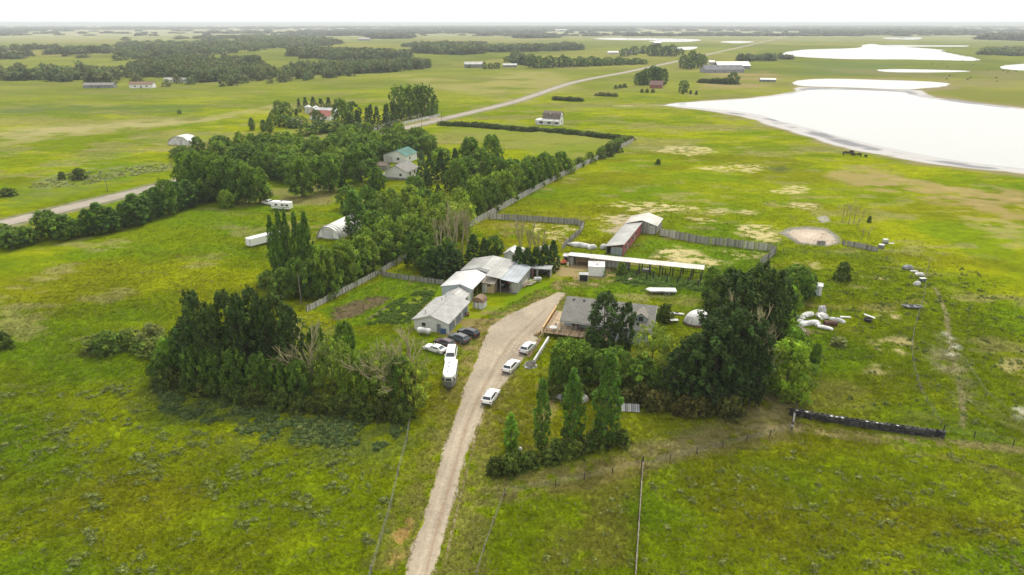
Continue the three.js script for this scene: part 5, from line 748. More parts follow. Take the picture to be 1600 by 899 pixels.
{ // farmstead across the road, red house, farms in the distance
  const o = thing('house', 'red-roofed white bungalow in the farmstead across the road', 'house', P(484, 187), YARD); obj('wall', wallsGable(15, 9, 3.2, 2.6, 'x'), M.whiteSiding, o); obj('roof', roofGable(15, 9, 3.2, 2.6, 'x', 0.6), M.redRoof, o); for (const x of [3, 7, 12]) win(o, 'front', 15, 9, x, 1.1, 1.6, 1.2);
  const q = thing('machine_shed', 'white-roofed shed behind the red-roofed bungalow', 'shed', P(490, 181), YARD); obj('wall', wallsGable(18, 7, 3.4, 2, 'x'), M.white, q); obj('roof', roofGable(18, 7, 3.4, 2, 'x', 0.4), mat(0.7, 0.7, 0.74, T_metal), q); opening(q, 'door', 'front', 18, 7, 14, 0.02, 2.6, 2.4, M.doorGrey, M.white);
  const b = thing('grain_bin', 'left one of two white grain bins behind the red-roofed bungalow', 'grain bin', P(482, 177)); obj('wall', new THREE.CylinderGeometry(2.4, 2.4, 4.4, 24).translate(0, 2.2, 0), M.whiteMetal, b); const rf = obj('roof', new THREE.ConeGeometry(2.6, 1.6, 24).translate(0, 5.2, 0), M.whiteMetal, b); obj('cap', new THREE.CylinderGeometry(0.35, 0.35, 0.3, 10).translate(0, 6.0, 0), M.tin, rf); copy(b, 'right one of two white grain bins behind the red-roofed bungalow', P(494, 178), 0.4);
  const w = thing('shed', 'small white shed at the left of the farmstead across the road', 'shed', P(455, 195), YARD); obj('wall', wallsGable(5, 5, 2.6, 1.2, 'x'), M.white, w); obj('roof', roofGable(5, 5, 2.6, 1.2, 'x', 0.3), M.whiteMetal, w);
  const rh = thing('house', 'small red house before dark trees near the lake tip', 'house', P(1015, 138), -0.35); obj('wall', wallsGable(12, 8, 3.6, 3.6, 'x'), mat(0.3, 0.12, 0.1, T_siding), rh); obj('roof', roofGable(12, 8, 3.6, 3.6, 'x', 0.5), mat(0.24, 0.13, 0.12, T_shingle), rh); obj('corner_panel', box(12, 12.1, 0, 5, -3, -0.6), M.ply, rh); win(rh, 'front', 12, 8, 7, 1.3, 1.4, 1.4);
  const far = (name, label, x, y, W, D, h, rise, wall, roof, turn = YARD) => { const f = thing(name, label, 'building', P(x, y), turn); obj('wall', wallsGable(W, D, h, rise, 'x'), wall, f); obj('roof', roofGable(W, D, h, rise, 'x', 0.5), roof, f); for (let i = 1; i < 4; i++) opening(f, i === 2 ? 'door' : 'window', 'front', W, D, W * i / 4, i === 2 ? 0.02 : 1.2, i === 2 ? 1.2 : 1.4, i === 2 ? 2.1 : 1.2, M.glass, M.white); return f; };
  far('barn', 'long grey barn with white roof at the edge of the hay land', 726, 106, 26, 11, 5, 3.2, M.greyPaint, M.tinPale, 0.12);
  far('barn', 'low grey barn right of the long white-roofed one in the hay land', 786, 105, 20, 8, 3, 2, M.greyPaint, M.tin, 0.05);
  far('riding_hall', 'wide grey farm hall with a bright white roof near the lake', 1102, 114, 52, 20, 4, 5, mat(0.3, 0.31, 0.34, T_siding), mat(0.2, 0.21, 0.235, T_metal), 0.1);
  far('riding_hall', 'white-roofed hall behind the wide grey one near the lake', 1122, 108, 46, 22, 4.5, 5, M.greyPaint, M.whiteMetal, 0.05);
  far('bungalow', 'white bungalow at the edge of the wood, far left', 202, 138, 22, 9, 3.6, 2.4, M.whiteSiding, M.brownRoof, 0.1);
  far('shed', 'white shed right of the bungalow at the wood\'s edge', 256, 129, 15, 8, 3, 2, M.white, M.tinPale, 0.1);
  far('shed', 'small white shed at the far right of the wood-edge bungalow', 279, 129, 8, 6, 3, 2, M.white, M.tinPale, 0.1);
  far('shed', 'long low dark shed left of the wood-edge bungalow', 130, 138, 28, 9, 3, 2, M.greyPaint, M.greyRoof, 0.1);
  far('house', 'white farmhouse in the yard across the grid road', 979, 85, 14, 9, 4, 5, M.white, M.tinPale, 0.1);
  far('shed', 'grey shed in the yard across the grid road', 996, 84, 16, 9, 4, 3, M.greyPaint, M.greyRoof, 0.1);
  far('shed', 'pale shed at the left of the yard across the grid road', 950, 85, 22, 9, 4, 2.4, mat(0.5, 0.48, 0.46), M.tinPale, 0.1);
  far('hall', 'white-roofed hall beyond the yard across the grid road', 1022, 70, 22, 14, 6, 3, M.greyPaint, M.whiteMetal, 0.1);
  far('shed', 'low shed with white end in the field before the lake', 1188, 128, 16, 8, 2.6, 1.2, M.greyPaint, M.tin, -0.2);
  far('shed', 'white shed where the grid road passes the farm clump', 1108, 101, 9, 7, 4, 2.4, M.white, M.whiteMetal, 0);
  far('hall', 'pale hall roof in the middle of the far plain', 560, 63.5, 40, 20, 6, 4, M.tinPale, M.tinPale, 0);
  far('hall', 'small white roof left of centre on the far plain', 868, 49, 90, 60, 9, 6, M.white, M.white, 0);
  const s = thing('shed', 'small white utility shed with a grey door in the grass', 'shed', at(71.1, -149.2), YARD - 0.1); obj('wall', wallsGable(1.9, 2.4, 2.4, 0.3, 'x'), M.whiteSiding, s); obj('roof', roofGable(1.9, 2.4, 2.4, 0.3, 'x', 0.12), M.white, s); opening(s, 'door', 'front', 1.9, 2.4, 0.75, 0.05, 0.85, 1.9, M.blueSiding, M.doorGrey);
}
// ---------------------------------------------------------------- vehicles
const paint = (r, g, b) => new THREE.MeshPhysicalMaterial({ color: C(r, g, b), roughness: 0.35, clearcoat: 0.7, clearcoatRoughness: 0.1 });
const wheelTyre = norm(new THREE.CylinderGeometry(0.34, 0.34, 0.23, 20).rotateZ(Math.PI / 2)), wheelRim = norm(new THREE.CylinderGeometry(0.21, 0.21, 0.245, 14).rotateZ(Math.PI / 2));
const rimMat = mat(0.5, 0.5, 0.52, null, { roughness: 0.35, metalness: 0.6 }), lampRed = mat(0.4, 0.02, 0.02, null, { roughness: 0.2 }), lampClear = mat(0.75, 0.76, 0.78, null, { roughness: 0.15 });
function wheel(o, x, y, z, k = 1) { const t = share('wheel', wheelTyre, M.rubber, o); t.position.set(x, y, z); t.scale.setScalar(k); share('rim', wheelRim, rimMat, t); }
const turnU = (g) => g.rotateY(Math.PI / 2);        // side outline (u forward) to the car's own axes, front at -z
const CARK = {
  suv: { w: 1.84, wb: [1.38, -1.36], body: [[-2.28, 0.36], [2.18, 0.36], [2.3, 0.55], [2.26, 0.86], [2.0, 0.98], [1.05, 1.08], [-2.22, 1.1], [-2.34, 0.8], [-2.32, 0.5]], cab: [[1.1, 1.05], [0.28, 1.6], [-0.4, 1.67], [-1.75, 1.62], [-2.22, 1.08]], belt: 1.07, top: 1.66 },
  saloon: { w: 1.8, wb: [1.42, -1.38], body: [[-2.3, 0.34], [2.25, 0.34], [2.36, 0.5], [2.3, 0.72], [1.9, 0.84], [0.95, 0.94], [-1.7, 0.99], [-2.3, 0.97], [-2.38, 0.7]], cab: [[1.0, 0.92], [0.15, 1.36], [-0.5, 1.41], [-1.1, 1.37], [-1.95, 0.97]], belt: 0.95, top: 1.41 },
  van: { w: 2.02, wb: [1.75, -1.7], body: [[-2.75, 0.4], [2.6, 0.4], [2.75, 0.7], [2.68, 1.05], [2.3, 1.15], [1.7, 1.22], [-2.7, 1.25], [-2.8, 0.9]], cab: [[1.75, 1.2], [1.0, 1.88], [0.2, 1.98], [-2.4, 1.96], [-2.72, 1.22]], belt: 1.22, top: 1.97 },
  pickup: { w: 1.95, wb: [1.75, -1.65], body: [[-2.8, 0.45], [2.6, 0.45], [2.75, 0.7], [2.68, 1.05], [2.3, 1.15], [1.3, 1.2], [-2.78, 1.22], [-2.85, 0.8]], cab: [[1.3, 1.16], [0.7, 1.78], [0, 1.84], [-0.9, 1.8], [-1.1, 1.2]], belt: 1.19, top: 1.83 },
};
function car(name, kind, label, pm, p, turn) {
  const k = CARK[kind], o = thing(name, label, kind === 'pickup' ? 'pickup truck' : 'car', p, turn, null), hw = k.w / 2;
  const s = new THREE.Shape(k.body.map(([x, y]) => new THREE.Vector2(x, y))), body = new THREE.ExtrudeGeometry(s, { depth: k.w - 0.2, bevelEnabled: true, bevelSize: 0.05, bevelThickness: 0.1, bevelSegments: 3 }).translate(0, 0, -hw + 0.1);
  obj('body', turnU(body), pm, o);
  const half = (y) => (hw - 0.06) * (1 - 0.2 * Math.max(0, (y - k.belt) / (k.top - k.belt))), taper = (g) => { const a = g.attributes.position; for (let i = 0; i < a.count; i++) a.setZ(i, a.getZ(i) / (hw - 0.06) * half(a.getY(i))); g.computeVertexNormals(); return g; };
  obj('cabin', turnU(taper(new THREE.ExtrudeGeometry(new THREE.Shape(k.cab.map(([x, y]) => new THREE.Vector2(x, y))), { depth: k.w - 0.12, bevelEnabled: false }).translate(0, 0, -(hw - 0.06)))), pm, o);
  const c = k.cab, n = c.length, quad = (pts) => { const g = new THREE.BufferGeometry(), v = []; for (let i = 1; i < pts.length - 1; i++) for (const q of [pts[0], pts[i], pts[i + 1]]) v.push(...q); g.setAttribute('position', new THREE.Float32BufferAttribute(v, 3)); g.computeVertexNormals(); return g; };
  const pane = (a, b, t0, t1, outU, outY) => { const f = (t, sg) => { const u = a[0] + (b[0] - a[0]) * t + outU, y = a[1] + (b[1] - a[1]) * t; return [u, y + outY, sg * (half(y) - 0.1)]; }; return turnU(quad([f(t0, 1), f(t0, -1), f(t1, -1), f(t1, 1)])); };
  obj('windscreen', pane(c[0], c[1], 0.12, 0.95, 0.012, 0.012), M.glass, o); obj('rear_window', pane(c[n - 1], c[n - 2], kind === 'saloon' ? 0.08 : 0.2, 0.93, -0.012, 0.008), M.glass, o);
  for (const sg of [1, -1]) {
    const mid = (c[0][0] + c[n - 1][0]) / 2, row = (u0, u1) => { const y0 = k.belt + 0.05, yt = k.top - 0.13, fr = (u, y) => { const lim = y; const uf = c[0][0] + (c[1][0] - c[0][0]) * (lim - c[0][1]) / (c[1][1] - c[0][1]) - 0.12, ub = c[n - 1][0] + (c[n - 2][0] - c[n - 1][0]) * (lim - c[n - 1][1]) / (c[n - 2][1] - c[n - 1][1]) + 0.12; return Math.min(uf, Math.max(ub, u)); }; return turnU(quad([[u0, y0], [u1, y0], [u1, yt], [u0, yt]].map(([u, y]) => [fr(u, y), y, sg * (half(y) + 0.012)]))); };
    const m = kind === 'pickup' ? -0.2 : 0.05; obj('side_window', row(m + 0.05, 3), M.glass, o); obj('side_window', row(-3, m - 0.05), M.glass, o);
    obj('tail_light', turnU(box(k.body[k.body.length - 1][0] - 0.06, k.body[k.body.length - 1][0] + 0.08, k.belt - 0.32, k.belt - 0.08, sg * (hw - 0.3), sg * (hw - 0.02))), lampRed, o); obj('headlight', turnU(box(2.08, k.body[2][0] + 0.05, k.belt - 0.4, k.belt - 0.22, sg * (hw - 0.45), sg * (hw - 0.06))), lampClear, o);
    obj('mirror', turnU(rbox(0.78, 0.98, k.belt + 0.02, k.belt + 0.18, sg * hw, sg * (hw + 0.2), 0.04)), pm, o);
    for (const u of k.wb) wheel(o, sg * (hw - 0.1), 0.34, -u);
  }
  obj('bumper', [turnU(rbox(-2.42 - (k.w > 1.9 ? 0.45 : 0), -2.2 - (k.w > 1.9 ? 0.45 : 0), 0.36, 0.6, -hw + 0.06, hw - 0.06, 0.06)), turnU(rbox(k.body[2][0] - 0.1, k.body[2][0] + 0.07, 0.34, 0.52, -hw + 0.08, hw - 0.08, 0.06))], M.dark, o);
  if (kind === 'pickup') obj('bed', turnU(box(-2.72, -1.2, 1.2, 1.235, -hw + 0.14, hw - 0.14)), M.dark, o);
  if (kind === 'suv' || kind === 'van') for (const sg of [1, -1]) obj('roof_rail', turnU(bar([0.1, k.top + 0.05, sg * 0.62], [-1.7, k.top + 0.02, sg * 0.62], 0.025)), M.dark, o);
  return o;
}
const heading = (a, b) => { const p = P(...a), q = P(...b); return Math.atan2(-(q.x - p.x), -(q.z - p.z)); };   // turn that points a front at -z from a to b
const cw = paint(0.8, 0.8, 0.8), cs = paint(0.62, 0.64, 0.66), cd = paint(0.035, 0.04, 0.05), ck = paint(0.02, 0.02, 0.024), cm = paint(0.05, 0.022, 0.028), cg = paint(0.075, 0.085, 0.1);
car('parked_car', 'suv', 'white car lowest on the gravel drive, nearest the viewer', cw, P(767, 625), heading([760, 632], [776, 610]));
car('parked_car', 'suv', 'white car in the middle of three along the drive', cw, P(799, 577), heading([790, 586], [812, 563]));
car('parked_car', 'suv', 'silver-white estate car nearest the house deck on the drive', cs, P(825, 548), heading([815, 556], [840, 532]));
car('parked_car', 'saloon', 'white saloon parked in the grass, end of the garage row', cw, P(680, 549), heading([698, 551], [660, 540]));
car('parked_car', 'suv', 'dark maroon car between the white saloon and the grey one', cm, P(695, 541), heading([711, 546], [672, 532]));
car('parked_car', 'suv', 'dark grey car second from the garage in the parked row', cg, P(717, 533), heading([732, 538], [694, 524]));
car('parked_car', 'suv', 'black car with shiny roof nearest the garage bays', ck, P(732, 524.5), heading([746, 528], [710, 517]));
car('parked_van', 'van', 'large white van facing the viewer behind the horse trailer', cw, P(705, 561), Math.PI + heading([703, 570], [707, 550]));
{ // horse trailer, its nose to the viewer
  const o = thing('horse_trailer', 'white horse trailer with a pointed nose beside the drive', 'trailer', P(704, 594), Math.PI + heading([702, 606], [708, 572]) );
  const plan = (s, L) => { const g = new THREE.ExtrudeGeometry(new THREE.Shape([[-1.1 * s, 3], [1.1 * s, 3], [1.1 * s, -2.2], [0.55 * s, -3.4], [-0.55 * s, -3.4], [-1.1 * s, -2.2]].map(([x, z]) => new THREE.Vector2(x, -z))), { depth: L, bevelEnabled: true, bevelSize: 0.04, bevelThickness: 0.04, bevelSegments: 2 }); return g.rotateX(-Math.PI / 2); };
  obj('lower_body', plan(1, 1.15).translate(0, 0.42, 0), M.aluminium, o); obj('body', plan(1, 0.75).translate(0, 1.64, 0), cw, o); obj('roof', plan(0.97, 0.08).translate(0, 2.47, 0), cw, o);
  for (const z of [-1.7, 0, 1.5]) obj('vent', rbox(0.15, 0.5, 2.58, 2.68, z, z + 0.3, 0.03), M.greyPaint, o);
  obj('window', [box(-0.5, 0.5, 1.72, 2.2, -3.45, -3.5), box(-0.62, 0.62, 0, 0.48, -0.05, 0).rotateY(0.0).translate(0, 0, 0).rotateY(1.13).translate(0.85, 1.72, -2.83), box(-0.62, 0.62, 0, 0.48, -0.05, 0).rotateY(-1.13).translate(-0.85, 1.72, -2.83)], M.glass, o);
  for (const x of [-1.14, 1.14]) for (const z of [-1.2, 0.4, 1.8]) obj('window', box(x - 0.02, x + 0.02, 1.75, 2.15, z, z + 0.9), M.glass, o);
  for (const x of [-1.02, 1.02]) { wheel(o, x, 0.34, 0.4); wheel(o, x, 0.34, 1.25); obj('mudguard', rbox(x - 0.16, x + 0.16, 0.7, 0.78, -0.1, 1.75, 0.03), M.greyPaint, o); }
  obj('drawbar', [bar([-0.5, 0.5, -3.3], [0, 0.5, -4.7], 0.06), bar([0.5, 0.5, -3.3], [0, 0.5, -4.7], 0.06), bar([0, 0, -4.5], [0, 0.8, -4.5], 0.05)], M.dark, o);
}
{ // trailers and the pickup by the windbreak
  const o = thing('cargo_trailer', 'white enclosed cargo trailer in the hay field by slim poplars', 'trailer', at(-74.6, -184.8), Math.atan2(5.4, 4.4)); obj('body', rbox(0, 10.5, 0.55, 2.75, -2.4, 0, 0.08), cw, o); obj('corner_trim', [box(-0.02, 0.08, 0.5, 2.8, -0.05, 0.03), box(10.42, 10.52, 0.5, 2.8, -0.05, 0.03), box(-0.02, 0.08, 0.5, 2.8, -2.43, -2.35)], M.greyPaint, o); obj('door', box(-0.03, 0.0, 0.65, 2.6, -2.2, -0.2), M.whiteSiding, o); obj('side_door', box(5.2, 6, 0.7, 2.5, 0.0, 0.03), M.white, o); for (const z of [-2.2, -0.2]) for (const x of [5.8, 6.7, 7.6]) wheel(o, 0, 0, 0), o.children.at(-1).position.set(x, 0.34, z), o.children.at(-1).rotation.set(0, Math.PI / 2, 0); obj('mudguard', box(5.3, 8.1, 0.55, 0.72, -0.02, 0.06), M.dark, o);
  const t = thing('travel_trailer', 'white travel trailer with striped side hitched on the lawn', 'trailer', P(441, 328), -0.25); obj('body', rbox(-3.6, 3.6, 0.6, 3.0, -1.2, 1.2, 0.25), cw, t); obj('stripe', box(-3.5, 3.5, 1.2, 1.4, 1.19, 1.215), M.greyPaint, t); for (const x of [-2, 0.4, 2.2]) obj('window', box(x, x + 1, 1.7, 2.3, 1.19, 1.22), M.glass, t); obj('roof_vent', rbox(-0.3, 0.3, 3.0, 3.2, -0.3, 0.3, 0.05), M.greyPaint, t); obj('door', box(1.5, 2.1, 0.8, 2.6, 1.19, 1.21), M.white, t); for (const z of [-1.1, 1.1]) for (const x of [-0.4, 0.5]) { wheel(t, x, 0.34, z); t.children.at(-1).rotation.y = Math.PI / 2; }
  car('pickup_truck', 'pickup', 'white pickup truck in front of the travel trailer on the lawn', cw, P(420, 320), 1.0);
  const f = thing('flat_trailer', 'white flat-topped trailer with pointed front beside the corral', 'trailer', P(1032, 459), -0.06); const sh = new THREE.ExtrudeGeometry(new THREE.Shape([[-3.6, 0], [-2.6, -1.15], [3.6, -1.15], [3.6, 1.15], [-2.6, 1.15]].map(([x, z]) => new THREE.Vector2(x, z))), { depth: 0.25, bevelEnabled: false }).rotateX(-Math.PI / 2).translate(0, 0.85, 0); obj('deck', sh, M.tarp, f); obj('edge', [box(-2.6, 3.6, 0.7, 0.86, 1.1, 1.17), box(-2.6, 3.6, 0.7, 0.86, -1.17, -1.1)], M.greyPaint, f); for (const z of [-1, 1]) for (const x of [1, 1.9]) { wheel(f, x, 0.34, z); f.children.at(-1).rotation.y = Math.PI / 2; } obj('drawbar', bar([-3.5, 0.8, 0], [-4.6, 0.6, 0], 0.06), M.dark, f);
  const d = thing('canvas_dome', 'white canvas dome behind the big poplar clump', 'shelter', P(1090, 505), 0.3); obj('cover', new THREE.SphereGeometry(1, 24, 12, 0, 6.283, 0, 1.57).scale(3.1, 3.0, 2.5), M.tarp, d); obj('skirt', new THREE.CylinderGeometry(1, 1, 0.6, 24, 1, true).scale(3.15, 1, 2.55).translate(0, 0.3, 0), mat(0.3, 0.17, 0.12, T_worn), d);
  const k = thing('kayak', 'white kayak lying on the grass right of the house', 'kayak', P(1056, 492), -0.25); const kb = new THREE.SphereGeometry(1, 20, 8).scale(2.0, 0.28, 0.45).translate(0, 0.28, 0); obj('hull', kb, M.tarp, k); obj('seat', new THREE.SphereGeometry(1, 12, 6).scale(0.5, 0.12, 0.25).translate(0.2, 0.5, 0), M.dark, k);
  const w = thing('picnic_table', 'small white table on the bare grass right of the house', 'table', P(1053, 505), 0.1); obj('tabletop', rbox(-0.9, 0.9, 0.7, 0.78, -0.5, 0.5, 0.02), M.tarp, w); for (const x of [-0.7, 0.7]) for (const z of [-0.35, 0.35]) obj('leg', box(x - 0.04, x + 0.04, 0, 0.7, z - 0.04, z + 0.04), M.greyPaint, w);
}
// ---------------------------------------------------------------- fences
function wireFence(label, px, spacing, h, pm, wires = 3, wireR = 0.012, wm = M.wire, name = 'wire_fence') {
  const pts = px.map(([x, y]) => P(x, y)), o = thing(name, label, 'fence', pts[0]), r = rng(px.length * 31 + Math.round(px[0][0])), pl = [], geo = norm(new THREE.CylinderGeometry(0.07, 0.08, h, 6).translate(0, h / 2 - 0.05, 0));
  for (let i = 0; i < pts.length - 1; i++) { const a = pts[i], b = pts[i + 1], n = Math.max(1, Math.round(a.distanceTo(b) / spacing)); for (let k = 0; k < n; k++) pl.push(a.clone().lerp(b, k / n)); } pl.push(pts.at(-1));
  const W = []; pl.forEach((p, i) => { const m = share('post', geo, pm, o); m.position.copy(p).sub(pts[0]); m.rotation.set((r() - 0.5) * 0.1, r() * 3, (r() - 0.5) * 0.1); m.scale.y = 0.9 + 0.2 * r(); if (i) for (let w = 0; w < wires; w++) { const y = h * (0.9 - 0.28 * w); W.push(bar([pl[i - 1].x - pts[0].x, y, pl[i - 1].z - pts[0].z], [p.x - pts[0].x, y, p.z - pts[0].z], wireR, 4)); } });
  if (W.length) obj('wire', W, wm, o); return o;
}
wireFence('wire fence with pale posts between the pasture and the drive', [[646, 640], [639, 672], [636, 692], [622, 745], [611, 795], [595, 850], [580, 899], [576, 915]], 6, 1.5, M.postGrey, 3);
wireFence('wire fence on thin dark posts along the mown track', [[788, 775], [868, 760], [957, 740], [1047, 720], [1129, 700], [1203, 682], [1237, 672]], 5.5, 1.3, M.post, 3);
wireFence('pale tape fence running from the track to the bottom edge', [[788, 776], [772, 820], [757, 862], [744, 905]], 7, 1.1, M.postGrey, 2, 0.022, M.postGrey);
wireFence('wire fence on weathered posts up the pasture right of the scrap', [[1470, 667], [1447, 630], [1438, 613], [1428, 580], [1424, 547], [1428, 517], [1443, 467], [1448, 430], [1452, 412]], 4.5, 1.3, M.postGrey, 3, 0.016, M.postGrey);
wireFence('wire fence from the tyre wall to the right edge', [[1474, 676], [1522, 686], [1583, 697], [1650, 710]], 8, 1.4, M.post, 3);
wireFence('thin wire fence in the pasture below the clay dug-out', [[1224, 394], [1295, 399], [1385, 408], [1440, 430]], 6, 1.3, M.postGrey, 3);
wireFence('thin wire fence far in the pasture at the right', [[1508, 570], [1540, 620], [1600, 668]], 12, 1.3, M.postGrey, 2);
{ // plank fence running towards the viewer
  const a = P(1004, 731), b = P(992, 912), o = thing('plank_fence', 'low dark plank fence with a pale cap splitting the pasture', 'fence', a), d = b.clone().sub(a), n = 10; for (let i = 0; i <= n; i++) obj('post', box(d.x * i / n - 0.09, d.x * i / n + 0.09, 0, i ? 1.15 : 2.0, d.z * i / n - 0.09, d.z * i / n + 0.09), M.post, o);
  const tn = Math.atan2(d.x, d.z), L = Math.hypot(d.x, d.z) / n; for (let i = 0; i < n; i++) for (const y of [0.25, 0.55, 0.85]) obj('plank', box(-0.03, 0.03, y, y + 0.22, 0.02, L - 0.02).rotateY(tn).translate(d.x * i / n, 0, d.z * i / n), M.darkBoard, o);
  for (let i = 0; i < n; i++) obj('cap', box(-0.07, 0.07, 1.12 + 0.02 * (i % 2), 1.17 + 0.02 * (i % 2), 0.01, L - 0.01).rotateY(tn).translate(d.x * i / n + 0.02, 0, d.z * i / n), mat(0.27, 0.24, 0.18, T_board), o);
  const g = thing('gate_post', 'tall pale gate post at the end of the tyre wall', 'gate post', P(1237, 672)); obj('post', box(-0.12, 0.12, 0, 3.2, -0.12, 0.12), M.darkBoard, g); obj('board', box(-0.14, 0.14, 1.6, 3.1, 0.12, 0.16), M.white, g); obj('band', box(-0.15, 0.15, 0.7, 1.0, -0.15, 0.17), M.white, g);
  wireFence('short wire gate between the tall post and the tyre wall', [[1237, 671], [1240, 656], [1243, 642]], 2.5, 1.5, M.post, 3);
}
function boardFence(label, px, h, m, seed, opt = {}) { // close-boarded windbreak fence, its boards of uneven height
  const pts = px.map(([x, y]) => P(x, y)), o = thing(opt.name || 'board_fence', label, 'fence', pts[0]), r = rng(seed);
  for (let i = 0; i < pts.length - 1; i++) {
    const a = pts[i].clone().sub(pts[0]), b = pts[i + 1].clone().sub(pts[0]), L = a.distanceTo(b), tn = Math.atan2(-(b.z - a.z), b.x - a.x), N = Math.max(1, Math.round(L / 5));
    for (let k = 0; k < N; k++) { const l = L / N, gs = [], bw = opt.bw || 0.24, nb = Math.round(l / bw), pal = opt.alt && (k + i) % opt.alt === 0 ? M.paleBoard : m; for (let q = 0; q < nb; q++) { if (r() < (opt.gap || 0.02)) continue; const hh = h * (0.88 + 0.16 * r()), z = (q % 2) * 0.03; gs.push(box(q * bw + 0.01, (q + 1) * bw - 0.01, 0, hh, z - 0.015, z + 0.015)); } gs.push(box(0, l, h * 0.3, h * 0.3 + 0.14, -0.08, -0.03), box(0, l, h * 0.75, h * 0.75 + 0.14, -0.08, -0.03)); const t0 = k / N; const p = obj('fence_panel', gs.map((g) => g.rotateY(tn).translate(a.x + (b.x - a.x) * t0, 0, a.z + (b.z - a.z) * t0)), pal, o); const ps = obj('post', box(-0.09, 0.09, 0, h + 0.15, -0.2, -0.02).rotateY(tn).translate(a.x + (b.x - a.x) * t0, 0, a.z + (b.z - a.z) * t0), M.postGrey, o); }
  }
  return o;
}
boardFence('pale board fence between the garden and the windbreak', [[480, 488], [520, 468], [560, 447], [592, 430], [625, 410], [650, 397]], 1.6, M.paleBoard, 1);
boardFence('grey board fence with posts at the back of the garden', [[596, 431], [620, 436], [650, 440], [694, 446]], 1.4, M.greyBoard, 2, { gap: 0.1 });
boardFence('long grey board fence along the windbreak\'s pasture side', [[732, 357], [778, 331], [830, 302], [880, 275], [935, 249], [990, 222]], 2.2, M.paleBoard, 3);
boardFence('grey board fence round the small pen behind the workshop', [[764, 342], [810, 345], [842, 347], [900, 351], [912, 356], [906, 366], [890, 380], [878, 391]], 2.0, M.greyBoard, 4, { alt: 4 });
boardFence('weathered board fence closing the corral right of the red barn', [[1030, 368], [1060, 374], [1078, 378], [1104, 382], [1138, 385], [1160, 388], [1202, 393], [1211, 398], [1200, 408], [1186, 418]], 2.4, M.greyBoard, 5, { alt: 5, gap: 0.05 });
boardFence('low dark board windbreak running from the clay dug-out', [[1316, 383], [1344, 388], [1372, 394]], 1.6, M.greyBoard, 6, { bw: 0.3 });
boardFence('white board fence before the farmstead conifers, by the grid road', [[553, 209], [580, 205], [610, 199], [640, 192], [662, 187], [688, 181]], 1.6, M.white, 7, { bw: 0.6, gap: 0.15 });
{ const o = thing('rail_fence', 'white board rail fence beside the drive below the deck', 'fence', P(834, 572)), a = P(834, 572), b = P(857, 535), d = b.clone().sub(a), tn = Math.atan2(-d.z, d.x), L = Math.hypot(d.x, d.z); for (let i = 0; i < 5; i++) obj('post', box(-0.1, 0.1, 0, 1.2, -0.1, 0.1).rotateY(tn).translate(d.x * i / 4, 0, d.z * i / 4), M.white, o); for (const y of [0.3, 0.65, 1.0]) obj('rail', box(0, L, y, y + 0.17, -0.03, 0.03).rotateY(tn), M.white, o); obj('cap', box(0, L, 1.2, 1.26, -0.16, 0.16).rotateY(tn), M.white, o);
  const p = thing('planter', 'white planter with grey stones at the foot of the rail fence', 'planter', P(829, 573), 0.3), r = rng(9); obj('tub', new THREE.CylinderGeometry(0.95, 0.75, 0.7, 16, 1, true).translate(0, 0.4, 0), M.white, p); obj('soil', new THREE.CylinderGeometry(0.85, 0.85, 0.05, 16).translate(0, 0.6, 0), M.darkBoard, p); for (let i = 0; i < 9; i++) obj('stone', new THREE.IcosahedronGeometry(0.2 + 0.12 * r(), 1).scale(1.2, 0.7, 1).translate(Math.cos(i * 0.7) * 1.05, 0.15, Math.sin(i * 0.7) * 1.05), i % 2 ? M.concrete : M.tarp, p);
  const l = thing('timber', 'reddish timbers lying along the drive side of the rail fence', 'timbers', P(832, 562)); for (let i = 0; i < 3; i++) obj('timber', box(0, L * 0.85, 0.02, 0.2, -0.1, 0.1).rotateY(tn).translate(-0.7 - i * 0.12, 0.02 * i, -0.3 - i * 0.2), mat(0.3, 0.16, 0.1, T_board), l); }
// ---------------------------------------------------------------- the wall of stacked tyres
{
  const a = P(1237, 650), b = P(1471, 684), o = thing('tyre_wall', 'long wall of stacked black tyres along the pasture track', 'tyre wall', a), n = 31, r = rng(12), tg = norm(new THREE.TorusGeometry(0.31, 0.125, 8, 16).scale(1, 1, 1.05).rotateX(Math.PI / 2)), disc = norm(new THREE.CylinderGeometry(0.24, 0.24, 0.1, 14)), v = [M.rubber, mat(0.05, 0.05, 0.052, T_worn), mat(0.1, 0.097, 0.09, T_worn)];
  for (let i = 0; i < n; i++) { const t = i / (n - 1), rows = 5, k = 1 + 0.1 * (r() - 0.5); for (let y = 0; y < rows; y++) { const m = share('tyre', tg, v[Math.floor(r() * 3)], o); m.position.set((b.x - a.x) * t + (r() - 0.5) * 0.12, 0.14 + y * 0.255, (b.z - a.z) * t + (r() - 0.5) * 0.14 + 0.5 * Math.sin(t * 3.1)); m.scale.set(k * 1.02, 1, k * 1.02); m.rotation.set((r() - 0.5) * 0.1, r() * 3, (r() - 0.5) * (y === rows - 1 ? 0.5 : 0.1)); if (y === rows - 1 && [1, 3, 8, 9, 10, 15, 17, 18, 21].includes(i)) share('rim', disc, i % 2 ? M.tarp : M.aluminium, m); } }
}
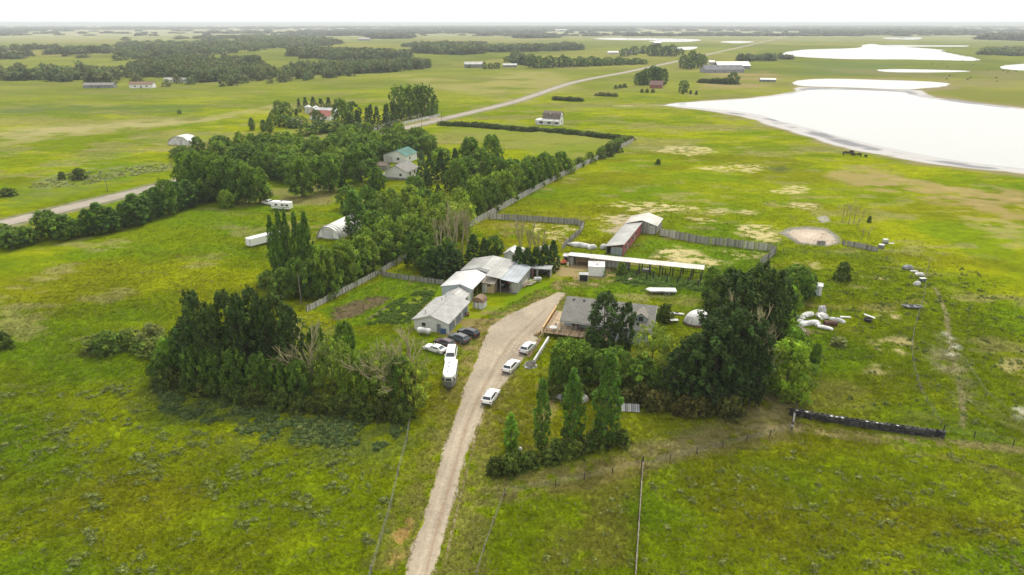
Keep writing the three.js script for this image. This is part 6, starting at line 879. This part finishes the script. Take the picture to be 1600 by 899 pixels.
// ---------------------------------------------------------------- scrap and small things in the grass
function crumple(seed, sx, sy, sz, amp = 0.35) { const g = new THREE.IcosahedronGeometry(1, 3), a = g.attributes.position; for (let i = 0; i < a.count; i++) { const x = a.getX(i), y = a.getY(i), z = a.getZ(i), k = 1 + amp * (fbm(x * 2.1 + seed * 3.7 + 9, y * 2.1 + z * 2.7 + seed, 4) - 0.5) * 2.4; a.setXYZ(i, x * k * sx, Math.max(0.01, (y * k + 0.5) * sy), z * k * sz); } g.computeVertexNormals(); return g; }
{
  const lb = ['crumpled white wrap at the left end of the scrap heap', 'long white wrap lying across the scrap heap\'s middle', 'white wrap next to the rusty tank in the scrap heap', 'small white wrap below the rusty tank', 'upright white wrap at the back of the scrap heap', 'white wrap right of the rusty tank', 'white wrap at the scrap heap\'s back left corner', 'bent white wrap before the scrap heap', 'white wrap nearest the board pile'];
  [[1240, 500, 2.0, 0.55, 0.7, 0.1], [1262, 508, 2.6, 0.55, 0.5, 0.35], [1283, 497, 1.0, 0.6, 1.0, 0.5], [1288, 514, 1.2, 0.4, 0.5, -0.6], [1284, 491, 0.6, 1.1, 0.6, 0.4], [1308, 503, 1.3, 0.5, 0.4, -0.7], [1262, 494, 1.6, 0.5, 0.6, 0.5], [1278, 509, 0.9, 0.4, 0.4, 0.9], [1250, 506, 1.2, 0.5, 0.5, -0.6]].forEach(([x, y, a, b, c, t], i) => { const o = tag(obj('bale_wrap', crumple(i + 1, a * 1.15, b * 1.25, c * 1.35), M.tarp), lb[i], 'scrap'); o.position.copy(P(x, y)); o.rotation.y = t; });
  const k = thing('rusty_tank', 'rust-brown cylinder tank lying in the white scrap', 'tank', P(1297, 509), -0.12); obj('tank', new THREE.CylinderGeometry(0.55, 0.55, 2.5, 18).rotateZ(Math.PI / 2).translate(0, 0.55, 0), M.rust, k); obj('rim', [new THREE.TorusGeometry(0.55, 0.05, 6, 18).rotateY(Math.PI / 2).translate(-1.25, 0.55, 0), new THREE.TorusGeometry(0.55, 0.05, 6, 18).rotateY(Math.PI / 2).translate(1.25, 0.55, 0)], M.post, k);
  const r = rng(44), bp = thing('board_pile', 'heap of grey and brown boards below the white scrap', 'lumber pile', P(1248, 520)); for (let i = 0; i < 22; i++) obj('board', box(-1.6, 1.6, 0, 0.05, -0.12, 0.12).rotateZ((r() - 0.5) * 0.3).rotateY(-0.9 + (r() - 0.5) * 1.5).translate((r() - 0.5) * 2.6, 0.25 + 0.02 * i + 0.2 * r(), (r() - 0.5) * 2.4), [M.paleBoard, M.greyBoard, mat(0.3, 0.17, 0.12, T_board)][i % 3], bp);
  const one = (name, label, cat, x, y, g, m, turn = 0) => { const o = tag(obj(name, g, m), label, cat); o.position.copy(P(x, y)); o.rotation.y = turn; return o; };
  one('panel', 'white panel lying in the grass right of the scrap heap', 'panel', 1321, 497, rbox(-1.1, 1.1, 0.05, 0.3, -0.3, 0.3, 0.04), M.tarp, -0.15);
  const b = thing('cart', 'dark cart wreck with a tilted white lid in the grass', 'cart', P(1356, 503), -0.2); obj('tub', new THREE.CylinderGeometry(0.85, 0.65, 0.7, 14).translate(0, 0.4, 0), M.dark, b); obj('lid', box(-1.2, 1.2, 0, 0.09, -0.45, 0.45).rotateZ(-0.3).translate(0.3, 1.1, -0.5), M.tarp, b); obj('frame', bar([-1.4, 0.3, -0.4], [0.4, 0.5, -0.4], 0.07), M.dark, b);
  { // beached aluminium boat
    const g = new THREE.SphereGeometry(1, 28, 10, 0, 6.283, Math.PI / 2, Math.PI / 2), a = g.attributes.position; for (let i = 0; i < a.count; i++) { const x = a.getX(i), y = a.getY(i), z = a.getZ(i); a.setXYZ(i, x * 2.4, Math.max(-0.72, y * 0.9) * 0.8 + 0.62 + (x < -0.4 ? 0.3 * (-x - 0.4) : 0), z * 0.85 * (1 - 0.25 * Math.max(0, -x))); } g.computeVertexNormals();
    const o = thing('rowing_boat', 'grey rowing boat lying in the grass beside the wire fence', 'boat', P(1425, 482), -0.08); obj('hull', g, new THREE.MeshStandardMaterial({ color: C(0.3, 0.31, 0.33), map: T_worn, roughness: 0.5, metalness: 0.3, side: THREE.DoubleSide }), o); for (const x of [-0.8, 0.7]) obj('seat', box(x - 0.18, x + 0.18, 0.42, 0.47, -0.75, 0.75), M.aluminium, o); obj('gunwale', Array.from({ length: 20 }, (_, i) => { const f = (k) => { const t = k / 20 * 6.283, x = Math.cos(t); return [x * 2.4, 0.62 + (x < -0.4 ? 0.3 * (-x - 0.4) : 0), Math.sin(t) * 0.85 * (1 - 0.25 * Math.max(0, -x))]; }; return bar(f(i), f(i + 1), 0.045, 5); }), M.aluminium, o);
  }
  one('tarp_heap', 'grey tarp heap, farthest of the things along the fence', 'tarp', 1418, 421, crumple(31, 1.5, 0.8, 0.9, 0.2), M.greyPaint, 0.1);
  one('white_sheet', 'small white sheet right of the grey tarp heap', 'sheet', 1428, 425, crumple(32, 0.9, 0.3, 0.5, 0.3), M.tarp, -0.2);
  one('white_sheet', 'larger white tarp bundle between the sheet and the blue box', 'tarp', 1437.5, 431, crumple(33, 1.1, 0.6, 0.7, 0.25), M.tarp, -0.3);
  const gb = thing('crate', 'blue-grey crate with pale lid at the pasture fence', 'crate', P(1441.5, 440), 0.1); obj('body', rbox(-0.7, 0.7, 0, 0.8, -0.45, 0.45, 0.04), mat(0.16, 0.21, 0.22, T_board), gb); obj('lid', rbox(-0.75, 0.75, 0.8, 0.92, -0.5, 0.5, 0.03), M.tarp, gb);
  one('white_bundle', 'white bundle nearest the viewer among the things at the fence', 'bundle', 1433, 446, crumple(34, 0.9, 0.75, 0.7, 0.3), M.tarp, 0.3);
  const bx = thing('hive_box', 'white box on a grey stand right of the dug-out windbreak', 'box', P(1383, 381)); obj('stand', box(-0.55, 0.55, 0, 0.7, -0.5, 0.5), M.greyPaint, bx); obj('box', rbox(-0.7, 0.7, 0.7, 1.4, -0.6, 0.6, 0.03), M.tarp, bx);
  one('panel', 'small white panel in the grass by the white box', 'panel', 1393, 381, box(-0.8, 0.8, 0.02, 0.15, -0.4, 0.4), M.tarp, 0.1);
  const gd = thing('drum', 'grey drum with a white lid below the white box', 'drum', P(1377, 388)); obj('body', new THREE.CylinderGeometry(0.8, 0.8, 0.9, 16).translate(0, 0.45, 0), M.greyPaint, gd); obj('lid', new THREE.CylinderGeometry(0.82, 0.7, 0.25, 16).translate(0, 1.0, 0), M.tarp, gd);
  const pb = thing('pump_box', 'small dark box on the rim of the clay dug-out', 'box', P(1283, 382)); obj('body', box(-1.1, 1.1, 0, 0.9, -0.5, 0.5), M.greyBoard, pb); obj('lid', box(-1.15, 1.15, 0.9, 0.97, -0.55, 0.55), M.darkBoard, pb);
  // white silage tubes in the corral
  one('silage_tube', 'long white silage tube beside the pen fence', 'silage tube', 906, 386, crumple(51, 3.9, 0.9, 0.8, 0.12), M.tarp, -0.38);
  one('silage_bag', 'short white silage bag at the end of the long tube', 'silage bag', 925, 389, crumple(52, 1.4, 0.9, 0.9, 0.15), M.tarp, 0.2); one('silage_bag', 'white silage bag at the red barn\'s near corner', 'silage bag', 943, 389, crumple(53, 1.1, 1.0, 0.9, 0.15), M.tarp, 0.4);
  for (const [x, y, s, l] of [[827, 417, 61, 'white wrapped bale left of the evergreens by the lean-to'], [846, 392, 62, 'white wrapped bale behind the evergreens\' middle'], [857, 391, 63, 'white wrapped bale behind the evergreens\' right end'], [816, 394, 64, 'white wrapped bale behind the evergreens\' left end']]) one('wrapped_bale', l, 'bale', x, y, crumple(s, 1.0, 0.9, 0.8, 0.12), M.tarp, s);
  // things half hidden among the house trees
  const tn = thing('canvas_tent', 'ragged grey canvas tent among the dark house trees', 'tent', P(990, 592), 0.5); obj('canvas', [slab([-1, 0, 1], [0.2, 2.1, 0.8], [0.2, 2.0, -1], [-1, 0, -1], 0.04), slab([0.2, 2.1, 0.8], [1.1, 0, 1.2], [1.1, 0, -1], [0.2, 2.0, -1], 0.04)], mat(0.5, 0.5, 0.52, T_worn), tn); obj('pole', bar([0.2, 0, 0.8], [0.2, 2.3, 0.8], 0.04), M.post, tn);
  one('white_bundle', 'white bundle left of the ragged canvas tent', 'bundle', 980, 591, crumple(71, 0.7, 0.5, 0.5, 0.3), M.tarp, 0); one('boulder', 'pale boulder behind the slim young poplar', 'boulder', 872, 625, crumple(72, 0.9, 0.7, 0.7, 0.25), mat(0.4, 0.38, 0.38, T_worn), 0.3); one('boulder', 'pale boulder between the two large young poplars', 'boulder', 912, 628, crumple(73, 1.0, 0.8, 0.7, 0.25), M.concrete, 0.9); one('boulder', 'round pale rock left of the pallet stack', 'boulder', 968, 636, crumple(74, 0.8, 0.7, 0.7, 0.2), M.concrete, 0.9); one('boulder', 'white stone at the hedge beside the bright young tree', 'boulder', 813, 704, crumple(75, 0.35, 0.35, 0.3, 0.2), M.tarp, 0.9);
  const ps = thing('pallet_stack', 'grey slatted pallets leaning below the hedge', 'pallets', P(985, 642), -0.1); for (let i = 0; i < 9; i++) obj('slat', box(-1.5 + i * 0.34, -1.26 + i * 0.34, 0, 0.06, 0, 1.5).rotateX(0.55).translate(0, 0.95, -0.6), i % 3 ? mat(0.4, 0.42, 0.44, T_board) : M.greyBoard, ps); for (const z of [0.2, 1.2]) obj('bearer', box(-1.5, 1.5, -0.12, 0, z, z + 0.1).rotateX(0.55).translate(0, 0.93, -0.6), M.greyBoard, ps);
  for (const [x, y, s, l] of [[356, 586, 81, 'left scrap of white showing in the front poplar clump'], [341, 588, 82, 'far left scrap of white at the foot of the poplar clump'], [374, 588, 83, 'scrap of white right of centre at the foot of the poplar clump']]) one('white_scrap', l, 'scrap', x, y + 24, crumple(s, 0.5, 0.6, 0.4, 0.2), M.tarp, s);
}
// ---------------------------------------------------------------- power poles
function pole(label, x, y, yt, arms = 1, wires) { const p = P(x, y), h = heightTo(p, yt), o = thing('power_pole', label, 'power pole', p, 0.35); obj('pole', bar([0, 0, 0], [0, h, 0], 0.15, 8, 0.1), M.postGrey, o); for (let k = 0; k < arms; k++) { obj('crossarm', box(-1.1, 1.1, h - 0.7 - k, h - 0.58 - k, -0.06, 0.06), M.postGrey, o); for (const q of [-1, 0.2, 1]) obj('insulator', bar([q, h - 0.58 - k, 0], [q, h - 0.38 - k, 0], 0.06, 6), M.aluminium, o); } return { p, h }; }
pole('grey power pole at the garden\'s lower corner', 471, 476, 427, 0); const pa = pole('power pole beside the grid road at the white fence', 659, 203, 177, 1), pb2 = pole('power pole standing in the wood above the lawn', 474, 238, 216, 1); pole('power pole beside the grid road where the hedge starts', 690, 190, 173, 1); pole('power pole across the road at the hay field corner', 168, 300, 277, 1);
{ const o = thing('power_line', 'thin power line over the wood between two poles', 'power line', pb2.p), a = new THREE.Vector3(0, pb2.h - 0.5, 0), b = pa.p.clone().sub(pb2.p).setY(pa.h - 0.5), c = a.clone().lerp(b, 0.5); c.y -= 2.5; for (const s of [-1, 1]) obj('wire', new THREE.TubeGeometry(new THREE.QuadraticBezierCurve3(a, c, b), 30, 0.05, 4).translate(s * 0.9, 0, s * 0.3), M.wire, o); }
// ---------------------------------------------------------------- cattle
{
  const seg = (a, b, r1, r2) => { const g = bar(a, b, r1, 8, r2); return g; }, ball = (x, y, z, a, b, c) => new THREE.SphereGeometry(1, 12, 8).scale(a, b, c).translate(x, y, z);
  const geo = merge([ball(0, 1.0, 0, 0.98, 0.46, 0.36), ball(0.55, 1.02, 0, 0.5, 0.46, 0.33), ball(-0.6, 1.03, 0, 0.42, 0.44, 0.35), seg([0.8, 1.1, 0], [1.35, 0.7, 0], 0.24, 0.16), ball(1.5, 0.52, 0, 0.26, 0.17, 0.13), ball(1.68, 0.42, 0, 0.12, 0.1, 0.1), ...[[0.62, 0.2], [0.62, -0.2], [-0.7, 0.2], [-0.7, -0.2]].flatMap(([x, z]) => [seg([x, 0.95, z], [x + 0.04, 0.45, z], 0.15, 0.08), seg([x + 0.04, 0.47, z], [x, 0, z], 0.075, 0.06)]), seg([-1.0, 1.2, 0], [-1.1, 0.5, 0], 0.05, 0.03), ball(1.38, 0.68, 0.17, 0.05, 0.06, 0.12), ball(1.38, 0.68, -0.17, 0.05, 0.06, 0.12)]);
  const m = mat(0.02, 0.018, 0.017, T_worn), r = rng(3);
  const herd = (list, label, group) => { for (const [x, y] of list) { const o = tag(share(numbered('cow'), geo, m, scene), label, 'cow', group); o.position.copy(P(x, y)); o.rotation.y = r() * 6.28; } };
  herd([[1318, 242], [1321, 241], [1329, 242], [1332, 243.5], [1334, 243], [1331, 239.5], [1342, 244], [1345, 244.5], [1353, 246.5]], 'dark cow in the bunch on the near lake shore', 'cattle on the near lake shore');
  herd([[1457, 100.5], [1474, 99], [1481, 105.5], [1520, 102], [1484, 119], [1479, 124], [1512, 125], [1517, 122.5], [1558, 128], [1557, 122], [1545, 110], [1575, 113.5], [1588, 112.5], [1568, 111.5], [1300, 94], [1504, 95.5]], 'dark cow grazing between the far ponds', 'cattle grazing between the far ponds');
}
// ---------------------------------------------------------------- far woods, each one mass
{
  const bg = (seed, n, m, s) => crown({ seed, h: 9, r: 4.2, b: 0.2, prof: PROF.bush, n, m, s, cr: 0.4, core: true }).g, VG = [bg(201, 30, 11, 0.75), bg(202, 30, 11, 0.75)], FG = (() => { const g = bg(203, 16, 9, 1.6); g.scale(4, 1, 4); return g; })();
  const tint = new THREE.MeshPhysicalMaterial({ color: C(1, 1, 1), vertexColors: true, roughness: 1, specularIntensity: 0.1, transmission: 0.3, thickness: 0, side: THREE.DoubleSide });
  let id = 0;
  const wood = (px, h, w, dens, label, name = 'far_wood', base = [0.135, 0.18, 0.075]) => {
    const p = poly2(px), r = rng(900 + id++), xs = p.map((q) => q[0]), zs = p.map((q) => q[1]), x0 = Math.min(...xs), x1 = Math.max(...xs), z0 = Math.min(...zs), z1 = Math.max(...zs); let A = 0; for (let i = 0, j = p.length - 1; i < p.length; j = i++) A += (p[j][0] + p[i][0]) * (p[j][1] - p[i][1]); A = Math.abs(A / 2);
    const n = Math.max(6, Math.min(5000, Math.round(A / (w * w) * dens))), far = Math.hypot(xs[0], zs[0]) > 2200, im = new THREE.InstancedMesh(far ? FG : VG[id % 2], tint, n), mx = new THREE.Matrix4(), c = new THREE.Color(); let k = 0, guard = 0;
    while (k < n && guard++ < n * 60) { const x = x0 + r() * (x1 - x0), z = z0 + r() * (z1 - z0); if (!inside(x, z, p)) continue; if (fbm(x / (w * 15) + id * 7, z / (w * 15), 3) < 0.5) { if (r() < 0.93) continue; } const hh = h * (0.6 + 0.7 * r()) / 9, ww = w * (0.8 + 0.5 * r()) / (far ? 33.6 : 8.4) * 1.25; mx.makeRotationY(r() * 6.28).scale(new THREE.Vector3(ww, hh, ww)).setPosition(x, 0, z); im.setMatrixAt(k, mx); const f = 0.7 + 0.6 * r(), q = 0.9 + 0.3 * r(); im.setColorAt(k, c.setRGB((far ? 0.15 : base[0]) * f * q, base[1] * f, (far ? 0.13 : base[2]) * f)); k++; }  // farthest crowns take a paler, greyer colour that stands in for haze
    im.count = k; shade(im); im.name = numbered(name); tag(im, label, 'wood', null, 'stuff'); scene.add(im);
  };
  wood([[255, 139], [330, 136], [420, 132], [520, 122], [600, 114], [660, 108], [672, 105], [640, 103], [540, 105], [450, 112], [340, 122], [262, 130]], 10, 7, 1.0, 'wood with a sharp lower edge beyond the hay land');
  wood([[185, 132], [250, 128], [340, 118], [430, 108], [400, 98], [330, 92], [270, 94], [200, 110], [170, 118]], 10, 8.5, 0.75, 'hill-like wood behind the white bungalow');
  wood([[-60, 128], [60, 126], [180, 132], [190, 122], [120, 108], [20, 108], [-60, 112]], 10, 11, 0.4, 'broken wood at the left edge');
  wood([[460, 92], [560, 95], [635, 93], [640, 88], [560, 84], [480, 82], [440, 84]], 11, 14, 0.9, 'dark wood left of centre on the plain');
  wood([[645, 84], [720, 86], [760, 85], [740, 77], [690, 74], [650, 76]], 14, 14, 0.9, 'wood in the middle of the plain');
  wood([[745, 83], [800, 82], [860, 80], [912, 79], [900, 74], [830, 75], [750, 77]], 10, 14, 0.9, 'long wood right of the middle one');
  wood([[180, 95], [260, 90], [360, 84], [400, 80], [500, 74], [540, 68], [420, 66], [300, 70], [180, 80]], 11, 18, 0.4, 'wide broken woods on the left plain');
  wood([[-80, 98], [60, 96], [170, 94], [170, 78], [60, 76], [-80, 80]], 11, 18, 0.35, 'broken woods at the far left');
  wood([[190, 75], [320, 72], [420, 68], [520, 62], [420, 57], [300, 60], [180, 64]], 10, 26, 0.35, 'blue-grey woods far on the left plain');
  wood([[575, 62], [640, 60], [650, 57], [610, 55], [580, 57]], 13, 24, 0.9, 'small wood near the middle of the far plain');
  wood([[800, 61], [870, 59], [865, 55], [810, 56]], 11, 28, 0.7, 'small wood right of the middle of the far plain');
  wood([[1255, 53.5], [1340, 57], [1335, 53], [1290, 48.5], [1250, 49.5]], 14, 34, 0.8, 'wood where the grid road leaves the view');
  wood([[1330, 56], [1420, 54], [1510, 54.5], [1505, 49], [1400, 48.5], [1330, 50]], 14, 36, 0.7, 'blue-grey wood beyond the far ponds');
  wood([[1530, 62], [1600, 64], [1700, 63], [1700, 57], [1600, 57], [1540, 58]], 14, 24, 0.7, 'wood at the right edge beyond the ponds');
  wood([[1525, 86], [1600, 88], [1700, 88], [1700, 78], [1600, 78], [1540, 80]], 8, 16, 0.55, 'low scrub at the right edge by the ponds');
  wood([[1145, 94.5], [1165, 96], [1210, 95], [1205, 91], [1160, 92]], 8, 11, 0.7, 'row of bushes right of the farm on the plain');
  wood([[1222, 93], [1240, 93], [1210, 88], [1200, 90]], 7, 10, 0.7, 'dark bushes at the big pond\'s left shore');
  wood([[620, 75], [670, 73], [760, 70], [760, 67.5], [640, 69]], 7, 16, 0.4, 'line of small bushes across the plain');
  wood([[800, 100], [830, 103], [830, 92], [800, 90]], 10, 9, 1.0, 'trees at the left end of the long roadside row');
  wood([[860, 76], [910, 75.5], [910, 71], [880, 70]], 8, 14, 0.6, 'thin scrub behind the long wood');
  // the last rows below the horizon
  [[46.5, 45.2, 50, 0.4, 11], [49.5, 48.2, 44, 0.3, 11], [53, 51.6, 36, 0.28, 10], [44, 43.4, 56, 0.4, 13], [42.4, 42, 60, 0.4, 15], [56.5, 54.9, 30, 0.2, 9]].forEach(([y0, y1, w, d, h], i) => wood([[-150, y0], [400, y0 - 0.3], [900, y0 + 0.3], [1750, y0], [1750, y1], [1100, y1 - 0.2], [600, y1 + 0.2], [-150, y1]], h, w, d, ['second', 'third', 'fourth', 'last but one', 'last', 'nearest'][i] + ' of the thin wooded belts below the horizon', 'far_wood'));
}
// ---------------------------------------------------------------- rough grass and weeds near the viewer
{
  const R0_ = RINGS[0], r = rng(321), blade = (seed, n, h, spread, w) => { const q = rng(seed), pos = [], idx = []; for (let i = 0; i < n; i++) { const a = q() * 6.28, d = q() * spread * 0.5, x = Math.cos(a) * d, z = Math.sin(a) * d, L = h * (0.6 + 0.6 * q()), bx = Math.cos(a) * L * 0.5, bz = Math.sin(a) * L * 0.5, tx = -Math.sin(a) * w, tz = Math.cos(a) * w, k = pos.length / 3; pos.push(x - tx, 0, z - tz, x + tx, 0, z + tz, x + bx + tx * 0.3, L * 0.85, z + bz + tz * 0.3, x + bx * 1.3, L, z + bz * 1.3); idx.push(k, k + 1, k + 2, k, k + 2, k + 3); } const g = new THREE.BufferGeometry(); g.setAttribute('position', new THREE.Float32BufferAttribute(pos, 3)); g.setIndex(idx); g.computeVertexNormals(); return g; };
  const gm = new THREE.MeshPhysicalMaterial({ color: C(1, 1, 1), roughness: 1, specularIntensity: 0, transmission: 0.35, thickness: 0, side: THREE.DoubleSide });
  const sample = (x, z, c) => { const i = Math.floor((x - R0_.x0) / R0_.px), j = Math.floor((z - R0_.z0) / R0_.px), k = (j * R0_.n + i) * 3; return c.setRGB(R0_.buf[k], R0_.buf[k + 1], R0_.buf[k + 2]); };
  const no = [drive2, poly2([[640, 528], [705, 530], [745, 500], [868, 440], [940, 420], [880, 395], [760, 400], [685, 450]])], mx = new THREE.Matrix4(), c = new THREE.Color();
  const N = 230000, im = new THREE.InstancedMesh(blade(5, 9, 0.3, 0.5, 0.035), gm, N); let k = 0, guard = 0;
  while (k < N && guard++ < N * 3) {
    const d = 52 + 225 * Math.pow(r(), 1.05), u = (r() * 2 - 1) * 0.84, x = u * (d + 22), z = -d; if (x < R0_.x0 + 1 || x > R0_.x1 - 1) continue; if (no.some((p) => inside(x, z, p))) continue;
    const ed = Math.min(x - R0_.x0, R0_.x1 - x); if (r() > sstep(0, 45, ed) || r() < sstep(110, 270, d)) continue; sample(x, z, c); const bare = c.r > c.g * 1.12; if (bare && r() < 0.75) continue;
    const s = (0.55 + 0.8 * r()) * (0.6 + 0.8 * fbm(x * 0.15, z * 0.15, 3)), f = 1.15 + 0.7 * r(); c.multiplyScalar(f); if (r() < 0.05) c.setRGB(0.25, 0.23, 0.09); mx.makeRotationY(r() * 6.28).scale(new THREE.Vector3(s * 1.3, s * 0.8, s * 1.3)).setPosition(x, 0, z); im.setMatrixAt(k, mx); im.setColorAt(k, c); k++;
  }
  im.count = k; shade(im); im.name = 'grass'; tag(im, 'rough yellow-green pasture grass covering the near ground', 'grass', null, 'stuff'); scene.add(im);
  // broad-leaved weeds and sage in loose patches
  const wg = [301, 302, 303].map((s) => { const g = crown({ seed: s, h: 0.75, r: 0.6, b: 0.05, prof: PROF.bush, n: 14, m: 8, s: 0.13, cr: 0.4, core: true }).g; return g; });
  const wm = new THREE.MeshPhysicalMaterial({ color: C(1, 1, 1), vertexColors: true, roughness: 1, specularIntensity: 0.1, transmission: 0.15, thickness: 0, side: THREE.DoubleSide });
  const weeds = (name, label, n, pick, col, smin, smax, gi) => { const w = new THREE.InstancedMesh(wg[gi], wm, n); let q = 0, g2 = 0; while (q < n && g2++ < n * 80) { const [x, z] = pick(); if (no.some((p) => inside(x, z, p))) continue; const s = smin + (smax - smin) * r() * r(), f = 0.7 + 0.6 * r(); mx.makeRotationY(r() * 6.28).scale(new THREE.Vector3(s * 1.2, s * 0.8, s * 1.2)).setPosition(x, 0, z); w.setMatrixAt(q, mx); w.setColorAt(q, c.setRGB(col[0] * f, col[1] * f, col[2] * f)); q++; } w.count = q; shade(w); w.name = numbered(name); tag(w, label, 'weeds', null, 'stuff'); scene.add(w); };
  const area = (px) => { const p = poly2(px), xs = p.map((v) => v[0]), zs = p.map((v) => v[1]), x0 = Math.min(...xs), x1 = Math.max(...xs), z0 = Math.min(...zs), z1 = Math.max(...zs); return (thr, fr) => { for (let t = 0; t < 400; t++) { const x = x0 + r() * (x1 - x0), z = z0 + r() * (z1 - z0); if (inside(x, z, p) && fbm(x * fr + 31, z * fr + 7, 3) > thr) return [x, z]; } return [xs[0], zs[0]]; }; };
  const fl = area([[-160, 899], [-120, 620], [235, 600], [420, 640], [640, 685], [600, 860], [590, 899]]), fr2 = area([[800, 899], [960, 760], [1230, 690], [1650, 720], [1700, 899]]), lee = area([[240, 606], [420, 640], [640, 668], [600, 705], [420, 690], [250, 645]]), gar = area([[560, 508], [620, 470], [665, 452], [680, 458], [640, 505]]), cor = area([[985, 425], [1100, 445], [1105, 455], [1010, 452], [960, 440]]), sage = area([[40, 294], [100, 272], [180, 264], [270, 254], [270, 266], [190, 278], [120, 292]]), mid = area([[1150, 430], [1500, 410], [1650, 500], [1650, 680], [1480, 660], [1250, 630], [1220, 540]]);
  weeds('weeds', 'grey-green weed clumps scattered over the pasture left of the drive', 1000, () => fl(0.56, 0.4), [0.16, 0.195, 0.06], 0.3, 1.15, 0);
  weeds('weeds', 'dark leafy weeds in the lee of the front shelterbelt', 1500, () => lee(0.45, 0.4), [0.1, 0.145, 0.05], 0.3, 1.1, 1);
  weeds('weeds', 'low weeds dotted over the pasture right of the drive', 500, () => fr2(0.58, 0.5), [0.17, 0.2, 0.06], 0.3, 0.9, 2);
  weeds('garden_plants', 'leafy vegetable rows in the garden by the garage', 500, () => gar(0.45, 0.5), [0.1, 0.16, 0.03], 0.5, 1.0, 1);
  weeds('weeds', 'tall green weeds among the dark corral posts', 700, () => cor(0.4, 0.4), [0.1, 0.17, 0.035], 0.5, 1.4, 0);
  weeds('weeds', 'silver-grey weeds beyond the road on the left', 500, () => sage(0.5, 0.6), [0.24, 0.27, 0.1], 0.4, 1.1, 2);
  weeds('weeds', 'patchy weeds in the pasture right of the house trees', 700, () => mid(0.56, 0.4), [0.14, 0.18, 0.05], 0.3, 1.0, 1);
}
{ // alike things that stand in a countable row or clump are told apart by their order in the view
  const ord = ['first', 'second', 'third', 'fourth', 'fifth', 'sixth', 'seventh', 'eighth', 'ninth', 'tenth', 'eleventh', 'twelfth', '13th', '14th', '15th', '16th', '17th', '18th', '19th', '20th', '21st', '22nd', '23rd', '24th', '25th', '26th'], by = new Map();
  for (const o of scene.children) if (o.userData.group && !o.userData.kind) { const k = o.userData.label; if (!by.has(k)) by.set(k, []); by.get(k).push(o); }
  for (const [k, L] of by) { if (L.length < 2 || L.length > 26) continue; L.sort((a, b) => a.position.x / depthAt(a.position) - b.position.x / depthAt(b.position)); L.forEach((o, i) => { o.userData.label = ord[i] + ' from left: ' + k.replace(/ (in|at) the (dense|tight) /, ' $1 the '); if (o.userData.label.split(' ').length > 16) o.userData.label = o.userData.label.split(' ').slice(0, 16).join(' '); }); }
}
renderer.render(scene, camera);
